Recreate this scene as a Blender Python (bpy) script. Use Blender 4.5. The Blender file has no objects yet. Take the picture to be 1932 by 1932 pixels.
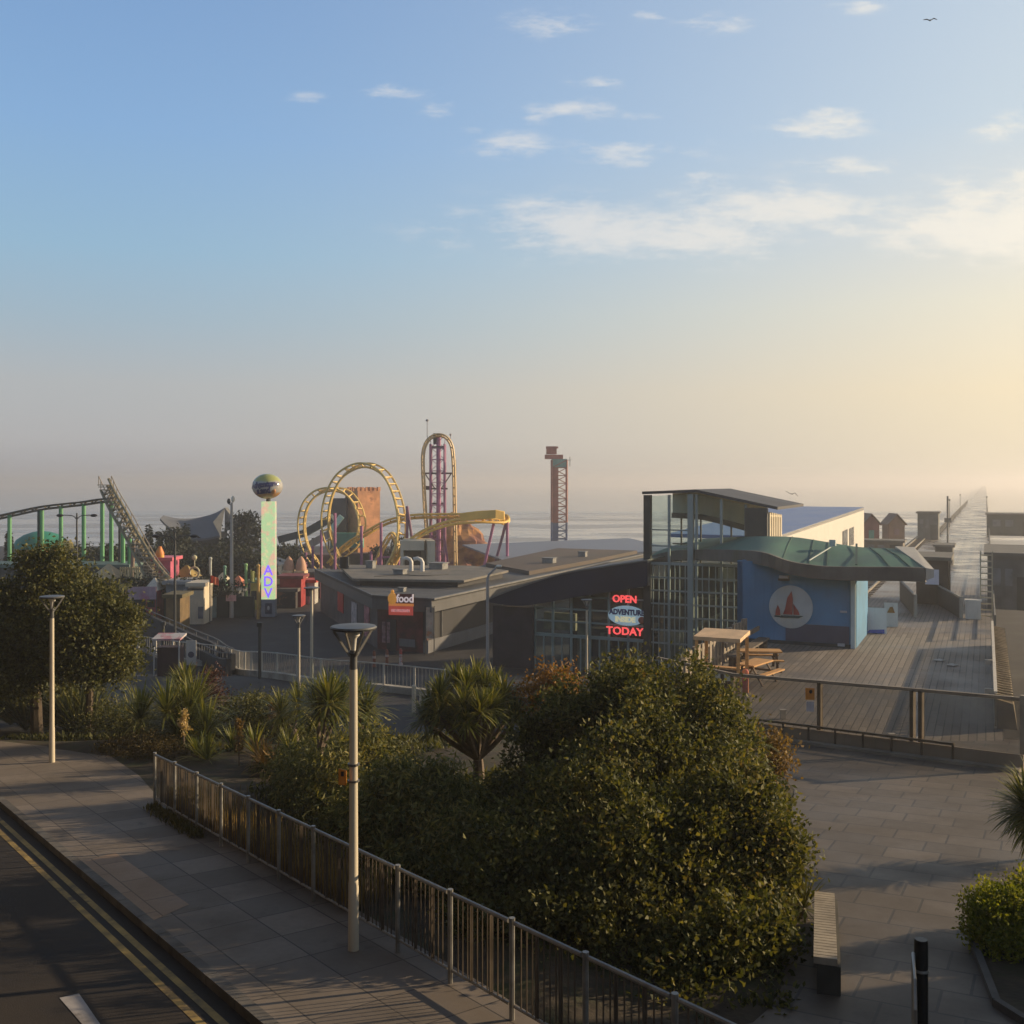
import bpy, bmesh, math, random
import numpy as np
from mathutils import Vector, Matrix
R = math.radians
random.seed(7); rng = np.random.default_rng(7)
scene = bpy.context.scene
COL = scene.collection

# ------------------------------------------------------------------ camera
F, UC, VH, CH = 1937.0, 966.0, 910.0, 6.5      # focal length, centre column, horizon row of a 1932 px frame; eye height
cam_data = bpy.data.cameras.new('camera')
cam_data.sensor_width = 36.0
cam_data.lens = 36.0 * F / 1932.0
cam_data.shift_y = -(966.0 - VH) / 1932.0
cam_data.clip_start = 0.1; cam_data.clip_end = 9000
cam = bpy.data.objects.new('camera', cam_data); COL.objects.link(cam)
cam.location = (0, 0, CH); cam.rotation_euler = (R(90), 0, 0)
scene.camera = cam

# ------------------------------------------------------------------ sun, sky, exposure
SUN_AZ, SUN_EL = 74.0, 16.0                     # azimuth clockwise from +Y
sd = Vector((math.sin(R(SUN_AZ)) * math.cos(R(SUN_EL)), math.cos(R(SUN_AZ)) * math.cos(R(SUN_EL)), math.sin(R(SUN_EL))))
sun_data = bpy.data.lights.new('sun', 'SUN')
sun_data.energy = 5.0; sun_data.angle = R(0.6); sun_data.color = (1.0, 0.76, 0.48)
sun = bpy.data.objects.new('sun', sun_data); COL.objects.link(sun)
sun.rotation_euler = sd.to_track_quat('Z', 'Y').to_euler(); sun.location = (60, 20, 40)
scene.view_settings.view_transform = 'Standard'
scene.view_settings.look = 'None'
scene.view_settings.exposure = 0.42
scene.view_settings.gamma = 1.0
scene.render.engine = 'CYCLES'
scene.cycles.use_denoising = True
scene.cycles.max_bounces = 7
scene.cycles.transparent_max_bounces = 24
scene.cycles.volume_bounces = 1
scene.cycles.sample_clamp_indirect = 6.0

class NT:
    """small helper round a node tree"""
    def __init__(s, tree): s.t = tree; s.n = tree.nodes; s.l = tree.links
    def node(s, typ, **kw):
        x = s.n.new(typ)
        for k, v in kw.items(): setattr(x, k, v)
        return x
    def put(s, sock, v):
        if isinstance(v, bpy.types.NodeSocket): s.l.new(v, sock)
        elif v is not None: sock.default_value = v
    def math(s, op, a, b=None, c=None, clamp=False):
        x = s.node('ShaderNodeMath', operation=op, use_clamp=clamp)
        s.put(x.inputs[0], a); s.put(x.inputs[1], b); s.put(x.inputs[2], c)
        return x.outputs[0]
    def mix(s, f, a, b, blend='MIX'):
        x = s.node('ShaderNodeMix', data_type='RGBA', blend_type=blend)
        s.put(x.inputs[0], f); s.put(x.inputs[6], a); s.put(x.inputs[7], b)
        return x.outputs[2]
    def smooth(s, v, lo, hi, a=0.0, b=1.0):
        x = s.node('ShaderNodeMapRange', interpolation_type='SMOOTHSTEP')
        s.put(x.inputs[0], v); x.inputs[1].default_value = lo; x.inputs[2].default_value = hi
        x.inputs[3].default_value = a; x.inputs[4].default_value = b
        return x.outputs[0]
    def noise(s, vec, scale, detail=4, rough=0.55, dim='3D'):
        x = s.node('ShaderNodeTexNoise', noise_dimensions=dim)
        s.put(x.inputs['Vector'], vec); x.inputs['Scale'].default_value = scale
        x.inputs['Detail'].default_value = detail; x.inputs['Roughness'].default_value = rough
        return x.outputs[0]
    def mapping(s, vec, scale=(1, 1, 1), rot=(0, 0, 0), loc=(0, 0, 0)):
        x = s.node('ShaderNodeMapping')
        s.put(x.inputs[0], vec); x.inputs[1].default_value = loc
        x.inputs[2].default_value = rot; x.inputs[3].default_value = scale
        return x.outputs[0]

def c4(c): return (c[0], c[1], c[2], 1.0)

world = bpy.data.worlds.new('World'); scene.world = world; world.use_nodes = True
w = NT(world.node_tree); w.n.clear()
sky = w.node('ShaderNodeTexSky', sky_type='NISHITA')
sky.sun_disc = False; sky.sun_elevation = R(SUN_EL); sky.sun_rotation = R(SUN_AZ)
sky.altitude = 10; sky.air_density = 1.0; sky.dust_density = 2.0; sky.ozone_density = 2.0
tc = w.node('ShaderNodeTexCoord')
sep = w.node('ShaderNodeSeparateXYZ'); w.l.new(tc.outputs['Generated'], sep.inputs[0])
X, Y, Z = sep.outputs
ys = w.math('MAXIMUM', Y, 0.05)
su = w.math('DIVIDE', X, ys); sv = w.math('DIVIDE', Z, ys)
toward = w.math('ADD', w.math('MULTIPLY', X, math.sin(R(SUN_AZ))), w.math('MULTIPLY', Y, math.cos(R(SUN_AZ))))
lin = w.math('DIVIDE', w.math('ADD', toward, 0.17), 0.835, clamp=True)
warm = w.math('POWER', lin, 2.0)                                          # 0 away from the sun, 1 towards it
def ramp(stops):
    r_ = w.node('ShaderNodeValToRGB'); e = r_.color_ramp.elements
    e[0].position = stops[0][0]; e[0].color = c4(stops[0][1]); e[1].position = stops[-1][0]; e[1].color = c4(stops[-1][1])
    for p_, c_ in stops[1:-1]: x = e.new(p_); x.color = c4(c_)
    w.put(r_.inputs[0], Z); return r_.outputs[0]
# clear sky over a bank of morning mist, away from and towards the sun; the zenith is deep at this hour
cool = ramp([(0, (.36, .36, .385)), (.04, (.46, .46, .47)), (.09, (.455, .475, .49)), (.15, (.365, .48, .57)), (.21, (.305, .485, .645)), (.31, (.25, .43, .69)), (.45, (.195, .345, .61)), (.6, (.125, .20, .34)), (.9, (.075, .095, .14))])
glow = ramp([(0, (.80, .70, .53)), (.083, (.92, .775, .54)), (.16, (.86, .80, .64)), (.22, (.75, .755, .72)), (.31, (.61, .70, .76)), (.45, (.56, .66, .76)), (.62, (.26, .31, .38)), (.9, (.09, .11, .145))])
air = w.mix(1.0, w.mix(warm, cool, glow), (10, 10, 10, 1), 'MULTIPLY')
behind = w.smooth(Y, -0.25, 0.25, 1.05, 1.0)
base = w.mix(0.92, sky.outputs[0], air)
# broken cloud: soft banks with torn edges
cv = w.node('ShaderNodeCombineXYZ'); w.put(cv.inputs[0], w.math('MULTIPLY', su, 1.0)); w.put(cv.inputs[1], w.math('MULTIPLY', sv, 2.1))
n1 = w.noise(cv.outputs[0], 11.0, 9, 0.64); n2 = w.noise(w.mapping(cv.outputs[0], loc=(3, 5, 0), rot=(0, 0, 0.35), scale=(1, 1.9, 1)), 22.0, 7, 0.65)
grain = w.math('ADD', w.math('MULTIPLY', n1, 0.6), w.math('MULTIPLY', n2, 0.4))
banks = [(1215, 430, 340, 58, 1.0), (1490, 400, 190, 52, .9), (1860, 415, 200, 82, 1.1), (1210, 285, 130, 28, .72), (1550, 232, 110, 30, .72),
         (1090, 205, 70, 20, .62), (1010, 215, 45, 17, .62), (745, 174, 65, 16, .6), (835, 208, 45, 16, .6), (1040, 45, 90, 24, .6),
         (1120, 157, 55, 13, .62), (960, 275, 75, 26, .6), (1225, 28, 36, 12, .55), (1345, 42, 75, 20, .55), (1600, 315, 120, 18, .55), (575, 186, 40, 12, .45),
         (1215, 217, 40, 12, .55), (1900, 240, 70, 30, .55), (885, 248, 30, 12, .55), (1330, 340, 70, 18, .5), (1620, 14, 50, 14, .5)]
tot = None
for (u, v, ru, rv, k) in banks:
    k = min(1.12, k * 1.22)
    a = w.math('MULTIPLY', w.math('SUBTRACT', su, (u - UC) / F), F / ru)
    b = w.math('MULTIPLY', w.math('SUBTRACT', sv, (VH - v) / F), F / rv)
    d2 = w.math('ADD', w.math('MULTIPLY', a, a), w.math('MULTIPLY', b, b))
    g = w.math('MULTIPLY', w.math('EXPONENT', w.math('MULTIPLY', d2, -0.9)), k)
    tot = g if tot is None else w.math('MAXIMUM', tot, g)
dens = w.smooth(w.math('ADD', tot, w.math('MULTIPLY', w.math('SUBTRACT', grain, 0.5), 4.8)), 0.15, 1.30)
dens = w.math('MULTIPLY', dens, w.smooth(tot, 0.03, 0.45))
dens = w.math('MULTIPLY', dens, 0.80)
cloudc = w.mix(warm, (6.2, 6.5, 7.0, 1), (9.4, 8.8, 7.6, 1))
final = w.mix(dens, base, cloudc)
final = w.mix(1.0, final, behind, 'MULTIPLY')
bg = w.node('ShaderNodeBackground'); w.l.new(final, bg.inputs[0]); bg.inputs[1].default_value = 0.078
wo = w.node('ShaderNodeOutputWorld'); w.l.new(bg.outputs[0], wo.inputs[0])

# ------------------------------------------------------------------ materials
MATS = {}
def mat(name, col, rough=0.7, var=0.12, scale=3.0, bump=0.0, metal=0.0, spec=0.3, streak=None, second=None, thresh=(0.45, 0.7), emit=0.0, bscale=None, drip=0.45):
    """painted or mineral surface: base colour broken by noise, optional second colour in patches, optional bump"""
    if name in MATS: return MATS[name]
    m = bpy.data.materials.new(name); m.use_nodes = True
    t = NT(m.node_tree); p = t.n['Principled BSDF']
    pos = t.node('ShaderNodeNewGeometry').outputs['Position']
    vec = t.mapping(pos, streak) if streak else pos
    n = t.noise(vec, scale, 5)
    a = c4([x * (1 - var) for x in col]); b = c4([min(1, x * (1 + var)) for x in col])
    col_s = t.mix(t.smooth(n, 0.3, 0.7), a, b)
    if second:
        n2 = t.noise(t.mapping(vec, loc=(7, 3, 1)), scale * 0.6, 6, 0.65)
        col_s = t.mix(t.smooth(n2, *thresh), col_s, c4(second))
    if drip:                                   # rain streaks and grime
        dn = t.noise(t.mapping(pos, scale=(2.6, 2.6, 0.16)), 1.6, 6, 0.7)
        col_s = t.mix(t.smooth(dn, 0.5, 0.78, 0.0, drip), col_s, c4([x * 0.45 for x in col]))
    t.put(p.inputs['Base Color'], col_s)
    t.put(p.inputs['Roughness'], t.smooth(n, 0.2, 0.8, max(0.02, rough - 0.08), min(1, rough + 0.08)))
    p.inputs['Metallic'].default_value = metal
    p.inputs['Specular IOR Level'].default_value = spec
    if bump:
        bn = t.node('ShaderNodeBump'); bn.inputs['Strength'].default_value = bump; bn.inputs['Distance'].default_value = 0.02
        t.put(bn.inputs['Height'], t.noise(vec, bscale or scale * 6, 4)); t.l.new(bn.outputs[0], p.inputs['Normal'])
    if emit:
        t.put(p.inputs['Emission Color'], c4(col)); p.inputs['Emission Strength'].default_value = emit
    MATS[name] = m; return m

def slab_mat(name, col, rot, size, mortar, var=0.18, rough=0.8, ratio=1.0, offset=0.5, dirt=None, msize=0.012, bump=0.25):
    """paving laid in rows: one tone per slab, dark joints, dirt in patches"""
    m = bpy.data.materials.new(name); m.use_nodes = True
    t = NT(m.node_tree); p = t.n['Principled BSDF']
    pos = t.node('ShaderNodeNewGeometry').outputs['Position']
    v = t.mapping(pos, rot=(0, 0, rot))
    br = t.node('ShaderNodeTexBrick'); t.put(br.inputs['Vector'], v)
    br.offset = offset; br.inputs['Scale'].default_value = 1.0
    br.inputs['Brick Width'].default_value = size * ratio; br.inputs['Row Height'].default_value = size
    br.inputs['Mortar Size'].default_value = msize; br.inputs['Mortar Smooth'].default_value = 0.3
    br.inputs['Color1'].default_value = c4([x * (1 - var) for x in col]); br.inputs['Color2'].default_value = c4([x * (1 + var) for x in col])
    br.inputs['Mortar'].default_value = c4(mortar)
    n = t.noise(pos, 0.45, 6, 0.6); n2 = t.noise(pos, 9.0, 4)
    c = t.mix(t.smooth(n, 0.35, 0.7, 0.0, 0.55), br.outputs[0], c4(dirt or [x * 0.6 for x in col]))
    c = t.mix(t.smooth(n2, 0.3, 0.75, 0.0, 0.22), c, c4([x * 0.55 for x in col]))
    n3 = t.noise(t.mapping(pos, loc=(11, 5, 0)), 1.7, 6, 0.7); n4 = t.noise(pos, 26.0, 2, 0.5)
    c = t.mix(t.smooth(n3, 0.56, 0.72, 0.0, 0.6), c, c4([x * 0.42 for x in col]))
    c = t.mix(t.smooth(n4, 0.70, 0.76, 0.0, 0.5), c, c4([x * 0.45 for x in col]))
    t.put(p.inputs['Base Color'], c)
    t.put(p.inputs['Roughness'], t.smooth(n, 0.3, 0.7, rough - 0.15, min(1, rough + 0.08)))
    p.inputs['Specular IOR Level'].default_value = 0.35
    bn = t.node('ShaderNodeBump'); bn.inputs['Strength'].default_value = bump; bn.inputs['Distance'].default_value = 0.01
    t.put(bn.inputs['Height'], t.math('SUBTRACT', t.math('MULTIPLY', n2, 0.4), br.outputs[1])); t.l.new(bn.outputs[0], p.inputs['Normal'])
    MATS[name] = m; return m

def glass_mat(name, tint=(0.75, 0.85, 0.82), refl=0.35, rough=0.05, dirt=0.06):
    m = bpy.data.materials.new(name); m.use_nodes = True
    t = NT(m.node_tree); t.n.clear()
    tr = t.node('ShaderNodeBsdfTransparent'); tr.inputs[0].default_value = c4(tint)
    gl = t.node('ShaderNodeBsdfGlossy'); gl.inputs['Roughness'].default_value = rough; gl.inputs[0].default_value = (0.9, 0.95, 0.95, 1)
    df = t.node('ShaderNodeBsdfDiffuse'); df.inputs[0].default_value = (0.35, 0.37, 0.36, 1)
    fr = t.node('ShaderNodeFresnel'); fr.inputs[0].default_value = 1.45
    m1 = t.node('ShaderNodeMixShader'); t.put(m1.inputs[0], t.math('MULTIPLY', fr.outputs[0], refl * 2.4, clamp=True)); t.l.new(tr.outputs[0], m1.inputs[1]); t.l.new(gl.outputs[0], m1.inputs[2])
    pos = t.node('ShaderNodeNewGeometry').outputs['Position']
    m2 = t.node('ShaderNodeMixShader'); t.put(m2.inputs[0], t.smooth(t.noise(pos, 1.2, 5), 0.3, 0.8, dirt * 0.4, dirt * 1.6)); t.l.new(m1.outputs[0], m2.inputs[1]); t.l.new(df.outputs[0], m2.inputs[2])
    o = t.node('ShaderNodeOutputMaterial'); t.l.new(m2.outputs[0], o.inputs[0])
    MATS[name] = m; return m

def leaf_mat(name, cols, rough=0.5, trans=0.25, spec=0.3):
    """each leaf its own tone (random per island), partly lit through"""
    m = bpy.data.materials.new(name); m.use_nodes = True
    t = NT(m.node_tree); p = t.n['Principled BSDF']; out = t.n['Material Output']
    g = t.node('ShaderNodeNewGeometry')
    rp = t.node('ShaderNodeValToRGB'); rp.color_ramp.interpolation = 'LINEAR'
    e = rp.color_ramp.elements; e[0].position = 0; e[0].color = c4(cols[0]); e[1].position = 1; e[1].color = c4(cols[-1])
    for i, c in enumerate(cols[1:-1]):
        x = e.new((i + 1) / (len(cols) - 1)); x.color = c4(c)
    n = t.noise(g.outputs['Position'], 0.9, 3)
    f = t.math('ADD', t.math('MULTIPLY', g.outputs['Random Per Island'], 0.75), t.math('MULTIPLY', t.math('SUBTRACT', n, 0.4), 0.8), clamp=True)
    t.put(rp.inputs[0], f)
    t.put(p.inputs['Base Color'], rp.outputs[0]); p.inputs['Roughness'].default_value = rough
    p.inputs['Specular IOR Level'].default_value = spec
    tl = t.node('ShaderNodeBsdfTranslucent'); t.put(tl.inputs[0], t.mix(1.0, rp.outputs[0], (1.5, 1.4, 0.5, 1), 'MULTIPLY'))
    mx = t.node('ShaderNodeMixShader'); mx.inputs[0].default_value = trans
    t.l.new(p.outputs[0], mx.inputs[1]); t.l.new(tl.outputs[0], mx.inputs[2]); t.l.new(mx.outputs[0], out.inputs[0])
    MATS[name] = m; return m

# ------------------------------------------------------------------ geometry helpers
A = Vector((0.419, 0.908, 0)).normalized()       # the pier's long axis, out to sea
B = Vector((A.y, -A.x, 0))                       # across it, to the right
UP = Vector((0, 0, 1))

def V(*a): return Vector(a)
def at(u, v, d): return Vector(((u - UC) / F * d, d, CH - (v - VH) / F * d))
def onz(u, v, z):
    d = F * (CH - z) / (v - VH); return at(u, v, d)

class MB:
    def __init__(s): s.v = []; s.f = []; s.m = []; s.mi = 0
    def add(s, vs, fs):
        o = len(s.v); s.v += [tuple(x) for x in vs]; s.f += [tuple(i + o for i in f) for f in fs]; s.m += [s.mi] * len(fs); return s
    def hexa(s, p):      # 8 points: bottom ring then top ring
        return s.add(p, [(3, 2, 1, 0), (4, 5, 6, 7), (0, 1, 5, 4), (1, 2, 6, 5), (2, 3, 7, 6), (3, 0, 4, 7)])
    def box(s, c, sx, sy, sz, ax=None, ay=None):  # c = centre of the bottom face
        ax = ax or V(1, 0, 0); ay = ay or V(0, 1, 0); c = Vector(c)
        q = [c - ax * sx / 2 - ay * sy / 2, c + ax * sx / 2 - ay * sy / 2, c + ax * sx / 2 + ay * sy / 2, c - ax * sx / 2 + ay * sy / 2]
        return s.hexa(q + [x + UP * sz for x in q])
    def beam(s, p, q, wd, ht, up=None):
        p, q = Vector(p), Vector(q); d = (q - p)
        if d.length < 1e-6: return s
        d.normalize(); u = up or (UP if abs(d.z) < 0.95 else V(1, 0, 0))
        x = d.cross(u).normalized(); y = x.cross(d).normalized()
        r = lambda c: [c - x * wd / 2 - y * ht / 2, c + x * wd / 2 - y * ht / 2, c + x * wd / 2 + y * ht / 2, c - x * wd / 2 + y * ht / 2]
        return s.hexa(r(p) + r(q))
    def tube(s, pts, r, n=8, cap=True):
        pts = [Vector(p) for p in pts]; rs = r if isinstance(r, (list, tuple)) else [r] * len(pts)
        vs = []; ref = None
        for i, p in enumerate(pts):
            d = (pts[min(i + 1, len(pts) - 1)] - pts[max(i - 1, 0)]).normalized()
            if ref is None: ref = d.orthogonal().normalized()
            ref = (ref - d * ref.dot(d))
            if ref.length < 1e-5: ref = d.orthogonal()
            ref.normalize(); y = d.cross(ref)
            vs += [p + (ref * math.cos(2 * math.pi * k / n) + y * math.sin(2 * math.pi * k / n)) * rs[i] for k in range(n)]
        fs = [(i * n + k, i * n + (k + 1) % n, (i + 1) * n + (k + 1) % n, (i + 1) * n + k) for i in range(len(pts) - 1) for k in range(n)]
        if cap: fs += [tuple(range(n - 1, -1, -1)), tuple((len(pts) - 1) * n + k for k in range(n))]
        return s.add(vs, fs)
    def lathe(s, c, prof, n=20):   # prof: (radius, z)
        c = Vector(c); vs = []
        for (r, z) in prof: vs += [c + V(r * math.cos(2 * math.pi * k / n), r * math.sin(2 * math.pi * k / n), z) for k in range(n)]
        fs = [(i * n + k, i * n + (k + 1) % n, (i + 1) * n + (k + 1) % n, (i + 1) * n + k) for i in range(len(prof) - 1) for k in range(n)]
        fs += [tuple(range(n - 1, -1, -1)), tuple((len(prof) - 1) * n + k for k in range(n))]
        return s.add(vs, fs)
    def ball(s, c, rx, ry, rz, n=18, m=10):
        prof = [(max(1e-3, math.sin(math.pi * i / m)), -math.cos(math.pi * i / m)) for i in range(m + 1)]
        c = Vector(c); vs = []
        for (r, z) in prof: vs += [c + V(rx * r * math.cos(2 * math.pi * k / n), ry * r * math.sin(2 * math.pi * k / n), rz * z) for k in range(n)]
        fs = [(i * n + k, i * n + (k + 1) % n, (i + 1) * n + (k + 1) % n, (i + 1) * n + k) for i in range(m) for k in range(n)]
        return s.add(vs, fs)
    def prism(s, poly, ext):      # planar polygon pushed along a vector
        poly = [Vector(p) for p in poly]; ext = Vector(ext); n = len(poly)
        return s.add(poly + [p + ext for p in poly], [tuple(range(n)), tuple(range(2 * n - 1, n - 1, -1))] + [(i, i + n, (i + 1) % n + n, (i + 1) % n) for i in range(n)])
    def sheet(s, rows):           # grid of points
        nr, nc = len(rows), len(rows[0])
        return s.add([p for r in rows for p in r], [(i * nc + j, i * nc + j + 1, (i + 1) * nc + j + 1, (i + 1) * nc + j) for i in range(nr - 1) for j in range(nc - 1)])
    def slab(s, top, th):         # grid of points given thickness downwards
        nr, nc = len(top), len(top[0]); n = nr * nc
        pts = [Vector(p) for r in top for p in r]
        fs = [(i * nc + j, i * nc + j + 1, (i + 1) * nc + j + 1, (i + 1) * nc + j) for i in range(nr - 1) for j in range(nc - 1)]
        fs2 = [tuple(x + n for x in reversed(f)) for f in fs]
        ring = [j for j in range(nc)] + [i * nc + nc - 1 for i in range(1, nr)] + [(nr - 1) * nc + j for j in range(nc - 2, -1, -1)] + [i * nc for i in range(nr - 2, 0, -1)]
        sd_ = [(ring[k], ring[k] + n, ring[(k + 1) % len(ring)] + n, ring[(k + 1) % len(ring)]) for k in range(len(ring))]
        return s.add(pts + [p - UP * th for p in pts], fs + fs2 + sd_)

def mesh_from(name, v, f, origin=(0, 0, 0), mats=(), mi=None, smooth=False):
    me = bpy.data.meshes.new(name)
    o = Vector(origin)
    me.from_pydata([(x[0] - o.x, x[1] - o.y, x[2] - o.z) for x in v], [], f)
    for m in mats: me.materials.append(m)
    if mi and len(mats) > 1: me.polygons.foreach_set('material_index', mi)
    bm = bmesh.new(); bm.from_mesh(me); bmesh.ops.recalc_face_normals(bm, faces=bm.faces); bm.to_mesh(me); bm.free()
    if smooth:
        me.polygons.foreach_set('use_smooth', [True] * len(me.polygons))
        try: me.set_sharp_from_angle(angle=R(40))
        except Exception: pass
    me.update(); return me

def tag(o, label=None, cat=None, group=None, kind=None):
    if label: o['label'] = label
    if cat: o['category'] = cat
    if group: o['group'] = group
    if kind: o['kind'] = kind
    return o

def thing(name, label, cat, loc, group=None):
    o = bpy.data.objects.new(name, None); COL.objects.link(o)
    o.location = loc; o.empty_display_size = 0.3
    return tag(o, label, cat, group)

def wloc(o):
    p = Vector(o.location)
    while o.parent: o = o.parent; p = p + Vector(o.location)
    return p

def part(name, mb, m, parent, smooth=False, label=None):
    """a mesh given in world coordinates, hung under its thing"""
    ms = m if isinstance(m, (list, tuple)) else [m]
    base = wloc(parent)
    o = bpy.data.objects.new(name, mesh_from(name, mb.v, mb.f, base, ms, mb.m, smooth)); COL.objects.link(o)
    o.parent = parent
    if label: o['label'] = label
    return o

def solo(name, mb, m, label, cat, base=None, group=None, smooth=False, kind=None):
    ms = m if isinstance(m, (list, tuple)) else [m]
    if base is None:
        a = np.array(mb.v); base = ((a[:, 0].min() + a[:, 0].max()) / 2, (a[:, 1].min() + a[:, 1].max()) / 2, a[:, 2].min())
    o = bpy.data.objects.new(name, mesh_from(name, mb.v, mb.f, base, ms, mb.m, smooth)); COL.objects.link(o)
    o.location = base
    return tag(o, label, cat, group, kind)

def struct(name, mb, m, smooth=False):
    return solo(name, mb, m, None, None, (0, 0, 0), None, smooth, 'structure')

def dup(root, loc, label=None, rotz=None, scale=None, group=None):
    r = root.copy(); COL.objects.link(r); r.location = loc
    if rotz is not None: r.rotation_euler = (0, 0, rotz)
    if scale is not None: r.scale = scale if isinstance(scale, tuple) else (scale,) * 3
    if label: r['label'] = label
    if group: r['group'] = group
    for ch in list(root.children):
        c = ch.copy(); COL.objects.link(c); c.parent = r
        for g in ch.children:
            d = g.copy(); COL.objects.link(d); d.parent = c
    return r

def np_mesh(name, verts, faces, m, parent=None, origin=(0, 0, 0), smooth=False):
    """fast mesh from numpy arrays: verts (n,3), faces (k,4)"""
    me = bpy.data.meshes.new(name)
    verts = np.asarray(verts, dtype=np.float32) - np.asarray(origin, dtype=np.float32)
    faces = np.asarray(faces, dtype=np.int32); k = len(faces); c = faces.shape[1]
    me.vertices.add(len(verts)); me.vertices.foreach_set('co', verts.ravel())
    me.loops.add(k * c); me.loops.foreach_set('vertex_index', faces.ravel())
    me.polygons.add(k); me.polygons.foreach_set('loop_start', np.arange(k, dtype=np.int32) * c)
    me.update(calc_edges=True); me.validate()
    me.materials.append(m)
    if smooth: me.polygons.foreach_set('use_smooth', [True] * k)
    o = bpy.data.objects.new(name, me); COL.objects.link(o)
    if parent: o.parent = parent
    return o

def text_mesh(body, size, extrude=0.02, bold=0.0, align='CENTER'):
    """letters as plain vertices and faces in their own XY plane"""
    cu = bpy.data.curves.new('letters', 'FONT'); cu.body = body; cu.size = size; cu.extrude = extrude
    cu.offset = bold; cu.align_x = align; cu.align_y = 'CENTER'; cu.resolution_u = 3
    ob = bpy.data.objects.new('letters', cu); COL.objects.link(ob)
    dg = bpy.context.evaluated_depsgraph_get(); dg.update()
    me = bpy.data.meshes.new_from_object(ob.evaluated_get(dg))
    vs = [tuple(v.co) for v in me.vertices]; fs = [tuple(p.vertices) for p in me.polygons]
    bpy.data.objects.remove(ob); bpy.data.curves.remove(cu); bpy.data.meshes.remove(me)
    return vs, fs

def letters(mb, body, centre, right, up, size, extrude=0.03, bold=0.0, wid=1.0):
    vs, fs = text_mesh(body, size, extrude, bold)
    right = Vector(right).normalized(); up = Vector(up).normalized(); n = right.cross(up); c = Vector(centre)
    return mb.add([c + right * v[0] * wid + up * v[1] + n * v[2] for v in vs], fs)

def smoothpath(pts, k=6):
    pts = [Vector(p) for p in pts]; out = []
    for i in range(len(pts) - 1):
        p0, p1, p2, p3 = pts[max(i - 1, 0)], pts[i], pts[i + 1], pts[min(i + 2, len(pts) - 1)]
        for j in range(k):
            t = j / k
            out.append(0.5 * ((2 * p1) + (p2 - p0) * t + (2 * p0 - 5 * p1 + 4 * p2 - p3) * t * t + (3 * p1 - p0 - 3 * p2 + p3) * t ** 3))
    out.append(pts[-1]); return out

# ------------------------------------------------------------------ terrain
def lerp(a, b, t): return a + (b - a) * min(1, max(0, t))
def sstep(a, b, x):
    t = min(1, max(0, (x - a) / (b - a))); return t * t * (3 - 2 * t)
def zup(y): return -0.08 * (y - 15.5)
LOWP = [(28, -1.0), (42, -4.0), (55, -4.3), (66, -5.5), (190, -5.5), (235, -9.5), (400, -12)]
def zlow(y):
    for (a, za), (b, zb) in zip(LOWP, LOWP[1:]):
        if y <= b: return lerp(za, zb, sstep(a, b, y))
    return LOWP[-1][1]
def hz(x, y):
    if y < 28: return zup(y)
    lo = zlow(y)
    if y > 32: return lo
    edge = sstep(6.5, 7.6, x)
    return lo * (1 - edge) + zup(y) * edge
def ground(u, v):
    """where the line of sight through a pixel meets the ground"""
    a, b = 3.0, 180.0; f = lambda d: (CH - (v - VH) / F * d) - hz((u - UC) / F * d, d)
    d = a
    while d < b and f(d) > 0: d += 0.25
    lo, hi = d - 0.25, d
    for _ in range(30):
        mid = (lo + hi) / 2
        if f(mid) > 0: lo = mid
        else: hi = mid
    d = (lo + hi) / 2; x = (u - UC) / F * d
    return V(x, d, hz(x, d))
def onup(u, v):
    d = F * 5.26 / (v - VH - 0.08 * F)
    return V((u - UC) / F * d, d, zup(d))
# ================================================================== SETTING
def drape(poly, off, step=0.8, zf=None):
    """polygon in plan cut by lines of constant y and laid on the upper slope"""
    bm = bmesh.new(); bm.faces.new([bm.verts.new((p[0], p[1], 0)) for p in poly])
    ys_ = [p[1] for p in poly]; y = min(ys_) + step
    while y < max(ys_):
        bmesh.ops.bisect_plane(bm, geom=bm.verts[:] + bm.edges[:] + bm.faces[:], plane_co=(0, y, 0), plane_no=(0, 1, 0)); y += step
    mb = MB(); bm.verts.ensure_lookup_table()
    zf = zf or (lambda x, y: zup(y))
    mb.add([(v.co.x, v.co.y, zf(v.co.x, v.co.y) + off) for v in bm.verts], [tuple(v.index for v in f.verts) for f in bm.faces])
    bm.free(); return mb

KD = V(-0.61, 0.79, 0).normalized(); KN = V(-KD.y, KD.x, 0)   # kerb direction (away, to the left), and normal towards the road
KN = V(-0.79, -0.61, 0).normalized()
K0 = V(-3.02, 11.97, 0)
def kp(t, s=0.0): p = K0 + KD * t + KN * s; return (p.x, p.y)

asphalt_low = mat('asphalt_low', (0.034, 0.032, 0.032), 0.8, 0.25, 0.6, bump=0.15, bscale=40, second=(0.052, 0.049, 0.047))
mb = MB(); xs = list(np.arange(-160, -40, 10)) + list(np.arange(-40, 40, 1.0)) + list(np.arange(40, 201, 10))
yy = list(np.arange(-20, 70, 1.0)) + list(np.arange(70, 190, 10)) + list(np.arange(190, 262, 6))
mb.sheet([[(x, y, hz(x, y) - 0.3 * (1 - sstep(30.0, 34, y))) for x in xs] for y in yy])
struct('ground', mb, asphalt_low, True)

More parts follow.
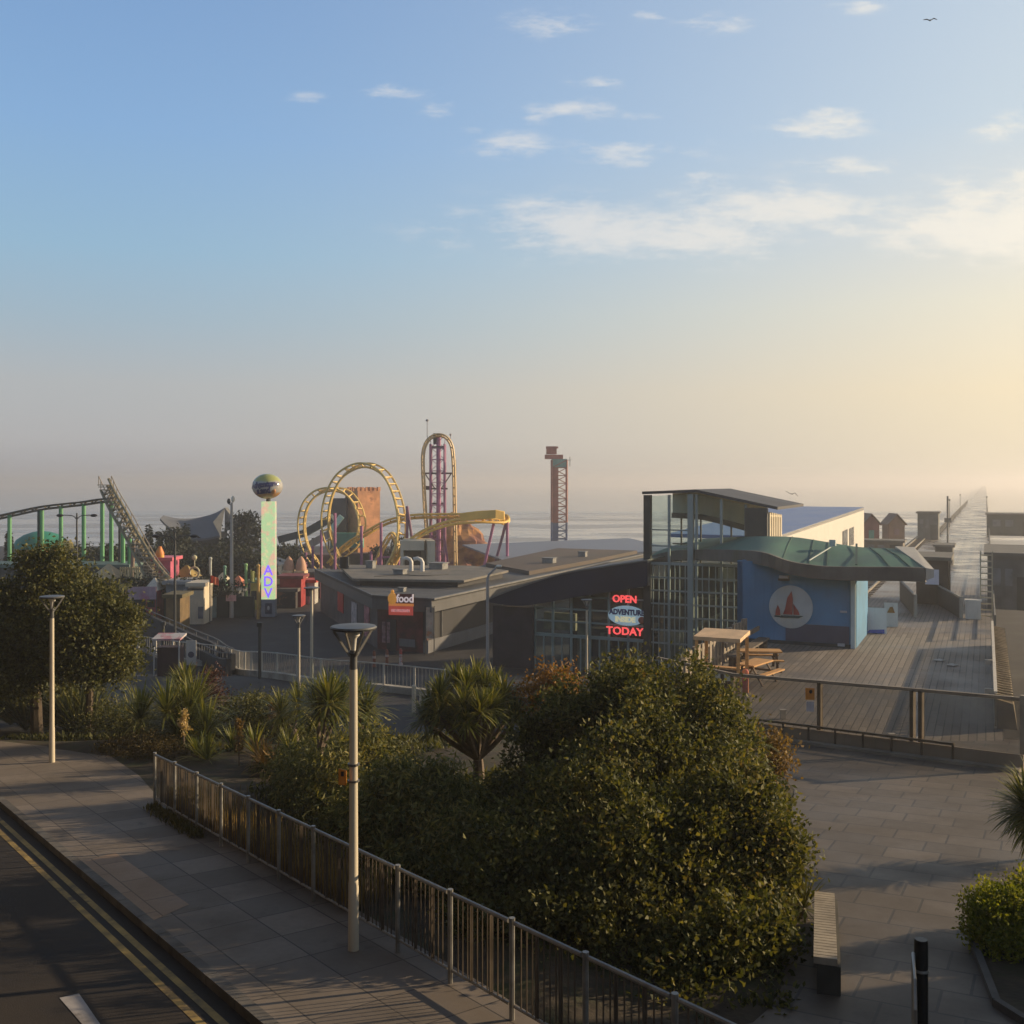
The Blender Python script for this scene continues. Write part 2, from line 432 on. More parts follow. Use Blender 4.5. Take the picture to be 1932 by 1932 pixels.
road_m = mat('road_asphalt', (0.030, 0.0245, 0.020), 0.88, 0.22, 0.7, bump=0.35, bscale=60, second=(0.042, 0.034, 0.027), thresh=(0.5, 0.75))
struct('road', drape([kp(-14), kp(30), kp(30, 11), kp(-14, 11)], -0.12), road_m)
KROT = math.atan2(KD.y, KD.x)
pave_m = slab_mat('pavement_slabs', (0.19, 0.158, 0.125), -KROT, 0.9, (0.045, 0.04, 0.035), 0.24, 0.8, 1.0, 0.0, dirt=(0.095, 0.08, 0.065))
plaza_m = slab_mat('plaza_slabs', (0.122, 0.098, 0.073), R(28), 0.72, (0.05, 0.045, 0.04), 0.22, 0.62, 1.3, 0.35, dirt=(0.068, 0.06, 0.052), msize=0.022)
bed_edge = [(-19, 32.5), (-11.3, 28.6), (-9.3, 25.6), (-7.75, 22.75), (-1.3, 14.25), (1.7, 10.4), (4.1, 12.8), (4.6, 17), (6.6, 24), (7.6, 31.5)]
gm = MB()
side_poly = [kp(-14, -0.16), (8, -2), (30, -2), (36, 31.5), (7.6, 31.5)] + bed_edge[::-1][1:-4] + []
# pavement (left of the rail) and plaza (right of the planted bed) are two sheets that meet at the rail's near end
struct('pavement', drape([kp(-16, -0.16), kp(34, -0.16), (-19, 32.5), (-11.3, 28.6), (-9.3, 25.6), (-7.75, 22.75), (-1.3, 14.25), (1.7, 10.4), (3.6, 6.0), (6, -1)], 0.0), pave_m)
struct('plaza', drape([(6, -1), (3.6, 6.0), (1.7, 10.4), (3.2, 12.8), (4.5, 17), (6.6, 24), (7.3, 32.6), (12, 32.6), (30, 22), (30, -1)], 0.004), plaza_m)
soil_m = mat('planting_soil', (0.055, 0.043, 0.028), 0.95, 0.35, 2.5, bump=0.8, bscale=14, second=(0.04, 0.045, 0.018), thresh=(0.45, 0.65))
mb = MB(); rows = []
for y in np.arange(9.8, 42.1, 0.6):
    row = []
    # left and right limits of the bed at this depth
    lx = np.interp(y, [9.8, 14.25, 22.75, 25.6, 28.6, 32.5, 36, 42], [1.8, -1.65, -8.1, -9.7, -11.7, -19.5, -26, -28]); rx = np.interp(y, [9.8, 10.4, 12.8, 17, 24, 31.5, 42], [2.1, 2.3, 3.5, 4.9, 7.1, 7.9, 7.2])
    for k in range(25):
        x = lx + (rx - lx) * k / 24; e = min(1, min(k, 24 - k) / 4.0)
        row.append((x, y, hz(x, y) - 0.03 + e * (0.10 + 0.10 * math.sin(x * 1.3 + y) * math.cos(y * .9 - x * .4))))
    rows.append(row)
mb.sheet(rows); struct('planting_bed', mb, soil_m, True)

kerb_m = mat('kerb_stone', (0.13, 0.12, 0.105), 0.85, 0.3, 1.2, bump=0.3, second=(0.06, 0.055, 0.05))
mb = MB(); t = -15.0
while t < 33:
    a, b = V(*kp(t + 0.006), 0), V(*kp(t + 0.905), 0)
    q = []
    for p in (a, b):
        q.append([p + KN * 0.0, p - KN * 0.155])
    bot = [q[0][0], q[1][0], q[1][1], q[0][1]]
    mb.hexa([V(p.x, p.y, zup(p.y) - 0.2) for p in bot] + [V(p.x, p.y, zup(p.y) + 0.008) for p in bot]); t += 0.915
struct('kerb', mb, kerb_m)
line_y = mat('yellow_road_paint', (0.30, 0.21, 0.07), 0.8, 0.3, 3.0, second=(0.08, 0.065, 0.045), thresh=(0.5, 0.72))
line_w = mat('white_road_paint', (0.33, 0.31, 0.30), 0.8, 0.2, 3.0, second=(0.13, 0.12, 0.115), thresh=(0.55, 0.75))
for off in (0.20, 0.41):
    struct('yellow_line', drape([kp(-14, off), kp(30, off), kp(30, off + 0.10), kp(-14, off + 0.10)], -0.116), line_y)
q = [onup(u, v + 0) for (u, v) in ((112, 1865), (149, 1857), (222, 1960), (196, 1960))]
struct('road_marking', drape([(p.x, p.y) for p in q], -0.115), line_w)
# the newer tan slabs let into the pavement
tan_m = slab_mat('tan_slabs', (0.31, 0.215, 0.14), -KROT, 0.75, (0.09, 0.07, 0.05), 0.1, 0.8, 1.6, 0.5, dirt=(0.22, 0.155, 0.10))
q = [onup(u, v) for (u, v) in ((151, 1627), (217, 1609), (357, 1707), (282, 1740))]
struct('paving_patch', drape([(p.x, p.y) for p in q], 0.005), tan_m)
# access cover strip on the pavement beside the lamp
def ab(a, b, z=0.0):                     # pier coordinates -> world
    p = A * a + B * b; return V(p.x, p.y, z)
DZ = -1.2
def deck_mat():
    m = bpy.data.materials.new('deck_boards'); m.use_nodes = True
    t = NT(m.node_tree); p = t.n['Principled BSDF']
    pos = t.node('ShaderNodeNewGeometry').outputs['Position']
    rot = math.atan2(A.x, A.y)
    v = t.mapping(pos, rot=(0, 0, rot - math.pi / 2))
    br = t.node('ShaderNodeTexBrick'); t.put(br.inputs['Vector'], t.mapping(pos, rot=(0, 0, rot + R(90) )))
    br.offset = 0.37; br.inputs['Scale'].default_value = 1; br.inputs['Brick Width'].default_value = 3.4; br.inputs['Row Height'].default_value = 0.24
    br.inputs['Mortar Size'].default_value = 0.02; br.inputs['Mortar Smooth'].default_value = 0.4
    br.inputs['Color1'].default_value = (0.165, 0.14, 0.115, 1); br.inputs['Color2'].default_value = (0.25, 0.215, 0.175, 1); br.inputs['Mortar'].default_value = (0.05, 0.042, 0.036, 1)
    n = t.noise(t.mapping(pos, scale=(0.5, 0.5, 1)), 0.45, 5); n2 = t.noise(pos, 6.0, 5)
    c = t.mix(t.smooth(n, 0.42, 0.62, 0, 0.75), br.outputs[0], (0.12, 0.115, 0.11, 1))
    c = t.mix(t.smooth(n2, 0.4, 0.8, 0, 0.4), c, (0.09, 0.08, 0.07, 1))
    t.put(p.inputs['Base Color'], c)
    sep_ = t.node('ShaderNodeSeparateXYZ'); t.l.new(pos, sep_.inputs[0])
    far = t.smooth(sep_.outputs[1], 55, 95)            # the neck of the pier is wet
    t.put(p.inputs['Roughness'], t.math('SUBTRACT', t.smooth(n, 0.35, 0.65, 0.78, 0.5), t.math('MULTIPLY', far, 0.36)))
    bn = t.node('ShaderNodeBump'); bn.inputs['Strength'].default_value = 0.35; bn.inputs['Distance'].default_value = 0.01
    t.put(bn.inputs['Height'], t.math('SUBTRACT', t.math('MULTIPLY', n2, 0.5), br.outputs[1])); t.l.new(bn.outputs[0], p.inputs['Normal'])
    return m
deck_m = deck_mat()
mb = MB(); left = [(26.2, -9.3), (33, -10.4), (56, -10.4), (56, -15), (160, -15), (160, -6.2), (2400, -6.2)]
right = [(2400, 0.5), (33, 0.5), (26.2, 0.5)]
near = [V(7.3, 32.55, 0), V(12.9, 26.8, 0)]
poly = [V(6.9, 32.9, 0), ab(36, -10.4), ab(66, -10.4), ab(66, -15), ab(160, -15), ab(160, -6.2), ab(2400, -6.2), ab(2400, 0.5), ab(30, 0.5), V(13.4, 26.3, 0)]
mb.prism([V(p.x, p.y, DZ - 0.004) for p in poly], (0, 0, -0.7))
struct('boardwalk', mb, deck_m)
pile_m = mat('pier_piles', (0.06, 0.055, 0.05), 0.8, 0.3, 1.0)
mb = MB(); s = 90.0
while s < 420:
    for b_ in (-5.8, 0.1):
        p = ab(s, b_); mb.tube([V(p.x, p.y, -12), V(p.x, p.y, DZ - 0.7)], 0.22, 8)
    s += 9
struct('pier_piles', mb, pile_m)

def sea_mat():
    m = bpy.data.materials.new('estuary'); m.use_nodes = True
    t = NT(m.node_tree); p = t.n['Principled BSDF']
    pos = t.node('ShaderNodeNewGeometry').outputs['Position']
    sep_ = t.node('ShaderNodeSeparateXYZ'); t.l.new(pos, sep_.inputs[0])
    # tide pools between mud banks: long shapes across the view, finer near the shore
    n = t.noise(t.mapping(pos, scale=(0.010, 0.030, 1), rot=(0, 0, 0.16)), 1.0, 6, 0.62)
    n2 = t.noise(t.mapping(pos, scale=(0.05, 0.11, 1)), 1.0, 5, 0.6)
    f = t.math('ADD', t.math('MULTIPLY', n, 0.7), t.math('MULTIPLY', n2, 0.3))
    wet = t.smooth(f, 0.44, 0.56)
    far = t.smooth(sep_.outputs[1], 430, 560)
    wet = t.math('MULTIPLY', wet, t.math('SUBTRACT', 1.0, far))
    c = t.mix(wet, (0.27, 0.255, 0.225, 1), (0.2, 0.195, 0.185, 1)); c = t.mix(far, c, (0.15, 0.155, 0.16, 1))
    t.put(p.inputs['Base Color'], c)
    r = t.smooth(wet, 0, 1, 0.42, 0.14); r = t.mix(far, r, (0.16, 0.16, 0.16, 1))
    t.put(p.inputs['Roughness'], r)
    t.put(p.inputs['Specular IOR Level'], t.math('MAXIMUM', t.smooth(wet, 0, 1, 0.35, 0.9), far))
    bn = t.node('ShaderNodeBump'); bn.inputs['Strength'].default_value = 0.25; bn.inputs['Distance'].default_value = 0.3
    t.put(bn.inputs['Height'], n2); t.l.new(bn.outputs[0], p.inputs['Normal'])
    return m
mb = MB(); mb.add([(-4200, 200, -8.5), (4200, 200, -8.5), (4200, 3900, -8.5), (-4200, 3900, -8.5)], [(0, 1, 2, 3)])
struct('sea', mb, sea_mat())

# air over the estuary
hm = bpy.data.materials.new('misty_air'); hm.use_nodes = True
ht = NT(hm.node_tree); ht.n.clear()
pv = ht.node('ShaderNodeVolumePrincipled'); pv.inputs['Color'].default_value = (0.80, 0.785, 0.775, 1); pv.inputs['Density'].default_value = 0.0010; pv.inputs['Anisotropy'].default_value = 0.5
ho = ht.node('ShaderNodeOutputMaterial'); ht.l.new(pv.outputs[0], ho.inputs['Volume'])
mb = MB(); mb.box((0, 1900, -14), 9000, 4200, 32)
solo('haze', mb, hm, 'pale morning mist over the estuary and the shore', 'haze', (0, 1900, -14), kind='stuff')
# ================================================================== BUILDINGS
dark_clad = mat('dark_cladding', (0.030, 0.030, 0.033), 0.6, 0.2, 0.8, streak=(6, 6, .3))
ribbed = mat('ribbed_cladding', (0.026, 0.026, 0.029), 0.55, 0.35, 4.0, streak=(1.6, 1.6, .02))
roof_grey = mat('roof_felt', (0.085, 0.086, 0.085), 0.75, 0.25, 0.5, second=(0.06, 0.06, 0.06))
roof_brown = mat('roof_brown', (0.10, 0.078, 0.062), 0.8, 0.15, 0.3, second=(0.085, 0.075, 0.06))
trim_grey = mat('grey_trim', (0.095, 0.095, 0.095), 0.55, 0.12, 1.0)
plinth_m = mat('grey_render', (0.15, 0.15, 0.155), 0.85, 0.15, 0.8, second=(0.15, 0.15, 0.15))
navy = mat('navy_fascia', (0.009, 0.017, 0.042), 0.45, 0.15, 0.3, drip=0.0)
plum = mat('plum_brick', (0.050, 0.040, 0.044), 0.85, 0.2, 1.5, bump=0.2, bscale=20)
steel_green = mat('pale_green_steel', (0.25, 0.31, 0.28), 0.5, 0.12, 1.0)
steel_dark = mat('dark_steel', (0.045, 0.048, 0.048), 0.5, 0.15, 1.0)
white_pt = mat('white_paint', (0.72, 0.70, 0.66), 0.6, 0.06, 0.6, second=(0.55, 0.52, 0.47), thresh=(0.6, 0.85))
cream_pt = mat('cream_paint', (0.60, 0.52, 0.38), 0.7, 0.08, 0.8)
red_pt = mat('red_paint', (0.50, 0.05, 0.045), 0.5, 0.2, 1.5)
orange_pt = mat('orange_paint', (0.62, 0.26, 0.05), 0.5, 0.15, 1.0)
glass = glass_mat('window_glass', (.72, .84, .82), .4, .04, .11)
glass_dark = glass_mat('lower_glass', (0.62, 0.72, 0.69), 0.42, 0.04, 0.10)
inside_m = mat('interior_dark', (0.030, 0.030, 0.028), 0.8, 0.5, 0.7, second=(0.09, 0.085, 0.065), thresh=(0.6, 0.8))
galv = mat('galvanised_steel', (0.27, 0.26, 0.235), 0.45, 0.2, 5.0, metal=0.4, second=(0.24, 0.20, 0.15), thresh=(0.55, 0.8))
wood_warm = mat('warm_timber', (0.52, 0.29, 0.11), 0.65, 0.2, 3.0, streak=(1, 8, 8))
wood_grey = mat('weathered_timber', (0.15, 0.125, 0.10), 0.85, 0.3, 3.0, streak=(6, 6, 1), second=(0.09, 0.08, 0.07))

LOW = -5.5
# ---------------------------------------------------------------- restaurant with its long wing along the pier
E0 = V(-5.98, 72, 0); E1 = V(15.4, 118, 0)           # wing wall, near and far end
W0 = V(-9.7, 74, 0); W1 = V(-17.8, 95.5, 0)          # left wall, near and far end
eave = -1.8
rest = thing('restaurant', 'low dark grey restaurant with flat roofs and a red sign on its narrow front', 'building', (-4, 90, LOW))
def wall_between(mb, p, q, z0, z1, th=0.25, inward=None):
    p, q = Vector(p), Vector(q); d = (q - p).normalized(); n = inward or V(-d.y, d.x, 0)
    return mb.hexa([V(p.x, p.y, z0), V(q.x, q.y, z0), V(q.x, q.y, z0) + n * th, V(p.x, p.y, z0) + n * th, V(p.x, p.y, z1), V(q.x, q.y, z1), V(q.x, q.y, z1) + n * th, V(p.x, p.y, z1) + n * th])
wn = V(E1.y - E0.y, -(E1.x - E0.x), 0).normalized()     # outward from the wing wall
mb = MB(); wall_between(mb, E0, E1, LOW + 0.75, eave - .5, 0.3); part('wall', mb, ribbed, rest)
mb = MB(); wall_between(mb, E0 + wn * .12, E1 + wn * .12, LOW - .3, LOW + .9, 0.4); part('plinth', mb, plinth_m, rest)
mb = MB(); wall_between(mb, W0, E0, LOW - .3, eave - .5, 0.25); part('wall', mb, mat('maroon_panels', (0.12, 0.032, 0.032), .7, .4, 1.2, second=(0.045, 0.025, 0.025)), rest)
mb = MB(); wall_between(mb, W1, W0, LOW - .3, eave - .5, 0.25); part('wall', mb, mat('stone_panels', (0.11, 0.09, 0.085), .8, .25, .8), rest)
# roof: three stepped pieces
mb = MB(); back = E1 + V(-11, 5, 0); inner = V(-4, 97.5, 0)
mb.prism([V(p.x, p.y, eave) for p in (W0 + V(-.3, -.6, 0), E0 + V(.4, -.7, 0), E1 + wn * .5, back, inner, W1 + V(-.6, .2, 0))], (0, 0, 0.16)); part('roof', mb, roof_grey, rest)
mb = MB()
for (p, q) in ((W0 + V(-.3, -.6, 0), E0 + V(.4, -.7, 0)), (E0 + V(.4, -.7, 0), E1 + wn * .5), (W1 + V(-.6, .2, 0), W0 + V(-.3, -.6, 0))):
    wall_between(mb, V(p.x, p.y, 0), V(q.x, q.y, 0), eave - .75, eave + .24, 0.12)
part('fascia', mb, trim_grey, rest)
mb = MB(); r0 = [(-12.0, 81), (-4.2, 79.5), (-.8, 87.5), (-4.2, 92.5), (-15.4, 93.5)]
mb.prism([V(x, y, eave + .16) for x, y in r0], (0, 0, .42)); part('upper_storey', mb, dark_clad, rest)
mb = MB(); mb.prism([V(x * 1.0 + (-.5 if x < -5 else .5), y + (-.5 if y < 86 else .5), eave + .58) for x, y in r0], (0, 0, .18)); part('upper_roof', mb, mat('pale_roof', (0.17, 0.155, 0.13), .8, .2, .6, second=(0.11, 0.11, .095)), rest)
mb = MB(); mb.prism([V(x, y, eave + .165) for x, y in ((1.5, 90), (8, 103), (14.3, 117.2), (5.4, 121.5), (-2.5, 99))], (0, 0, .35)); part('wing_roof', mb, roof_brown, rest)
for (u, v, d) in ((776, 1084, 87.5), (797, 1088, 87)):     # two bent white flues
    p = at(u, v, d); p.z = eave + .76
    mb = MB(); mb.tube([p, p + UP * .75, p + V(-.12, 0, .98), p + V(-.42, 0, 1.1), p + V(-.75, 0, 1.02)], .17, 10); part('flue', mb, mat('flue_metal', (0.6, 0.58, 0.53), .4, .1, 1), rest, True)
mb = MB()
for (u, v, d) in ((648, 1068, 90), (652, 1066, 90)):
    p = at(u, v, d); mb.box((p.x, p.y, eave + .76), .55, .5, 1.0)
part('roof_vent', mb, steel_dark, rest)
for (x_, y_, w_, h_, z_) in ((-9.2, 84.5, .9, .35, .76), (-6.4, 89.5, 1.3, .5, .76), (-12.4, 90.2, .7, .6, .76), (3.6, 99.2, 1.1, .45, .52), (7.4, 107.5, .8, .5, .52), (-8.2, 76.5, .5, .25, .17)):
    mb = MB(); mb.box((x_, y_, eave + z_), w_, w_ * .8, h_, B, A); mb.box((x_, y_, eave + z_ + h_), w_ * 1.15, w_ * .95, .06, B, A); part('roof_unit', mb, mat('unit_grey', (.20, .20, .19), .6, .2, 2), rest)
mb = MB(); g0_, g1_ = E0 + V(.55, -.8, 0), E1 + wn * .62; mb.beam(V(g0_.x, g0_.y, eave + .2), V(g1_.x, g1_.y, eave + .2), .14, .12); part('gutter', mb, mat('gutter_grey', (.16, .16, .155), .5, .2, 2), rest)
for k in range(5):
    q = E0.lerp(E1, .04 + .2 * k) + wn * .1; mb = MB(); mb.tube([V(q.x, q.y, LOW + .9), V(q.x, q.y, eave - .4)], .06, 6); part('downpipe', mb, mat('gutter_grey', (.16, .16, .155), .5, .2, 2), rest)
mb = MB(); mb.tube(smoothpath([V(-11, 82, eave + .78), V(-9, 83.2, eave + .8), V(-7, 82.6, eave + .79), V(-5.2, 84, eave + .8)], 4), .03, 5); part('roof_cable', mb, steel_dark, rest)
# posters, doorway, figures on the front
mb = MB(); f0, f1 = W0, E0; fd = (f1 - f0).normalized(); fn = V(fd.y, -fd.x, 0)
def on_front(t, z, out=.03): return f0 + fd * (t * (f1 - f0).length) + fn * out + UP * z
def plate(mb, c, right, w_, h_, th=.04, n=None):
    c = Vector(c); right = Vector(right).normalized(); n = n or right.cross(UP)
    q = [c - right * w_ / 2, c + right * w_ / 2, c + right * w_ / 2 + UP * h_, c - right * w_ / 2 + UP * h_]
    return mb.prism(q, n * th)
mb = MB(); plate(mb, on_front(.30, LOW + .02), fd, .8, 2.2); part('door', mb, dark_clad, rest)
mb = MB(); plate(mb, on_front(.62, LOW + .35), fd, 1.35, .55); part('bench_ledge', mb, plinth_m, rest)
mb = MB()
for t in (.14, .24): plate(mb, on_front(t, LOW + .5), fd, .28, 1.5)
part('poster', mb, mat('poster_pink', (.24, .14, .15), .7, .5, 4), rest)
ld = (W0 - W1).normalized(); ln = V(ld.y, -ld.x, 0)
for i, (t, z, w_, h_, m_) in enumerate(((.42, LOW + 1.1, 2.4, 2.1, red_pt), (.66, LOW + .5, 2.0, 2.0, mat('poster_grey', (.40, .34, .33), .7, .4, 2.5)), (.86, LOW + .4, 1.8, 2.3, mat('poster_dull_pink', (.36, .14, .15), .7, .5, 2.0)))):
    mb = MB(); plate(mb, W1 + ld * (t * (W0 - W1).length) + ln * .03 + UP * z, ld, w_, h_); part('poster', mb, m_, rest)
# the red sign
sc_ = at(757, 1141, 71.2)
sg = thing('shop_sign', 'red and orange sign board with pale lettering over the restaurant front', 'sign', (sc_.x, sc_.y, sc_.z - .8))
sr = V(.985, -.17, 0).normalized()
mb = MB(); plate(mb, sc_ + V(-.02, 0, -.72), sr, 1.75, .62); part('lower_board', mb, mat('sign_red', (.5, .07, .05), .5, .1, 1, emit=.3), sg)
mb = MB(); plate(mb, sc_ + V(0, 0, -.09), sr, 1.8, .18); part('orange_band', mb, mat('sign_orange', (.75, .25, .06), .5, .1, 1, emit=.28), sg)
mb = MB(); plate(mb, sc_ + V(.22, 0, .10), sr, 1.25, .66); part('upper_board', mb, mat('sign_maroon', (.16, .035, .04), .5, .1, 1), sg)
n_ = sr.cross(UP)
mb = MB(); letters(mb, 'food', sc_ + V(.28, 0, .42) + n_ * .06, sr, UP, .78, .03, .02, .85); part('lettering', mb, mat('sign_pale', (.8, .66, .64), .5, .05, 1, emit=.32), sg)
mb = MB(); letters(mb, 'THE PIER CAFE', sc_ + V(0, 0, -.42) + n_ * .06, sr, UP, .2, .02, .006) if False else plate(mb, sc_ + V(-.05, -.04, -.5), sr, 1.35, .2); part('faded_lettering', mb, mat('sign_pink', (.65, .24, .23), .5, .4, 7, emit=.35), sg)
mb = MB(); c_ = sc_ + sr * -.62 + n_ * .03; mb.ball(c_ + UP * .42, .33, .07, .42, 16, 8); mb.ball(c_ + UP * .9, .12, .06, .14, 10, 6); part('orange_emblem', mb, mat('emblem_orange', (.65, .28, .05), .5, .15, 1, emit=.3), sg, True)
# upright banner on the corner of the wing
bp = at(811, 1222, 71.4); mb = MB()
ban = thing('corner_banner', 'tall narrow cream and orange banner at the corner of the dark wing', 'banner', (bp.x, bp.y, LOW))
mb = MB(); plate(mb, V(bp.x, bp.y, LOW + 1.15), V(1, 0, 0), .52, 2.15); part('panel', mb, mat('banner_cream', (.50, .38, .28), .7, .3, 1.5, second=(.55, .22, .10), thresh=(.5, .6)), ban)
mb = MB(); mb.tube([V(bp.x - .3, bp.y, LOW - .2), V(bp.x - .3, bp.y, LOW + 3.4)], .04, 6); mb.tube([V(bp.x + .3, bp.y, LOW - .2), V(bp.x + .3, bp.y, LOW + 3.4)], .04, 6); part('post', mb, steel_dark, ban)

# ---------------------------------------------------------------- long low hall with blue-grey roof behind the wing
hall = thing('long_hall', 'long low hall with blue grey roof and dark windows behind the restaurant wing', 'building', (14, 128, LOW))
h0, h1 = V(-1.5, 121, 0), V(21, 131, 0); hd = (h1 - h0).normalized(); hn = V(hd.y, -hd.x, 0)
mb = MB(); wall_between(mb, h0, h1, LOW - .3, -3.0 + .4, .4); part('wall', mb, mat('hall_wall', (.07, .07, .07), .8, .2, 1), hall)
mb = MB(); mb.slab([[h0 + hn * .8 + V(0, 0, -2.55), h1 + hn * .8 + V(0, 0, -2.05)], [h0 - hn * 12 + V(0, 0, -1.5), h1 - hn * 12 + V(0, 0, -1.2)]], .2); part('roof', mb, mat('blue_roof', (.17, .19, .23), .5, .12, .3), hall)
for k in range(9):
    mb = MB(); c = h0.lerp(h1, .06 + .105 * k) + hn * .03; plate(mb, V(c.x, c.y, -3.25), hd, 1.5, .55); part('window', mb, steel_dark, hall)
mb = MB(); plate(mb, V(8, 146, LOW), V(1, .1, 0), 20, 3.4, .3)
solo('parapet_wall', mb, mat('dusky_purple', (.12, .085, .095), .8, .15, .8), 'dusky purple boundary wall on the shore beyond the blue grey roof', 'wall')

# ---------------------------------------------------------------- glazed entrance tower
C0 = V(8.33, 63, 0)
def fp(t, z=0.0, out=0.0): return C0 + B * t - A * out + UP * z         # point on the front plane, t metres right of the corner post
ent = thing('entrance_building', 'glass fronted pier entrance with a tall glazed tower and a sweeping navy fascia', 'building', tuple(fp(0, LOW)))
tl, tr = -7.55, 7.3
mb = MB(); plate(mb, fp((-10.4 + tl) / 2, LOW - .4), B, tl + 10.4, 3.95 + .4, -.35, n=-A * -1); part('wall', mb, plum, ent)
mb = MB(); plate(mb, fp(-9.35, LOW + .02, .03), B, .68, 1.9); dr = part('door', mb, mat('grey_door', (.30, .29, .29), .6, .08, 1), ent)
mb = MB(); plate(mb, fp(-9.25, LOW + 1.45, .075), B, .18, .2); part('door_window', mb, steel_dark, dr)
mb = MB(); mb.ball(fp(-9.3, LOW + 2.85, .12), .14, .1, .12, 10, 6); part('wall_lamp', mb, mat('lamp_glass', (.5, .5, .47), .4, .05, 1), ent)
# navy fascia: a deep curved band in front of the facade
ftop = [(-10.6, .0), (-8.7, .78), (-5.45, 1.86), (-2.5, 2.45), (0.25, 2.92)]
fbot = [(-10.55, -.12), (-8.0, -.22), (-4.2, .52), (0.25, 1.38)]
Z0 = -1.15
tp = smoothpath([fp(t, Z0 + z, .9) for t, z in ftop], 6); bt = smoothpath([fp(t, Z0 + z, .9) for t, z in fbot], 8)
mb = MB(); n = 24
def samp(pl, k):
    x = k / n * (len(pl) - 1); i = min(int(x), len(pl) - 2); return pl[i].lerp(pl[i + 1], x - i)
T_ = [samp(tp, k) for k in range(n + 1)]; B_ = [samp(bt, k) for k in range(n + 1)]
mb.add(T_ + B_ + [p + A * .5 for p in T_] + [p + A * .5 for p in B_], [(k, k + 1, n + 2 + k, n + 1 + k) for k in range(n)] + [(2 * n + 2 + k, 3 * n + 3 + k, 3 * n + 4 + k, 2 * n + 3 + k) for k in range(n)] + [(k, 2 * n + 2 + k, 2 * n + 3 + k, k + 1) for k in range(n)] + [(n + 1 + k, n + 2 + k, 3 * n + 4 + k, 3 * n + 3 + k) for k in range(n)] + [(0, n + 1, 3 * n + 3, 2 * n + 2), (n, 3 * n + 2, 4 * n + 3, 2 * n + 1)])
part('fascia', mb, navy, ent)
mb = MB(); mb.slab([[p + UP * .05 - A * .12 for p in T_], [p + UP * .05 + A * 6.5 for p in T_]], .09); part('roof', mb, mat('entrance_roof', (.16, .16, .155), .7, .2, .4), ent)
# facade glazing, left part: vertical mullions, transoms, panes
mb = MB(); mull = [tl + i * 1.26 for i in range(7)]
for i, t in enumerate(mull): mb.beam(fp(t, LOW - .2), fp(t, min(2.6, Z0 + np.interp(t, [x for x, _ in fbot], [z for _, z in fbot]) + .5)), .13, .16, A)
for t in [tl + i * .63 for i in range(12)]: mb.beam(fp(t, LOW - .2), fp(t, LOW + 2.25), .075, .1, A)
for z in (LOW + 2.25,): mb.beam(fp(tl, z), fp(0, z), .16, .2)
for z in (-2.35, -1.55, -.75, .05): 
    tmin = max(tl, np.interp(z, [-1.4, .3, 1.0], [tl, -4.6, -1]) if z > -1.4 else tl); mb.beam(fp(tmin, z), fp(0, z), .07, .1)
part('window_frame', mb, steel_green, ent)
mb = MB(); mb.add([fp(tl, LOW, -.06), fp(0, LOW, -.06), fp(0, 1.0, -.06), fp(-4.2, .0, -.06), fp(tl, -1.1, -.06)], [(0, 1, 2, 3, 4)]); part('pane', mb, glass_dark, ent)
# interior: dark back, floors, a pale ceiling edge
mb = MB(); plate(mb, fp(-3.7, LOW - .1, -6.2), B, 7.7, 5.6, .2); mb.prism([fp(tl, LOW + 2.35, -5.8), fp(0, LOW + 2.35, -5.8), fp(0, LOW + 2.35, -1.5), fp(tl, LOW + 2.35, -1.5)], (0, 0, .25)); part('interior', mb, inside_m, ent)
for (t, w_, z, h_, o) in ((-6.2, 2.2, LOW + 2.45, 1.1, -1.2), (-4.55, .7, LOW + .1, 3.0, -1.0), (-3.3, .35, LOW + .1, 2.3, -1.4), (-1.2, .5, LOW + .2, 1.9, -1.8)): mb = MB(); plate(mb, fp(t, z, o), B, w_, h_, .3); part('display_stand', mb, mat('dull_olive', (.26, .25, .18), .8, .3, 2), ent)
# tower: corner post, columns, glazing above and below
mb = MB(); mb.beam(fp(0, LOW - .3), fp(0, 5.72), .42, .42, A); part('corner_post', mb, steel_dark, ent)
mb = MB(); ttop = lambda t: np.interp(t, [0, 3.05, 7.9], [5.72, 5.86, 4.86])
for t in (1.35, 2.7, 3.05, 4.55, 6.0): mb.beam(fp(t, LOW - .2), fp(t, ttop(t) - .05), .14 if t != 2.7 else .34, .16 if t != 2.7 else .34, A)
for t in (.35, .7, 1.05, 1.7, 2.0, 2.35, 3.4, 3.8, 4.2, 4.9, 5.3, 5.65): mb.beam(fp(t, LOW - .2), fp(t, 1.6), .05, .08, A)
for z in (LOW + 1.1, LOW + 2.2, LOW + 3.0, LOW + 3.8, LOW + 4.6, LOW + 5.4, LOW + 6.2): mb.beam(fp(0, z), fp(6.2, z), .06, .1)
for z in (3.6, 2.9): mb.beam(fp(0, z if z > 3 else 2.62), fp(2.7, z if z > 3 else 2.62), .05, .08)
mb.beam(fp(0, 1.55), fp(6.2, 1.55), .12, .16)
part('window_frame', mb, mat('tower_frame', (.30, .335, .31), .5, .12, 1), ent)
mb = MB(); mb.add([fp(0, 1.6, -.06), fp(6.0, 1.6, -.06), fp(6.0, ttop(6) - .1, -.06), fp(3.05, 5.8, -.06), fp(0, 5.65, -.06)], [(0, 1, 2, 3, 4)]); part('pane', mb, glass, ent)
mb = MB(); mb.add([fp(0, LOW, -.06), fp(6.2, LOW, -.06), fp(6.2, 1.5, -.06), fp(0, 1.5, -.06)], [(0, 1, 2, 3)]); part('pane', mb, glass_dark, ent)
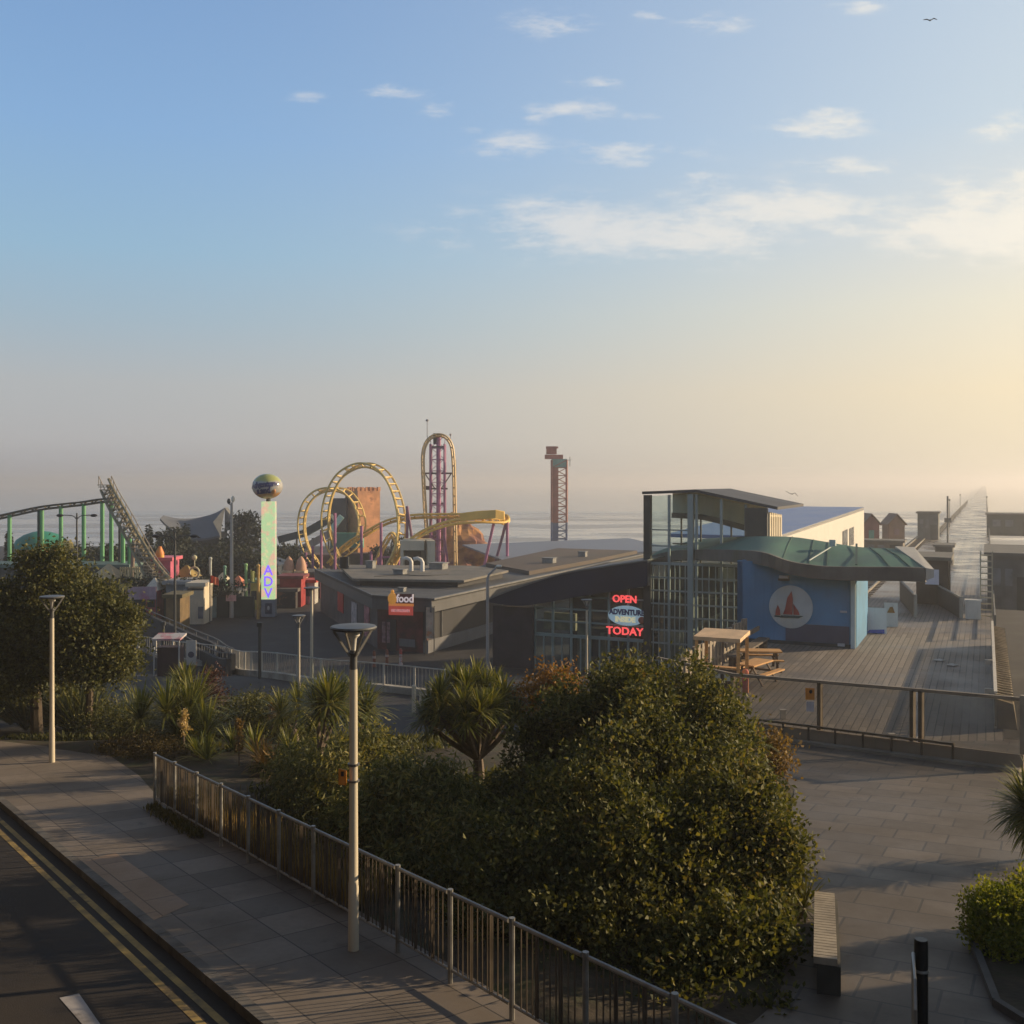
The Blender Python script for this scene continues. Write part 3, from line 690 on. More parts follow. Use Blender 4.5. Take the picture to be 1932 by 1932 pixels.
# lift lobby behind the lower glass: landings, stair flights, dark core
mb = MB(); plate(mb, fp(3.5, LOW - .1, -4.6), B, 7.2, 6.9, .2)
for z in (LOW + 2.3, LOW + 4.6): mb.prism([fp(.2, z, -4.4), fp(6.6, z, -4.4), fp(6.6, z, -2.6), fp(.2, z, -2.6)], (0, 0, .2))
for k in range(2): mb.beam(fp(.8 + k * .4, LOW + .2 + k * 2.3, -2.0), fp(5.5, LOW + 2.3 + k * 2.3, -2.0), .9, .18)
part('interior', mb, mat('lobby', (.13, .135, .12), .8, .45, .9, second=(.05, .052, .05)), ent)
for (t, z, w_, h_) in ((4.6, 1.0, 1.0, .8), (1.2, LOW + .5, 1.5, 2.3), (.55, LOW + .4, .35, 2.2)): mb = MB(); plate(mb, fp(t, z - (.5 if z > 0 else 0), -1.2), B, w_, h_, .2); part('display_stand', mb, mat('pale_board', (.32, .33, .30), .8, .25, 1.2), ent)
# upper back wall: clerestory panel over a curved dark beam, then open glass to the sea
mb = MB(); bk = -5.5
bz = lambda t: np.interp(t, [0, 2.2, 6.2], [4.45, 4.35, 3.35])
ts = [0, 1, 2, 3, 4, 5, 6.2]
mb.add([fp(t, ttop(t) + .05, bk) for t in ts] + [fp(t, bz(t), bk) for t in ts], [(k, k + 1, k + 8, k + 7) for k in range(6)]); part('clerestory', mb, mat('cream_soffit', (.75, .69, .50), .8, .06, .6), ent)
mb = MB()
for k in range(6): mb.beam(fp(ts[k], bz(ts[k]) - .12, bk + .15), fp(ts[k + 1], bz(ts[k + 1]) - .12, bk + .15), .2, .34)
for t in (.6, 1.9, 3.9): mb.beam(fp(t, 1.0, bk), fp(t, bz(t), bk), .1, .1, A)
mb.beam(fp(0, 2.45, bk), fp(6, 2.45, bk), .06, .08)
part('roof_beam', mb, mat('brown_beam', (.12, .105, .08), .7, .15, 1), ent)
mb = MB(); top = []
for o in (.35, -9.0): top.append([fp(t, ttop(t) + .22, o) for t in (-.25, .8, 2, 3.05, 4.5, 6, 7.9)])
mb.slab(top, .17); part('tower_roof', mb, mat('dark_roof', (.05, .05, .055), .6, .15, .4), ent)
mb = MB(); plate(mb, fp(6.65, 1.2, .02), B, 1.3, 3.8, .3); part('end_panel', mb, mat('slate_panel', (.055, .058, .055), .6, .15, .8), ent)
# louvred side wall that catches the sun
sp_ = fp(7.3, 0, -.05)
mb = MB()
for k in range(7):
    c = sp_ + A * (.25 + k * .6) + UP * 1.3; mb.beam(c, c + UP * (3.45 - .04 * k), .14, .3, A)
mb.beam(sp_ + A * .1 + UP * 1.45, sp_ + A * 4.1 + UP * 1.45, .1, .12); mb.beam(sp_ + A * .1 + UP * 4.55, sp_ + A * 4.1 + UP * 4.4, .1, .12)
mb.hexa([sp_ - B * .3 + UP * 1.2, sp_ - B * .1 + UP * 1.2, sp_ - B * .1 + A * 4.2 + UP * 1.2, sp_ - B * .3 + A * 4.2 + UP * 1.2, sp_ - B * .3 + UP * 2.1, sp_ - B * .1 + UP * 2.1, sp_ - B * .1 + A * 4.2 + UP * 2.1, sp_ - B * .3 + A * 4.2 + UP * 2.1])
part('louvre', mb, cream_pt, ent)
# light-letter signs in the glazing (letters give off light)
led = mat('red_led', (1.0, .10, .10), .5, .05, 2, emit=0.75)
for (body, u, v, s_, lab) in (('OPEN', 1182, 1135, .62, 'red glowing OPEN letters hung high in the entrance glazing'), ('TODAY', 1184, 1196, .66, 'red glowing TODAY letters hung low in the entrance glazing')):
    t_ = -1.45; zc = {'OPEN': -.74, 'TODAY': -2.73}[body]
    mb = MB(); letters(mb, body, fp(t_, zc, .12), B, UP, s_, .03, .012, 1.05 if body == 'TODAY' else .98); solo('glowing_sign', mb, led, lab, 'sign')
ov = thing('oval_sign', 'oval white and blue sign between the two red glowing words on the glazing', 'sign', tuple(fp(-1.35, -2.3, .1)))
oc = fp(-1.3, -1.74, .10)
mb = MB(); N = 28
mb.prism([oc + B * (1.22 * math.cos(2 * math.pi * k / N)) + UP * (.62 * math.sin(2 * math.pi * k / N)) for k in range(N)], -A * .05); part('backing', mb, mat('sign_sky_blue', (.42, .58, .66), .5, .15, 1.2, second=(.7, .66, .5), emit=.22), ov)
mb = MB(); letters(mb, 'ADVENTURE', oc + UP * .2 - A * .07, B, UP, .46, .02, .02, .86); part('lettering', mb, mat('sign_navy', (.03, .035, .16), .5, .05, 1), ov)
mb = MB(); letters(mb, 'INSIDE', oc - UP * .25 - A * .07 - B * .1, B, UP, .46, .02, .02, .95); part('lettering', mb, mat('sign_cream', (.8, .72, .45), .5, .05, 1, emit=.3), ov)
mb = MB(); mb.ball(oc + B * .98 - UP * .22 - A * .06, .24, .05, .22, 12, 6); part('red_ball', mb, mat('sign_red_ball', (.45, .14, .09), .5, .2, 2), ov, True)
mb = MB(); mb.ball(fp(-6.05, -.72, .1), .13, .1, .13, 12, 8)
solo('blue_light', mb, mat('blue_led', (.08, .03, 1.0), .5, .02, 2, emit=.9), 'small round glowing blue light behind the left entrance glazing', 'light', smooth=True)

# ---------------------------------------------------------------- blue kiosk building with a wave roof on the boardwalk
BR = V(15.95, 47.6, 0)                     # front right corner
blue = thing('blue_kiosk', 'blue painted boardwalk building with a green wave shaped roof and a barge mural', 'building', (BR.x - 3, BR.y + 2, DZ))
blue_m = mat('blue_render', (0.080, 0.225, 0.38), 0.75, 0.15, 0.45, second=(0.10, 0.18, 0.25), thresh=(.5, .8), bump=.1)
def bp_(t, z=0.0, out=0.0): return BR + B * t - A * out + UP * (DZ + z)
mb = MB(); mb.prism([bp_(-5.5, 0), bp_(0, 0), bp_(0, 3.55), bp_(-1.4, 3.58), bp_(-2.8, 3.7), bp_(-4.2, 3.85), bp_(-5.5, 3.9)], A * .25)
mb.hexa([bp_(-.25, 0, 0), bp_(0, 0, 0), bp_(0, 0, -5), bp_(-.25, 0, -5), bp_(-.25, 3.5, 0), bp_(0, 3.5, 0), bp_(0, 3.5, -5), bp_(-.25, 3.5, -5)])
mb.hexa([bp_(-5.5, 0, 0), bp_(-5.25, 0, 0), bp_(-5.25, 0, -5), bp_(-5.5, 0, -5), bp_(-5.5, 3.85, 0), bp_(-5.25, 3.85, 0), bp_(-5.25, 3.85, -5), bp_(-5.5, 3.85, -5)])
part('wall', mb, blue_m, blue)
mb = MB(); plate(mb, bp_(-1.75, .17, .012), B, 2.9, .82, .02); part('wall_patch', mb, mat('grey_blue_patch', (0.075, 0.085, 0.125), .8, .15, .6), blue)
mb = MB(); plate(mb, bp_(-2.7, 0, .02), B, 5.3, .16, .03); part('skirting', mb, mat('dark_teal', (.02, .045, .055), .8, .3, 2), blue)
mb = MB(); plate(mb, bp_(-.12, 0, .05), B, .2, 3.45, .1); part('corner_board', mb, mat('pale_blue_board', (.45, .55, .55), .6, .08, 1), blue)
# mural: pale disc with a red sailed barge and a small boat
mc = bp_(-2.95, 1.78, .04)
mb = MB(); N = 40; mb.prism([mc + B * (1.02 * math.cos(2 * math.pi * k / N)) + UP * (1.02 * math.sin(2 * math.pi * k / N)) for k in range(N)], -A * .02); mur = part('mural_disc', mb, mat('mural_grey', (.44, .47, .46), .8, .12, .9, second=(.5, .47, .38)), blue)
def flat(mb, pts, out=.05): return mb.prism([mc + B * x + UP * y - A * out for x, y in pts], -A * .012)
mb = MB(); flat(mb, [(-.36, -.36), (.08, -.36), (.10, .40), (.04, .76), (-.16, .42), (-.26, -.1)]); flat(mb, [(.13, -.36), (.42, -.36), (.36, -.18), (.12, .16)]); flat(mb, [(-.72, -.42), (-.48, -.42), (-.50, -.16), (-.60, .08), (-.70, -.2)]); part('mural_sail', mb, mat('mural_red', (.34, .075, .06), .8, .15, 2), mur)
mb = MB(); flat(mb, [(-.50, -.52), (.36, -.52), (.60, -.40), (-.46, -.42)]); flat(mb, [(-.76, -.50), (-.50, -.50), (-.5, -.44), (-.76, -.44)]); part('mural_hull', mb, mat('mural_hull_green', (.05, .085, .08), .8, .1, 2), mur)
mb = MB(); mb.box(bp_(-3.25, 3.14, .16), .42, .26, .12, B, A); part('wall_lamp', mb, mat('lamp_white', (.6, .6, .6), .4, .05, 1), blue)
mb = MB(); mb.box(bp_(-3.25, 3.03, .16), .5, .3, .1, B, A); part('lamp_housing', mb, steel_dark, blue)
for (t, z, w_, h_) in ((-.55, 1.62, .3, .1), (-.65, .06, .32, .14)): mb = MB(); plate(mb, bp_(t, z, .02 + (.04 if z < 1 else 0)), B, w_, h_, .03); part('notice', mb, mat('notice_pale', (.4, .43, .45), .7, .1, 2), blue)
# wave roof
def on_eave(u, v):
    k = (u - UC) / F; p0 = bp_(0, 0, 1.15); t_ = (k * p0.y - p0.x) / (B.x - k * B.y); p = p0 + B * t_; return V(p.x, p.y, CH - (v - VH) / F * p.y)
sweep = [(1216, 1055, 67), (1262, 1043, 65), (1309, 1040, 62.0), (1345, 1040, 58.0), (1385, 1041, 53.6)]
fr = smoothpath([at(*q) for q in sweep] + [on_eave(*q) for q in ((1437, 1045), (1488, 1062), (1538, 1070.5), (1584, 1073), (1650, 1073.5), (1711, 1074), (1746, 1076))], 4)
bkp = smoothpath([at(*q) + A * 6.5 + UP * .5 for q in sweep[:4]] + [at(*q) for q in ((1425, 1012, 56), (1465, 1012, 54.5), (1505, 1014, 53.6), (1545, 1020, 53), (1580, 1026, 52.5), (1621, 1032, 52), (1660, 1034, 51.5), (1688, 1035, 51))], 4)
mid_ = [p.lerp(q, .5) + UP * .10 for p, q in zip(fr, bkp)]
mb = MB(); mb.slab([fr, mid_, bkp], .16); part('roof', mb, mat('green_roof', (.065, .155, .115), .7, .16, .5, second=(.055, .12, .105), thresh=(.45, .65)), blue, True)
mb = MB(); n = len(fr)
o1 = [p - A * .02 + UP * .09 for p in fr]; o2 = [p - A * .02 - UP * .52 for p in fr]
mb.add(o1 + o2 + [p + A * .3 for p in o1] + [p + A * .9 - UP * .1 for p in o2], [(k, k + 1, n + k + 1, n + k) for k in range(n - 1)] + [(k, 2 * n + k, 2 * n + k + 1, k + 1) for k in range(n - 1)] + [(n + k, n + k + 1, 3 * n + k + 1, 3 * n + k) for k in range(n - 1)] + [(n - 1, 2 * n - 1, 4 * n - 1, 3 * n - 1), (0, 2 * n, 3 * n, n)])
part('eaves_band', mb, mat('lead_grey_fascia', (.12, .113, .10), .75, .25, .6, second=(.085, .085, .05), thresh=(.5, .7)), blue)
mb = MB(); p, q = fr[-1], bkp[-1]
mb.hexa([p + B * .02 - UP * .45, p + B * .35 - UP * .3, q + B * .9 - UP * .1, q + B * .02 - UP * .2, p + B * .02 + UP * .1, p + B * .35 + UP * .06, q + B * .9 + UP * .1, q + B * .02 + UP * .12]); part('verge_board', mb, mat('pale_verge', (.50, .46, .38), .6, .08, 1), blue)
mb = MB(); s0 = fr[-11].lerp(bkp[-11], .02) + UP * .1; s1 = fr[-11].lerp(bkp[-11], .98) + UP * .1; mb.beam(s0 + UP * .07, s1 + UP * .02 + B * .4, .10, .03)
part('roof_seam', mb, mat('seam_dark', (.03, .07, .06), .7, .1, 1), blue)
for k in (-22, -18, -15, -7, -4):
    mb = MB(); pl_ = [fr[k] + UP * .012, mid_[k] + UP * .012, bkp[k] + UP * .012]; pl_ = [p + UP * .01 for p in pl_]
    for a_, b_ in zip(pl_, pl_[1:]): mb.beam(a_, b_, .035, .03)
    part('roof_seam', mb, mat('seam_green', (.045, .11, .085), .7, .1, 1), blue)
mb = MB(); c = fr[-14].lerp(bkp[-14], .62) + UP * .3; mb.box(c, .3, .3, .3, B, A); mb.tube([c, fr[-18].lerp(bkp[-18], .1) + UP * .15], .03, 6); part('roof_vent', mb, mat('vent_pale', (.45, .5, .46), .6, .08, 1), blue)

# the dark back wall that closes off the kiosk
mb = MB(); plate(mb, bp_(-2.75, 0, -5.0), B, 5.5, 3.5, .25, n=A); part('wall', mb, blue_m, blue)

# ---------------------------------------------------------------- white wedge-shaped pavilion
pav = thing('white_pavilion', 'white wedge shaped pavilion with a blue pitched roof catching the sun', 'building', (29, 95, DZ))
p1, p2 = V(20.8, 80.5, 0), V(36.0, 105, 0); pd = (p2 - p1).normalized(); pn = V(pd.y, -pd.x, 0)
z1, z2 = 6.5 - (1012 - 910) / F * 80.5, 6.5 - (957 - 910) / F * 105
mb = MB(); mb.prism([V(p1.x, p1.y, DZ), V(p2.x, p2.y, DZ), V(p2.x, p2.y, z2), V(p1.x, p1.y, z1)], -pn * .3); part('wall', mb, mat('pavilion_white', (.60, .57, .50), .7, .04, .5), pav)
mb = MB(); o = -pn * 9
mb.prism([V(p1.x, p1.y, z1 + .01) - pd * .5, V(p2.x, p2.y, z2 + .01) + pd * .1, V(p2.x, p2.y, z2 + .01) + pd * .1 - V(0, 0, .3), V(p1.x, p1.y, z1 + .01) - pd * .5 - V(0, 0, .3)], o); part('roof', mb, mat('blue_metal_roof', (.13, .20, .38), .45, .08, .4), pav)
for (s0, s1, zb, zt) in ((.70, .76, 1.9, 1.0), (.79, .845, 1.9, .7)):
    q0, q1 = p1.lerp(p2, s0) + pn * .02, p1.lerp(p2, s1) + pn * .02; zz = lambda s: z1 + (z2 - z1) * s
    mb = MB(); mb.prism([V(q0.x, q0.y, 0.35), V(q1.x, q1.y, 0.35), V(q1.x, q1.y, zz(s1) - 1.55), V(q0.x, q0.y, zz(s0) - 1.6)], pn * .04); part('window', mb, mat('window_dusk', (.10, .11, .12), .3, .2, 1), pav)
# ================================================================== STREET FURNITURE
pole_m = mat('lamp_pole_paint', (0.54, 0.475, 0.355), 0.45, 0.08, 1.5, streak=(3, 3, .4), second=(0.44, 0.385, 0.285), thresh=(.55, .8), spec=.5)
lamp_dark = mat('lamp_grey', (0.12, 0.12, 0.115), 0.45, 0.15, 3.0, metal=.3)
lamp_glass = mat('frosted_glass', (0.62, 0.60, 0.54), 0.35, 0.05, 3.0)
def cone_lamp(loc, label, h=4.45):
    r = thing('street_lamp', label, 'street lamp', loc, 'cone topped street lamps')
    x, y, z = loc; c = V(x, y, z)
    mb = MB(); mb.lathe(c, [(.076, -.3), (.076, .0), (.070, .9), (.063, .95), (.058, 2.2), (.054, h - .62)], 14); part('pole', mb, pole_m, r, True)
    mb = MB(); mb.lathe(c, [(.05, h - .62), (.052, h - .42), (.075, h - .40), (.05, h - .36)], 12); part('collar', mb, lamp_dark, r, True)
    mb = MB()
    for k in range(4):
        a = R(35 + 90 * k); d_ = V(math.cos(a), math.sin(a), 0); mb.beam(c + d_ * .05 + UP * (h - .44), c + d_ * .30 + UP * (h - .07), .022, .03)
    part('arm', mb, mat('lamp_arm', (.2, .19, .17), .45, .1, 2, metal=.3), r)
    mb = MB(); mb.lathe(c, [(.03, h - .36), (.045, h - .2), (.085, h - .16), (.085, h - .09)], 14); part('lamp_glass', mb, lamp_glass, r, True)
    mb = MB(); mb.lathe(c, [(.12, h - .08), (.30, h - .075), (.318, h - .05), (.305, h - .03), (.12, h - .01)], 24); part('canopy', mb, lamp_dark, r, True)
    return r
fl = onup(667, 1792); lamp = cone_lamp(tuple(fl), 'tall cone topped street lamp by the guard rail, carrying an orange notice')
l2 = onup(98, 1438); dup(lamp, tuple(l2), 'cone topped street lamp standing on the paving in front of the big dark tree')
p = at(564, 1160, 48); dup(lamp, (p.x, p.y, hz(p.x, p.y)), 'shorter looking cone lamp rising behind the bushy cordylines, beside the mid road')
p = at(1107, 1130, 57); dup(lamp, (p.x, p.y, p.z - 4.45), 'cone lamp in front of the glazed entrance, rising above the big bush')
mb = MB(); c = fl + V(-.135, -.07, 0); z0 = 6.5 - (1482 - 910) / F * 13.9
mb.prism([c + V(-.055, 0, z0 - fl.z), c + V(.055, -.02, z0 - fl.z), c + V(.055, -.02, z0 + .2 - fl.z), c + V(-.055, 0, z0 + .22 - fl.z)], (0, -.015, 0))
ns = thing('pole_notice', 'small orange warning notice strapped to the front lamp pole', 'notice', tuple(c + UP * (z0 - fl.z)))
part('plate', mb, mat('notice_orange', (.62, .22, .03), .5, .1, 4), ns)
mb = MB(); mb.prism([c + V(-.02, -.025, z0 - fl.z + .12), c + V(.02, -.03, z0 - fl.z + .12), c + V(.02, -.03, z0 - fl.z + .185), c + V(-.02, -.025, z0 - fl.z + .185)], (0, -.006, 0)); part('symbol', mb, mat('ink_black', (.03, .02, .02), .6, .1, 1), ns)
mb = MB(); mb.lathe(V(fl.x, fl.y, z0 + .24), [(.082, 0), (.082, .03)], 12); mb.lathe(V(fl.x, fl.y, z0 + .02), [(.082, 0), (.082, .025)], 12); part('strap', mb, lamp_dark, ns)
# plain lamp with a flat disc head
p = at(588, 1290, 55); b = V(p.x, p.y, hz(p.x, p.y)); r = thing('street_lamp', 'cream street lamp with a flat round head beside the curved mid railing', 'street lamp', tuple(b)); ht_ = 6.5 - (1112 - 910) / F * 55 - b.z
mb = MB(); mb.lathe(b, [(.11, -.3), (.10, 0.0), (.10, 1.1), (.085, 1.15), (.075, ht_)], 12); part('pole', mb, pole_m, r, True)
mb = MB(); mb.lathe(b, [(.1, ht_), (.42, ht_ + .06), (.42, ht_ + .1), (.05, ht_ + .16)], 18); part('canopy', mb, lamp_dark, r, True)
# bent lamp
p = at(920, 1255, 62); b = V(p.x, p.y, hz(p.x, p.y)); r = thing('street_lamp', 'slim pale lamp post with a bent arm in front of the dark ribbed wing', 'street lamp', tuple(b)); zt = 6.5 - (1092 - 910) / F * 62
pale_pole = mat('pale_pole', (.36, .33, .30), .5, .08, 1)
mb = MB(); mb.tube([b - UP * .3, V(b.x, b.y, zt), V(b.x + .08, b.y, zt + .25), V(b.x + .55, b.y - .1, zt + .72)], [.11, .085, .07, .06], 8); part('pole', mb, pale_pole, r, True)
mb = MB(); mb.ball(V(b.x + .68, b.y - .1, zt + .76), .2, .12, .1, 12, 6); part('lamp_head', mb, mat('lamp_bright', (.75, .68, .55), .35, .05, 1), r, True)
# double-headed tall post
p = at(437, 1164, 91); b = V(p.x, p.y, LOW); r = thing('street_lamp', 'very tall grey lamp post with two small heads left of the ball sign', 'street lamp', tuple(b)); zt = 6.5 - (948 - 910) / F * 91
mb = MB(); mb.tube([b - UP * .3, V(b.x, b.y, zt)], [.2, .11], 8); part('pole', mb, pale_pole, r, True)
mb = MB(); mb.ball(V(b.x + .12, b.y, zt + .3), .16, .16, .3, 10, 6); part('lamp_head', mb, mat('lamp_bright', (.75, .68, .55), .35, .05, 1), r, True)
mb = MB(); mb.ball(V(b.x - .28, b.y + .1, zt + .1), .16, .16, .26, 10, 6); mb.beam(V(b.x - .3, b.y + .1, zt - .1), V(b.x, b.y, zt - .3), .06, .06); part('lamp_head', mb, steel_dark, r, True)
mb = MB(); mb.box(V(b.x + .02, b.y - .25, LOW + 1.5), .9, .05, .55); solo('pole_sign', mb, mat('sign_blush', (.5, .3, .32), .6, .2, 3), 'small pinkish sign low on the very tall grey lamp post', 'sign')
def twin_lamp(u, vtop, d, h, half, label):
    x = (u - UC) / F * d; zt = 6.5 - (vtop - 910) / F * d; b = V(x, d, zt - h)
    r = thing('street_lamp', label, 'street lamp', tuple(b), 'dark twin armed lamps')
    mb = MB(); mb.tube([b, V(x, d, zt)], [.11, .07], 8); part('pole', mb, steel_dark, r, True)
    for s in (-1, 1):
        mb = MB(); mb.tube(smoothpath([V(x, d, zt - .55), V(x + s * half * .3, d, zt - .22), V(x + s * half, d, zt - .18)], 4), .04, 6); part('arm', mb, steel_dark, r, True)
        mb = MB(); mb.ball(V(x + s * (half + .12), d, zt - .2), .3, .2, .13, 12, 6); part('lamp_head', mb, mat('lamp_black', (.015, .015, .018), .4, .1, 1), r, True)
twin_lamp(330, 1006, 72, 9.0, 1.22, 'dark twin armed lamp post in front of the swept grey roofs')
twin_lamp(145, 968, 86, 9.6, 1.3, 'dark twin armed lamp post among the green coaster columns')
for (u, v0, v1, d, lab) in ((490, 1182, 1266, 56, 'short dark post by the curved railing right of the white sign'), (308, 1180, 1232, 64, 'slim dark post with a pale head beside the ramp on the left')):
    x = (u - UC) / F * d; mb = MB(); z0_ = 6.5 - (v1 - 910) / F * d; mb.tube([V(x, d, z0_ - .4), V(x, d, 6.5 - (v0 - 910) / F * d)], .09, 8); mb.box(V(x, d, 6.5 - (v0 - 910) / F * d), .26, .2, .22)
    solo('post', mb, steel_dark, lab, 'post')

# ---------------------------------------------------------------- guard rail beside the pavement
RA, RB = onup(292, 1522), onup(763, 1803); RD = (RB - RA).normalized(); RDh = V(RD.x, RD.y, 0).normalized()
def rp(t, h=0.0): p = RA + RDh * t; return V(p.x, p.y, zup(p.y) + h)
rail = thing('guard_rail', 'galvanised pedestrian guard rail of upright bars along the pavement edge', 'railing', tuple(rp(0)))
PS = 1.30; NP = 17; RHT = 1.15
for i in range(NP):
    b = rp(i * PS); mb = MB(); mb.tube([b - UP * .25, b + UP * (RHT - .02)], .033, 8); mb.tube([b + UP * (RHT - .03), b + UP * (RHT + .03)], .037, 8); part('post', mb, galv, rail)
mb = MB()
for i in range(NP - 1): mb.tube([rp(i * PS + .06, RHT - .02), rp((i + 1) * PS - .06, RHT - .02)], .028, 8)
part('top_rail', mb, galv, rail)
mb = MB()
for i in range(NP - 1): mb.tube([rp(i * PS + .05, .17), rp((i + 1) * PS - .05, .17)], .02, 8)
part('bottom_rail', mb, galv, rail)
bar_m = mat('brown_grey_bars', (.13, .105, .08), .5, .25, 3, metal=.4)
for i in range(NP - 1):
    mb = MB()
    for k in range(1, 11):
        t = i * PS + .07 + (PS - .14) * k / 11; mb.beam(rp(t, .17), rp(t, RHT - .02), .013, .013, RDh)
    for k in (.36, .68): t = i * PS + PS * k; mb.beam(rp(t, .17), rp(t, RHT - .02), .045, .012, RDh)
    part('bars', mb, bar_m, rail)

# ---------------------------------------------------------------- curved railing on its low wall by the mid road
pts = [(180, 1232), (256, 1238), (330, 1250), (389, 1257), (437, 1266), (491, 1277), (593, 1292), (667, 1299), (720, 1304), (774, 1310), (840, 1318)]
gp = []
for (u, v) in pts: gp.append(ground(u, v))
cv_ = smoothpath(gp, 5)
seg = [0]
for a, b in zip(cv_, cv_[1:]): seg.append(seg[-1] + (V(b.x, b.y, 0) - V(a.x, a.y, 0)).length)
def on_curve(s):
    i = min(max(int(np.searchsorted(seg, s)) - 1, 0), len(cv_) - 2); t = (s - seg[i]) / max(1e-6, seg[i + 1] - seg[i]); p = cv_[i].lerp(cv_[i + 1], t); return V(p.x, p.y, hz(p.x, p.y))
wl = thing('low_wall', 'low pale concrete wall curving along the mid road under the railing', 'wall', tuple(on_curve(0)))
mb = MB(); n = 44; prev = None; ring = []
for k in range(n + 1):
    p = on_curve(seg[-1] * k / n); q = on_curve(min(seg[-1], seg[-1] * k / n + .1)) - on_curve(max(0, seg[-1] * k / n - .1)); nn = V(-q.y, q.x, 0).normalized() * .18
    ring.append([p - nn - UP * .6, p + nn - UP * .6, p + nn + UP * .35, p - nn + UP * .35])
mb.add([x for r_ in ring for x in r_], [(i * 4 + j, i * 4 + (j + 1) % 4, (i + 1) * 4 + (j + 1) % 4, (i + 1) * 4 + j) for i in range(n) for j in range(4)])
part('body', mb, mat('pale_concrete', (.40, .375, .315), .85, .2, .8, second=(.2, .18, .15)), wl)
crl = thing('curved_railing', 'grey bar railing curving above the low concrete wall by the mid road', 'railing', tuple(on_curve(0)))
nb = int(seg[-1] / 1.9)
for i in range(nb + 1):
    b = on_curve(seg[-1] * i / nb) + UP * .35; mb = MB(); mb.box(b - UP * .02, .11, .11, 1.12); part('post', mb, mat('railing_pale', (.52, .49, .42), .5, .12, 2), crl)
mb = MB()
for i in range(nb * 2):
    a, b = on_curve(seg[-1] * i / nb / 2) + UP * 1.42, on_curve(seg[-1] * (i + 1) / nb / 2) + UP * 1.42; mb.tube([a, b], .035, 6, False)
part('top_rail', mb, mat('railing_pale', (.52, .49, .42), .5, .12, 2), crl)
mb = MB(); nk = nb * 8
for i in range(nk): b = on_curve(seg[-1] * i / nk) + UP * .36; mb.beam(b, b + UP * 1.05, .02, .02, V(1, 0, 0))
part('bars', mb, mat('railing_bars', (.36, .34, .29), .55, .15, 2), crl)
# bollards and low white posts near the road end
for i, (u, v, lab) in enumerate(((781, 1345, 'pale bollard pair nearest the big cordyline on the mid road kerb'),)):
    g = ground(u, v); mb = MB(); mb.tube([g - UP * .2, g + UP * 1.15], .1, 8); mb.ball(g + UP * 1.2, .12, .12, .1, 8, 6); solo('bollard', mb, cream_pt, 'pale round topped bollard on the mid road kerb beside the big cordyline', 'bollard', tuple(g))
g = ground(793, 1346); mb = MB(); mb.beam(g - UP * .2, g + UP * .95, .09, .09); mb.beam(g + V(0, 0, .9), g + V(.5, .3, .75), .06, .06); solo('post', mb, cream_pt, 'thin pale post with a short arm close beside the round topped bollard', 'post', tuple(g))
cone_red = mat('barrier_red', (.40, .07, .05), .5, .2, 3, second=(.5, .4, .35), thresh=(.5, .55))
for (u, v, lab) in ((706, 1258, 'red and brown banded marker post, leftmost of the three on the lower forecourt'), (730, 1255, 'red and brown marker post in the middle of three on the lower forecourt'), (756, 1254, 'brightest red banded marker post under the restaurant sign')):
    g = ground(u, v); z_ = hz(g.x, g.y); r = thing('marker_post', lab, 'bollard', tuple(g), 'banded marker posts')
    mb = MB(); mb.lathe(g, [(.16, 0), (.13, .08), (.1, .12), (.1, .95), (.06, 1.05)], 10); part('body', mb, cone_red if u > 750 else mat('marker_brown', (.22, .07, .04), .6, .2, 3), r, True)
    mb = MB(); mb.lathe(g, [(.108, .55), (.108, .7)], 10); part('band', mb, mat('marker_band', (.5, .36, .30), .5, .1, 1), r)
# white sign board by the curved wall
g = ground(361, 1262); r = thing('sign_board', 'white rectangular sign board with a round dark symbol beside the curved wall', 'sign', tuple(g))
z1_ = 6.5 - (1208 - 910) / F * g.y; z0_ = 6.5 - (1243 - 910) / F * g.y
mb = MB(); plate(mb, V(g.x, g.y, z0_ - .4), V(1, .08, 0), .62, z1_ - z0_ + .4, .05); part('panel', mb, mat('board_white', (.5, .48, .44), .6, .08, 1), r)
mb = MB(); N = 20; c = V(g.x + .0, g.y - .06, z0_ + .28); mb.prism([c + V(.2 * math.cos(2 * math.pi * k / N), 0, .2 * math.sin(2 * math.pi * k / N)) for k in range(N)], (0, -.015, 0)); part('symbol', mb, mat('symbol_slate', (.08, .085, .12), .6, .1, 1), r)
mb = MB()
for s in (-.24, .24): mb.beam(V(g.x + s, g.y + .06, g.z - .2), V(g.x + s, g.y + .06, z1_), .05, .05)
part('leg', mb, steel_dark, r)

# ---------------------------------------------------------------- glass gate screen between plaza and boardwalk
gate_m = mat('bronze_posts', (.10, .078, .055), .5, .2, 2, metal=.3)
g0, g1 = onup(1383, 1380), onup(1930, 1452)
gb = [onup(1383, 1381), onup(1547, 1402), onup(1722, 1424), onup(1738, 1426), onup(1932, 1452)]
scr = thing('glass_screen_fence', 'head high glass screen fence with bronze posts closing off the boardwalk', 'fence', tuple(gb[2]))
gh = 1.78
for i, b in enumerate(gb):
    mb = MB(); mb.box(b - UP * .3, .11 if i != 4 else .16, .14, gh + .3 + (.12 if i == 4 else 0), RDh, KN); part('post', mb, gate_m if i < 4 else mat('post_tan', (.30, .25, .18), .5, .15, 2), scr)
b00 = onup(1383, 1381); mb = MB(); mb.box(b00 + V(-.28, .3, -.3), .1, .12, gh + .3); part('post', mb, gate_m, scr)
far0 = V(4.9, 34.6, -1.2)
mb = MB(); rl = [far0 + UP * gh] + [b + UP * (gh + .02) for b in gb]
for a, b in zip(rl, rl[1:]): mb.beam(a, b, .1, .09)
part('top_rail', mb, mat('rail_tan', (.25, .20, .14), .55, .15, 2), scr)
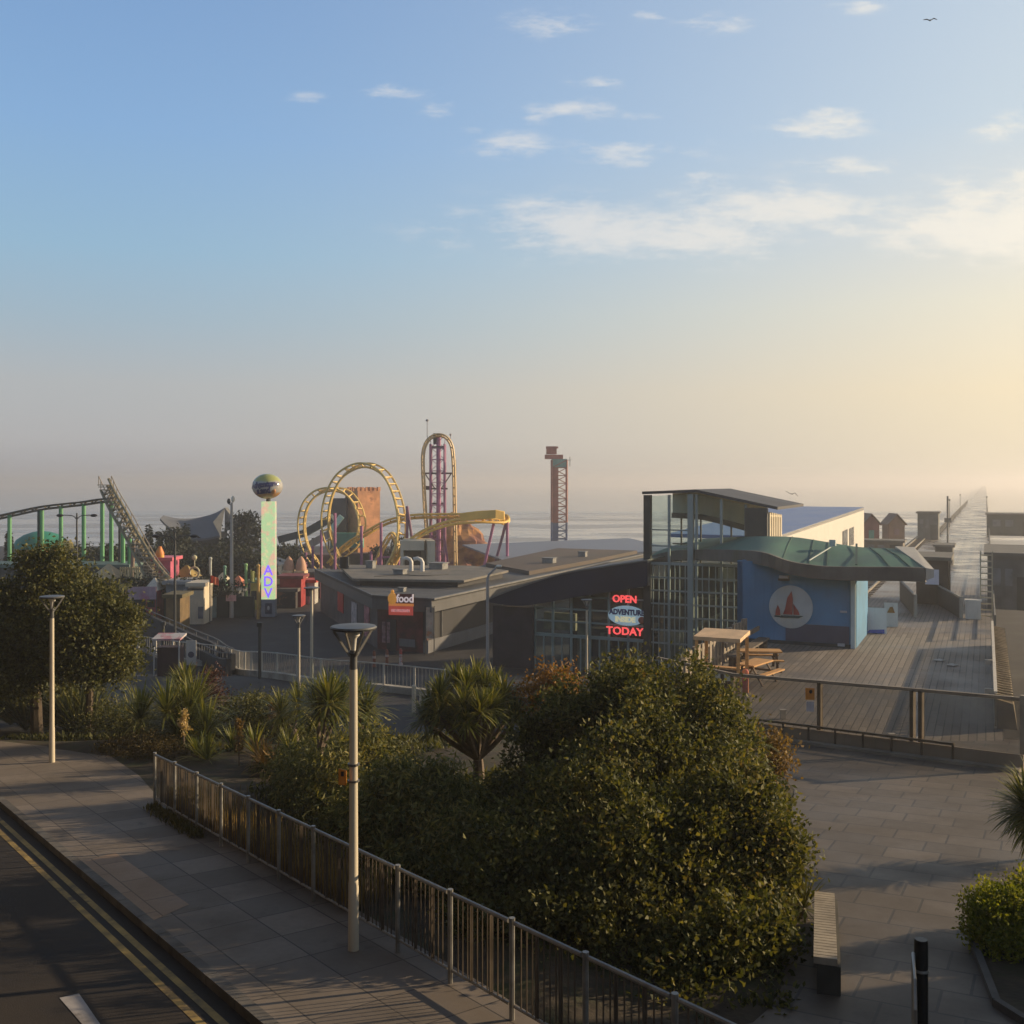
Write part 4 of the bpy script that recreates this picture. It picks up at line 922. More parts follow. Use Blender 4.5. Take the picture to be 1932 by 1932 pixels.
gg = glass_mat('screen_glass', (.62, .60, .56), .22, .06, .22)
for a, b in zip(gb, gb[1:]):
    if (a - b).length < .5: continue
    d_ = (b - a).normalized(); mb = MB(); mb.add([a + d_ * .07 + UP * .12, b - d_ * .07 + UP * .12, b - d_ * .07 + UP * (gh - .04), a + d_ * .07 + UP * (gh - .04)], [(0, 1, 2, 3)]); part('pane', mb, gg, scr)
# notice pair on the screen
u_, v_ = 1532, 1306; p = gb[0].lerp(gb[1], .9) + V(-.06, -.12, 0)
r = thing('screen_notice', 'orange notice over a white one fixed to the glass screen fence', 'notice', (p.x, p.y, p.z + 1.05))
mb = MB(); plate(mb, V(p.x, p.y, p.z + 1.28), V(1, -.15, 0), .26, .34, .02); part('orange_plate', mb, mat('notice_orange', (.62, .22, .03), .5, .1, 4), r)
mb = MB(); mb.ball(V(p.x + .02, p.y - .03, p.z + 1.52), .05, .015, .06, 10, 6); part('symbol', mb, mat('ink_black', (.03, .02, .02), .6, .1, 1), r)
mb = MB(); plate(mb, V(p.x + .01, p.y, p.z + .93), V(1, -.15, 0), .22, .3, .02); part('white_plate', mb, mat('notice_white', (.55, .52, .53), .6, .1, 2), r)
# low upstand with a short rail in front of the screen
lw0, lw1 = onup(1440, 1392), onup(1950, 1462)
lw = thing('upstand_wall', 'low cream upstand with a short brown rail in front of the glass screen', 'wall', tuple(lw0))
off = V(-.35, -.45, 0); a, b = gb[0].lerp(gb[1], .3) + off, gb[4] + off
mb = MB(); dd = V(b.x - a.x, b.y - a.y, 0).normalized(); pn_ = V(-dd.y, dd.x, 0)
mb.hexa([a - UP * .3, b - UP * .3, b + pn_ * .25 - UP * .3, a + pn_ * .25 - UP * .3, a + UP * .12, b + UP * .12, b + pn_ * .25 + UP * .12, a + pn_ * .25 + UP * .12]); part('kerb', mb, mat('upstand_cream', (.24, .205, .155), .85, .2, 1), lw)
mb = MB(); q0, q1 = a + pn_ * .34, b + pn_ * .34; mb.hexa([q0, q1, q1 + pn_ * .06, q0 + pn_ * .06, q0 + UP * .42, q1 + UP * .42, q1 + pn_ * .06 + UP * .42, q0 + pn_ * .06 + UP * .42]); part('panel', mb, mat('upstand_tan', (.27, .21, .145), .8, .15, .8), lw)
mb = MB(); q2 = q0.lerp(q1, .78); mb.beam(q0 + UP * .56 - pn_ * .12, q2 + UP * .52 - pn_ * .12, .07, .06)
for k in range(8): c = q0.lerp(q1, .02 + .108 * k) - pn_ * .12; mb.beam(c, c + UP * .55, .04, .05)
part('short_rail', mb, gate_m, lw)
for (u, v, lab) in ((1491, 1378, 'small white box on the boardwalk behind the screen, the left one'), (1704, 1412, 'small white box on the boardwalk behind the screen near the double posts')):
    p = onup(u, v) ; p = V(p.x, p.y + .9, DZ); mb = MB(); mb.box(p, .16, .14, .26); mb.box(p + UP * .26, .2, .18, .04); solo('junction_box', mb, mat('box_white', (.42, .39, .35), .6, .1, 2), lab, 'box', tuple(p), 'white boxes behind the glass screen')

# ---------------------------------------------------------------- bench parapet, black post with information board
b0, b1 = onup(1556, 1680), onup(1566, 1850)
bx0, bx1 = V(5.72, 16.75, 0), V(4.45, 14.05, 0)
q0, q1 = onup(1543, 1762), onup(1538, 1925)
wp0 = at(1557, 1683, 15.05); wp1 = at(1559, 1808, 12.54)
bd = V(wp1.x - wp0.x, wp1.y - wp0.y, 0).normalized(); bn_ = V(-bd.y, bd.x, 0)
bench = thing('plaza_bench', 'long pale slatted bench on a dark base beside the big bush', 'bench', (wp0.x, wp0.y, zup(wp0.y)))
zb = lambda p: zup(p.y)
hgt = wp0.z - zup(wp0.y)
mb = MB(); a, b = wp0 - bn_ * .11, wp1 - bn_ * .11
mb.hexa([V(a.x, a.y, zb(a) - .1), V(b.x, b.y, zb(b) - .1), V(b.x, b.y, zb(b) - .1) + bn_ * .28, V(a.x, a.y, zb(a) - .1) + bn_ * .28, V(a.x, a.y, wp0.z - .09), V(b.x, b.y, wp1.z - .09), V(b.x, b.y, wp1.z - .09) + bn_ * .28, V(a.x, a.y, wp0.z - .09) + bn_ * .28])
part('base', mb, mat('bench_base', (.06, .058, .05), .85, .25, 2), bench)
mb = MB(); nsl = 26
for k in range(nsl):
    c0 = wp0.lerp(wp1, (k + .08) / nsl); c1 = wp0.lerp(wp1, (k + .92) / nsl); a, b = c0 - bn_ * .15, c1 - bn_ * .15
    mb.hexa([a - UP * .085, b - UP * .085, b + bn_ * .28 - UP * .085, a + bn_ * .28 - UP * .085, a, b, b + bn_ * .28, a + bn_ * .28])
part('slats', mb, mat('bleached_timber', (.30, .26, .20), .8, .2, 4), bench)
pp = V((1738 - UC) / F * 10.2, 10.2, 0); zt = 6.5 - (1772 - 910) / F * 10.2
r = thing('information_post', 'thick black post with a pale edged board seen nearly edge on', 'sign post', (pp.x, pp.y, zup(pp.y)))
mb = MB(); mb.lathe(V(pp.x, pp.y, 0), [(.066, zup(pp.y) - .1), (.066, zt - .02), (.06, zt)], 16); part('post', mb, mat('gloss_black', (.012, .012, .013), .35, .1, 1), r, True)
mb = MB(); mb.lathe(V(pp.x, pp.y, zt - .32), [(.071, 0), (.078, .012), (.071, .03)], 16); part('clamp', mb, galv, r, True)
bdir = V(-.22, -.62, 0).normalized(); bn2 = V(-bdir.y, bdir.x, 0); o = V(pp.x - .075, pp.y - .02, 0)
mb = MB(); zt2 = zt - .13
mb.prism([o + UP * (zt2 - 1.1), o + bdir * .62 + UP * (zt2 - 1.15), o + bdir * .62 + UP * (zt2 - .26), o + bdir * .45 + UP * (zt2 - .06), o + UP * zt2], bn2 * -.022); part('board', mb, mat('board_tan', (.26, .21, .15), .55, .15, 2), r)
mb = MB(); edge = [o + UP * (zt2 - 1.1), o + UP * zt2, o + bdir * .45 + UP * (zt2 - .06), o + bdir * .62 + UP * (zt2 - .26), o + bdir * .62 + UP * (zt2 - 1.15)]
mb.tube([p - bn2 * .011 for p in edge], .017, 6); part('frame', mb, mat('frame_steel', (.4, .38, .34), .35, .1, 2, metal=.6), r)

# ---------------------------------------------------------------- boardwalk furniture
kp0 = V((1362 - UC) / F * 38.5, 38.5, DZ)
kio = thing('timber_stall', 'small open timber stall with a flat sunlit roof on the boardwalk', 'stall', tuple(kp0))
ax, ay = B, A; kw, kd, kh = 1.55, 1.5, 1.85
cs = [kp0 - ax * kw / 2 - ay * kd / 2, kp0 + ax * kw / 2 - ay * kd / 2, kp0 + ax * kw / 2 + ay * kd / 2, kp0 - ax * kw / 2 + ay * kd / 2]
for c in cs: mb = MB(); mb.beam(c, c + UP * kh, .11, .11, V(1, 0, 0)); part('post', mb, wood_warm, kio)
mb = MB(); mb.hexa([c + UP * (kh + (0 if i < 2 else .1)) + (c - kp0) * .12 for i, c in enumerate(cs)] + [c + UP * (kh + .14 + (0 if i < 2 else .1)) + (c - kp0) * .12 for i, c in enumerate(cs)]); part('roof', mb, mat('pale_ply', (.62, .43, .25), .7, .12, 2), kio)  # roof in one even pale ply colour
mb = MB(); plate(mb, kp0 - ay * (kd / 2 - .04), ax, kw - .12, .82, .05, n=-A); part('front_panel', mb, mat('stall_dark', (.07, .05, .04), .8, .2, 2, second=(.2, .06, .05), thresh=(.6, .65)), kio)
mb = MB(); plate(mb, kp0 - ay * (kd / 2 + .02) + ax * .25 + UP * .42, ax, .62, .24, .03, n=-A); part('name_plate', mb, mat('plate_pale', (.42, .44, .38), .6, .1, 2), kio)
mb = MB(); plate(mb, kp0 - ay * (kd / 2 - .1) + ax * .05 + UP * .82, ax, kw - .1, .06, .3, n=A); part('counter', mb, wood_warm, kio)
mb = MB(); mb.beam(kp0 + UP * .82 + ay * .1, kp0 + UP * kh + ay * .1, .06, .06, V(1, 0, 0)); part('mullion', mb, plinth_m, kio)
mb = MB(); c = kp0 + ax * (kw / 2 + .22) - ay * .55; mb.box(c, .22, .1, .52, ax, ay); mb.ball(c + UP * .72, .13, .07, .16, 10, 6)
solo('stall_sign', mb, mat('coral_board', (.55, .22, .10), .6, .2, 4, second=(.55, .13, .10), thresh=(.5, .6)), 'small coral and orange board standing by the right side of the timber stall', 'sign', tuple(c))
def picnic(c, ax, ay, label):
    r = thing('picnic_table', label, 'table', tuple(c), 'picnic tables by the stall')
    mb = MB(); mb.box(c + UP * .72, 1.7, .75, .06, ax, ay); part('table_top', mb, wood_warm, r)
    for s in (-1, 1): mb = MB(); mb.box(c + ay * .72 * s + UP * .43, 1.7, .26, .05, ax, ay); part('seat', mb, wood_warm, r)
    for s in (-1, 1):
        mb = MB(); e = c + ax * .62 * s
        mb.beam(e + ay * .62, e + ay * .18 + UP * .72, .05, .1, ax); mb.beam(e - ay * .62, e - ay * .18 + UP * .72, .05, .1, ax); mb.beam(e - ay * .85 + UP * .4, e + ay * .85 + UP * .4, .05, .08); part('trestle', mb, mat('dark_timber', (.09, .06, .04), .8, .2, 3), r)
    return r
pc = V((1434 - UC) / F * 42.4, 42.4, DZ); picnic(pc, (B + A * .35).normalized(), (A - B * .35).normalized(), 'timber picnic table by the stall, nearer the blue building')
pc = V((1424 - UC) / F * 39.6, 39.6, DZ); picnic(pc, (A + B * .25).normalized(), (A * .25 - B).normalized() * -1, 'timber picnic table tucked close behind the timber stall')
# fence of upright boards along the boardwalk's landward left edge
def board_fence(p, q, step, w_, h_, name, label, m_, slope_rail=True):
    r = thing(name, label, 'fence', tuple(p)); L = (q - p).length; n = int(L / step); d_ = (q - p).normalized()
    for i in range(n + 1):
        c = p + d_ * (i * step); mb = MB(); mb.box(c, w_, .09, h_ * (1 + .03 * math.sin(i * 2.3)), A, B); part('board', mb, m_, r)
    mb = MB(); mb.beam(p + UP * .35, q + UP * .35, .06, .1); mb.beam(p + UP * (h_ - .25), q + UP * (h_ - .25), .06, .1); part('rail', mb, m_, r)
    return r
board_fence(ab(37.0, -10.2, DZ), ab(48.3, -10.2, DZ), .62, .34, 1.35, 'timber_fence', 'grey timber board fence along the edge of the boardwalk below the glazed tower', mat('fence_boards', (.27, .23, .18), .85, .25, 3, streak=(6, 6, 1), second=(.17, .145, .11)))
mb = MB(); s0, s1 = ab(42.2, -9.5, DZ), ab(48.0, -9.3, DZ)
r = thing('long_bench', 'long grey timber bench running along the board fence to the blue building', 'bench', tuple(s0))
mb.beam(s0 + UP * .5, s1 + UP * .5, .5, .07); part('seat', mb, wood_grey, r)
mb = MB(); mb.beam(s0 + UP * .95 - B * .25, s1 + UP * .95 - B * .25, .08, .2); part('backrest', mb, wood_grey, r)
for k in range(4): c = s0.lerp(s1, .05 + .3 * k); mb = MB(); mb.box(c, .1, .4, .48, A, B); part('leg', mb, wood_grey, r)
# slatted wall along the right edge of the boardwalk: white base board with slanting slats
fence_p, fence_q = ab(35.5, .28, DZ), ab(53.5, .28, DZ)
r = thing('slatted_parapet', 'white edged timber parapet of slanting slats down the right of the boardwalk', 'fence', tuple(fence_p))
mb = MB(); mb.beam(fence_p + UP * 1.12, fence_q + UP * 1.12, .1, .08); mb.beam(fence_p + UP * .1, fence_q + UP * .1, .08, .2); part('rail', mb, mat('rail_white', (.55, .50, .41), .6, .1, 2), r)
mb = MB(); k = 0.0; L = (fence_q - fence_p).length
while k < L: c = fence_p + A * k; mb.beam(c + UP * .1, c + UP * 1.1 + B * .02, .06, .24, A); k += .46
part('slats', mb, mat('slat_tan', (.30, .25, .165), .8, .25, 2), r)
mb = MB(); mb.hexa([fence_p + B * .05, fence_p + B * .62, fence_q + B * .62, fence_q + B * .05, fence_p + B * .05 + UP * .92, fence_p + B * .5 + UP * .80, fence_q + B * .5 + UP * .80, fence_q + B * .05 + UP * .92])
k = 0.2
while k < L: c = fence_p + A * k; mb.beam(c + B * .04 + UP * .95, c + B * .52 + A * .22 + UP * .84, .07, .05); k += .46
part('backing', mb, mat('backing_tan', (.26, .21, .14), .85, .2, 1), r)
for (s, z, lab) in ((38.0, .62, 0), (43.0, .8, 0)):
    mb = MB(); mb.box(ab(s, .12, DZ + z), .12, .3, .16, A, B); part('bracket', mb, mat('rail_white', (.55, .50, .41), .6, .1, 2), r)
# two boards standing beside the kiosk
def a_board(u, v, d, wd, h, label, faces_m, cat='sign'):
    c = V((u - UC) / F * d, d, DZ); r = thing('advertising_board', label, cat, tuple(c), 'advertising boards by the kiosk')
    rr = (B + A * .1).normalized(); nn = rr.cross(UP)
    for s in (1, -1):
        mb = MB(); top = c + UP * h; bot = c + nn * (.3 * s)
        mb.hexa([bot - rr * wd / 2, bot + rr * wd / 2, bot + rr * wd / 2 + nn * .03, bot - rr * wd / 2 + nn * .03, top - rr * wd / 2, top + rr * wd / 2, top + rr * wd / 2 + nn * .03, top - rr * wd / 2 + nn * .03])
        part('panel', mb, faces_m if s == 1 else steel_dark, r)
    return r, rr, nn, c
r, rr, nn, c = a_board(1652, 1190, 52.6, 1.05, 1.28, 'large white advertising board with a blue foot beside the blue building', mat('board_pale', (.80, .77, .77), .6, .05, 1))
mb = MB(); mb.hexa([c + nn * .34 - rr * .42 + UP * .02, c + nn * .34 + rr * .42 + UP * .02, c + nn * .36 + rr * .42 + UP * .02, c + nn * .36 - rr * .42 + UP * .02, c + nn * .3 - rr * .3 + UP * .17, c + nn * .3 + rr * .42 + UP * .22, c + nn * .32 + rr * .42 + UP * .22, c + nn * .32 - rr * .3 + UP * .17]); part('blue_band', mb, mat('band_blue', (.08, .12, .5), .5, .1, 2), r)
r, rr, nn, c = a_board(1681, 1182, 55.0, .68, 1.25, 'narrower framed board with a brown picture, right of the large white board', mat('board_grey', (.68, .68, .64), .6, .08, 1))
mb = MB(); cc = c + nn * .11 + UP * .83; mb.prism([cc - rr * .2 - UP * .1 + nn * .05, cc + rr * .2 - UP * .1 + nn * .05, cc + rr * .08 + UP * .22 - nn * .02, cc - rr * .05 + UP * .2 - nn * .02], nn * .02); part('picture', mb, mat('picture_brown', (.32, .17, .05), .6, .2, 6), r)
# ================================================================== RIDES AND STALLS ON THE SHORE
yel = mat('coaster_yellow', (.74, .52, .17), .55, .12, .6)
yel_hi = mat('coaster_orange', (.76, .48, .11), .55, .12, .6)
pur = mat('ride_purple', (.36, .14, .26), .55, .15, .8)
pur_d = mat('ride_plum', (.20, .10, .16), .55, .15, .8)
grn = mat('coaster_green', (.10, .30, .13), .5, .15, .6)
def track(mb, pts, gauge=1.0, rr=.11, spine=.17, tie=1.1, drop=.55, lift=None, yaw=(0, 1, 0)):
    """two running rails, a spine tube and ties between them"""
    P = smoothpath(pts, 7); Lr, Rr, Sp = [], [], []
    for i, p in enumerate(P):
        d = (P[min(i + 1, len(P) - 1)] - P[max(i - 1, 0)]).normalized(); side = V(*yaw) if lift is None else lift(i / (len(P) - 1))
        side = (side - d * side.dot(d)).normalized(); nrm = d.cross(side).normalized()
        Lr.append(p + side * gauge / 2); Rr.append(p - side * gauge / 2); Sp.append(p - nrm * drop)
    for q, r_ in ((Lr, rr), (Rr, rr), (Sp, spine)): mb.tube(q, r_, 6, True)
    acc = 0
    for i in range(1, len(P)):
        acc += (P[i] - P[i - 1]).length
        if acc > tie:
            acc = 0; mb.beam(Lr[i], Sp[i], .12, .12); mb.beam(Rr[i], Sp[i], .12, .12); mb.beam(Lr[i], Rr[i], .13, .13)
    return P
def col(parent, name, u, v, d, m, r=.16, to=None):
    t = at(u, v, d); f = V(t.x if to is None else (to - UC) / F * d, d, LOW); mb = MB(); mb.tube([f, t], r, 8); part(name, mb, m, parent, True)
# yellow looping coaster
lo = thing('loop_coaster', 'yellow looping roller coaster with purple supports in front of the castle', 'roller coaster', tuple(at(690, 1080, 124)))
mb = MB()
big = [(668, 1092, 131), (645, 1066, 130), (624, 1030, 129), (614, 985, 128), (621, 935, 127), (645, 893, 126), (686, 874, 125), (724, 890, 124), (748, 933, 123), (758, 985, 122), (752, 1035, 121), (728, 1082, 120), (700, 1115, 120)]
track(mb, [at(*q) for q in big], 1.45, .13, .15, .95, .45, None, (.52, .85, 0)); part('track', mb, yel, lo, True)
mb = MB()
small = [(640, 1100, 137), (607, 1075, 137), (580, 1040, 136), (569, 995, 136), (577, 952, 135), (604, 925, 135), (640, 922, 134), (668, 942, 134), (683, 985, 133), (672, 1025, 133), (640, 1052, 132)]
track(mb, [at(*q) for q in small], 1.4, .13, .15, .95, .4, None, (.52, .85, 0)); part('track', mb, yel, lo, True)
mb = MB()
run = [(618, 1062, 131), (650, 1028, 131), (690, 1003, 131), (730, 982, 132), (775, 972, 132), (830, 970, 132), (890, 970, 130), (930, 972, 128), (953, 977, 125), (948, 985, 122), (905, 985, 120), (850, 990, 120), (800, 1008, 120), (760, 1040, 121), (742, 1075, 122)]
track(mb, [at(*q) for q in run], 1.1, .15, .2, .9, .4); part('track', mb, yel_hi, lo, True)
mb = MB(); track(mb, [at(700, 1090, 127), at(716, 1040, 127), at(738, 1005, 127), at(752, 1030, 127), at(735, 1075, 127)], .9, .13, .18, .9, .4); part('track', mb, yel, lo, True)
mb = MB()
bank = [at(u, v, d) for u, v, d in ((868, 976, 119.5), (900, 972, 119), (935, 970, 118.5), (951, 973, 119))]
mb.slab([[p + UP * .45 for p in bank], [p + A * .18 + UP * .5 for p in bank]], .95); part('banked_panel', mb, yel_hi, lo)
for (u, v, d, t_) in ((682, 992, 126, None), (719, 986, 126, None), (714, 1052, 126, None), (752, 1050, 126, None), (632, 968, 128, None), (606, 1000, 133, None), (577, 1042, 134, None), (957, 985, 123, None), (932, 985, 121, 906), (768, 955, 122, None), (768, 955, 122, 790), (955, 985, 123, 925), (590, 1030, 130, None), (652, 1052, 129, None), (700, 1040, 125, None)):
    col(lo, 'support_column', u, v, d, pur if u not in (768, 955) else pur_d, .17, t_)
mb = MB(); mb.beam(at(714, 1052, 126), at(752, 1050, 126), .22, .22); part('cross_beam', mb, pur, lo)
# tall vertical-lift coaster
rg = thing('lift_tower_coaster', 'tall purple lattice tower with a yellow track arching over its rounded top', 'roller coaster', tuple(at(826, 1100, 135)))
D1 = 135; ux = [(812, 0), (838, 0)]
def tz(v): return 6.5 - (v - 910) / F * D1
cxx = (826 - UC) / F * D1
mb = MB(); hw = .92
legs = [V(cxx + sx * hw, D1 + sy * hw, 0) for sx, sy in ((-1, -1), (1, -1), (1, 1), (-1, 1))]
for l_ in legs: mb.tube([l_ + UP * LOW, l_ + UP * tz(838)], .14, 6)
mb.tube([V(cxx + .15, D1 - .6, LOW), V(cxx + .15, D1 - .6, tz(822))], .3, 8)
z = LOW
while z < tz(842):
    for i in range(4):
        a, b = legs[i], legs[(i + 1) % 4]; mb.beam(a + UP * z, b + UP * z, .1, .1); mb.beam(a + UP * z, b + UP * (z + 1.5), .07, .07)
    z += 1.5
part('lattice_tower', mb, pur, rg)
mb = MB(); mb.box(V(cxx - .1, D1, tz(845)), 1.9, 1.9, .2); mb.box(V(cxx - .1, D1, tz(838)), .9, 1.4, 1.4); part('top_machinery', mb, mat('ride_black', (.04, .04, .045), .6, .2, 1), rg)
mb = MB()
for (v0, w_) in ((893, 2.2), (922, 1.3), (950, .8)): mb.beam(V(cxx - w_, D1 - .2, tz(v0)), V(cxx + min(w_, 1.9), D1 - .2, tz(v0)), .18, .22)
mb.beam(V(cxx - 1.6, D1 - .2, tz(895)), V(cxx - .4, D1 - .2, tz(921)), .14, .14); mb.beam(V(cxx + 1.8, D1 - .2, tz(893)), V(cxx + .5, D1 - .2, tz(921)), .14, .14); mb.beam(V(cxx - 1.9, D1 - .2, tz(920)), V(cxx - .9, D1 - .2, tz(921)), .3, .5)
part('bracket', mb, mat('bracket_dark', (.10, .07, .09), .6, .2, 1), rg)
mb = MB(); arch = [(804, 1010), (800, 960), (797, 905), (796, 862), (801, 838), (812, 824), (826, 819), (842, 823), (853, 838), (857, 862), (859, 905), (860, 960), (861, 1020), (862, 1085)]
track(mb, [at(u, v, 134 - (0 if u < 830 else .6)) for u, v in arch], .75, .11, .13, 1.0, .28); part('track', mb, mat('rage_yellow', (.60, .42, .20), .5, .12, .8), rg, True)
mb = MB(); x_ = (859.5 - UC) / F * 134; mb.beam(V((858 - UC) / F * 134.2, 134.4, tz(868)), V((861 - UC) / F * 134.2, 134.4, LOW), .38, .3, V(1, 0, 0)); part('lift_spine', mb, mat('spine_brown', (.11, .08, .06), .6, .2, 1), rg)
mb = MB(); mb.tube([at(806, 840, 135), at(806, 795, 135)], .05, 6); mb.ball(at(806, 793, 135), .22, .22, .16, 8, 6); mb.tube([at(849, 836, 135), at(850, 822, 135)], .05, 6); mb.ball(at(850, 820, 135), .15, .15, .15, 8, 6); part('mast', mb, mat('mast_grey', (.25, .24, .25), .6, .1, 1), rg)
for (u, v, t_) in ((815, 1010, 800), (838, 1010, 848)): col(rg, 'support_column', u, v, 134, pur, .14, t_)
# drop tower
DD = 172; dx = (1055 - UC) / F * DD
dt = thing('drop_tower', 'slim lattice drop tower, red above and blue below, standing by the water', 'ride', (dx, DD, LOW))
def dz_(v): return 6.5 - (v - 910) / F * DD
for (nm, v0, v1, m_) in (('upper_lattice', 868, 985, mat('faded_red', (.44, .19, .14), .6, .15, .6)), ('lower_lattice', 985, 1075, mat('slate_blue', (.18, .21, .30), .6, .15, .6))):
    mb = MB(); q = [V(dx + sx * 1.25, DD + sy * 1.25, 0) for sx, sy in ((-1, -1), (1, -1), (1, 1), (-1, 1))]; z = dz_(v1)
    for c in q: mb.tube([c + UP * dz_(v1), c + UP * dz_(v0)], .14, 6)
    mb.box(V(dx - .75, DD - .6, dz_(v1)), 1.15, .9, dz_(v0) - dz_(v1))
    while z < dz_(v0) - 1:
        for i in range(4): a, b = q[i], q[(i + 1) % 4]; mb.beam(a + UP * z, b + UP * z, .14, .14); mb.beam(a + UP * z, b + UP * (z + 1.3), .13, .13)
        z += 1.3
    part(nm, mb, m_, dt)
mb = MB(); mb.box(V(dx, DD, dz_(882)), 2.5, 2.5, 1.4); part('green_collar', mb, mat('tower_green', (.24, .38, .30), .6, .15, .6), dt)
mb = MB(); mb.box(V(dx - 1.3, DD, dz_(857)), 1.7, 1.6, 1.3); mb.box(V(dx - .9, DD, dz_(866)), 3.0, 2.2, .7); mb.box(V(dx - 1.2, DD, dz_(846)), 2.0, 1.8, .28); part('winch_cabin', mb, mat('cabin_red', (.42, .15, .11), .6, .2, .8), dt)
mb = MB(); mb.beam(V(dx + 1, DD, dz_(868)), V(dx + 2.0, DD, dz_(868)), .08, .08); mb.tube([V(dx + 1.8, DD, dz_(880)), V(dx + 1.8, DD, dz_(862))], .05, 6); part('side_bracket', mb, steel_dark, dt)
# green coaster, lift hill falling to the right
gc = thing('green_coaster', 'green columned roller coaster whose lift hill falls away to the right', 'roller coaster', tuple(at(150, 1090, 104)))
ge = [(-60, 985, 112), (0, 973, 109), (73, 957, 107), (119, 951, 106), (157, 947, 105), (190, 942, 104), (214, 941, 103)]
mb = MB(); track(mb, [at(*q) for q in ge], 1.0, .09, .12, 1.3, .3); part('track', mb, mat('track_brown', (.10, .085, .06), .6, .15, 1), gc, True)
for (u, v, d, m_) in ((18, 972, 108, grn), (73, 962, 107, mat('column_slate', (.05, .075, .06), .6, .2, 1)), (79, 962, 107, grn), (115, 955, 106, grn), (158, 950, 105, grn), (193, 946, 104, grn), (210, 946, 103, grn), (226, 985, 102, mat('column_black', (.03, .032, .03), .6, .2, 1)), (232, 1000, 101, grn), (245, 1010, 100, grn)):
    col(gc, 'support_column', u, v, d, m_, .22 if m_ is grn else .15)
mb = MB(); hill = [(198, 915, 104), (212, 945, 102), (235, 985, 99), (262, 1035, 96), (285, 1075, 93), (305, 1100, 90)]
track(mb, [at(*q) for q in hill], 1.5, .16, .2, .8, .35, lambda t: V(.75, -.65, 0)); part('lift_hill', mb, mat('lift_olive', (.27, .235, .14), .7, .25, 2, second=(.15, .13, .08)), gc, True)
mb = MB()
P = smoothpath([at(*q) for q in hill], 5)
for s in (-1, 1):
    q = [p + V(.75, -.65, 0) * 1.3 * s + UP * .9 for p in P]; mb.tube(q, .05, 5)
    for p in P[::2]: mb.beam(p + V(.75, -.65, 0) * 1.3 * s - UP * .1, p + V(.75, -.65, 0) * 1.3 * s + UP * .9, .06, .06)
for p in P[::1]: mb.beam(p - V(.75, -.65, 0) * 1.3, p + V(.75, -.65, 0) * 1.3, .3, .08)
part('catwalk', mb, mat('catwalk_tan', (.32, .26, .18), .7, .2, 2), gc)
for (u, v, d) in ((252, 1020, 97.5), (275, 1062, 94.5)): col(gc, 'support_column', u, v, d, mat('lift_leg', (.2, .15, .12), .6, .2, 1), .2, u - 6)
# carousel dome
dm = at(78, 1032, 122); zb_ = 6.5 - (1034 - 910) / F * 122
cr = thing('domed_carousel', 'round carousel with a shallow green dome and orange rounding boards', 'ride', (dm.x, 122, LOW))
c = V(dm.x, 122, 0); mb = MB(); rd = 50 / F * 122
mb.lathe(c, [(rd * 1.02, zb_), (rd, zb_ + .3), (rd * .86, zb_ + 1.05), (rd * .6, zb_ + 1.6), (rd * .3, zb_ + 1.92), (.15, zb_ + 2.05), (.1, zb_ + 2.5)], 28); part('dome', mb, mat('dome_green', (.03, .20, .13), .5, .15, .5, streak=(1, 1, .2)), cr, True)
mb = MB(); mb.lathe(c, [(rd * .99, zb_ - .75), (rd * 1.03, zb_ - .7), (rd * 1.03, zb_ - .02), (rd * .99, zb_ + .0)], 24); part('rounding_board', mb, mat('carousel_orange', (.42, .22, .08), .6, .3, 1.2, second=(.08, .2, .12), thresh=(.5, .6)), cr, True)
for k in range(8): a = R(45 * k + 10); mb = MB(); mb.tube([c + V(math.cos(a) * rd * .92, math.sin(a) * rd * .92, LOW), c + V(math.cos(a) * rd * .92, math.sin(a) * rd * .92, zb_ - .7)], .12, 6); part('column', mb, mat('carousel_cream', (.45, .4, .3), .6, .1, 1), cr, True)
mb = MB(); mb.lathe(c, [(rd * .35, LOW), (rd * .35, zb_ - .1)], 16); part('core', mb, mat('carousel_dark', (.05, .06, .06), .7, .4, .7), cr)
mb = MB(); c2 = at(128, 1030, 121); mb.ball(c2, .75, .5, .65, 12, 8); mb.tube([V(c2.x, c2.y, LOW), c2], .1, 6); solo('yellow_balloon_sign', mb, mat('butter_yellow', (.5, .38, .12), .6, .1, 1), 'round butter yellow sign on a pole beside the green dome', 'sign', (c2.x, c2.y, LOW))
# castle with crenellations
cs_ = at(682, 1075, 152); castle_m = mat('castle_stone', (.58, .28, .14), .85, .22, .7, second=(.34, .15, .08), thresh=(.52, .62))
ca = thing('castle_tower', 'orange toy castle block with a ragged battlement and a turquoise slide', 'castle', (cs_.x, cs_.y, LOW))
cc = V((684 - UC) / F * 152, 152, 0); ztop = 6.5 - (926 - 910) / F * 152
ca_ax = V(.80, .60, 0); ca_ay = V(-.60, .80, 0); fx, fy = 3.7, 3.9
mb = MB(); mb.box(V(cc.x, cc.y, LOW), fx, fy, ztop - LOW, ca_ax, ca_ay)
for k in range(6):
    for s in (-1, 1):
        o = V(cc.x, cc.y, ztop) + ca_ax * (fx * (k / 5 - .5) * .94) + ca_ay * (fy / 2 - .18) * s; mb.box(o, .4, .36, .45 + .1 * (k % 2), ca_ax, ca_ay)
        o = V(cc.x, cc.y, ztop) + ca_ay * (fy * (k / 5 - .5) * .9) + ca_ax * (fx / 2 - .18) * s; mb.box(o, .36, .4, .42 + .12 * ((k + 1) % 2), ca_ax, ca_ay)
part('wall', mb, castle_m, ca)
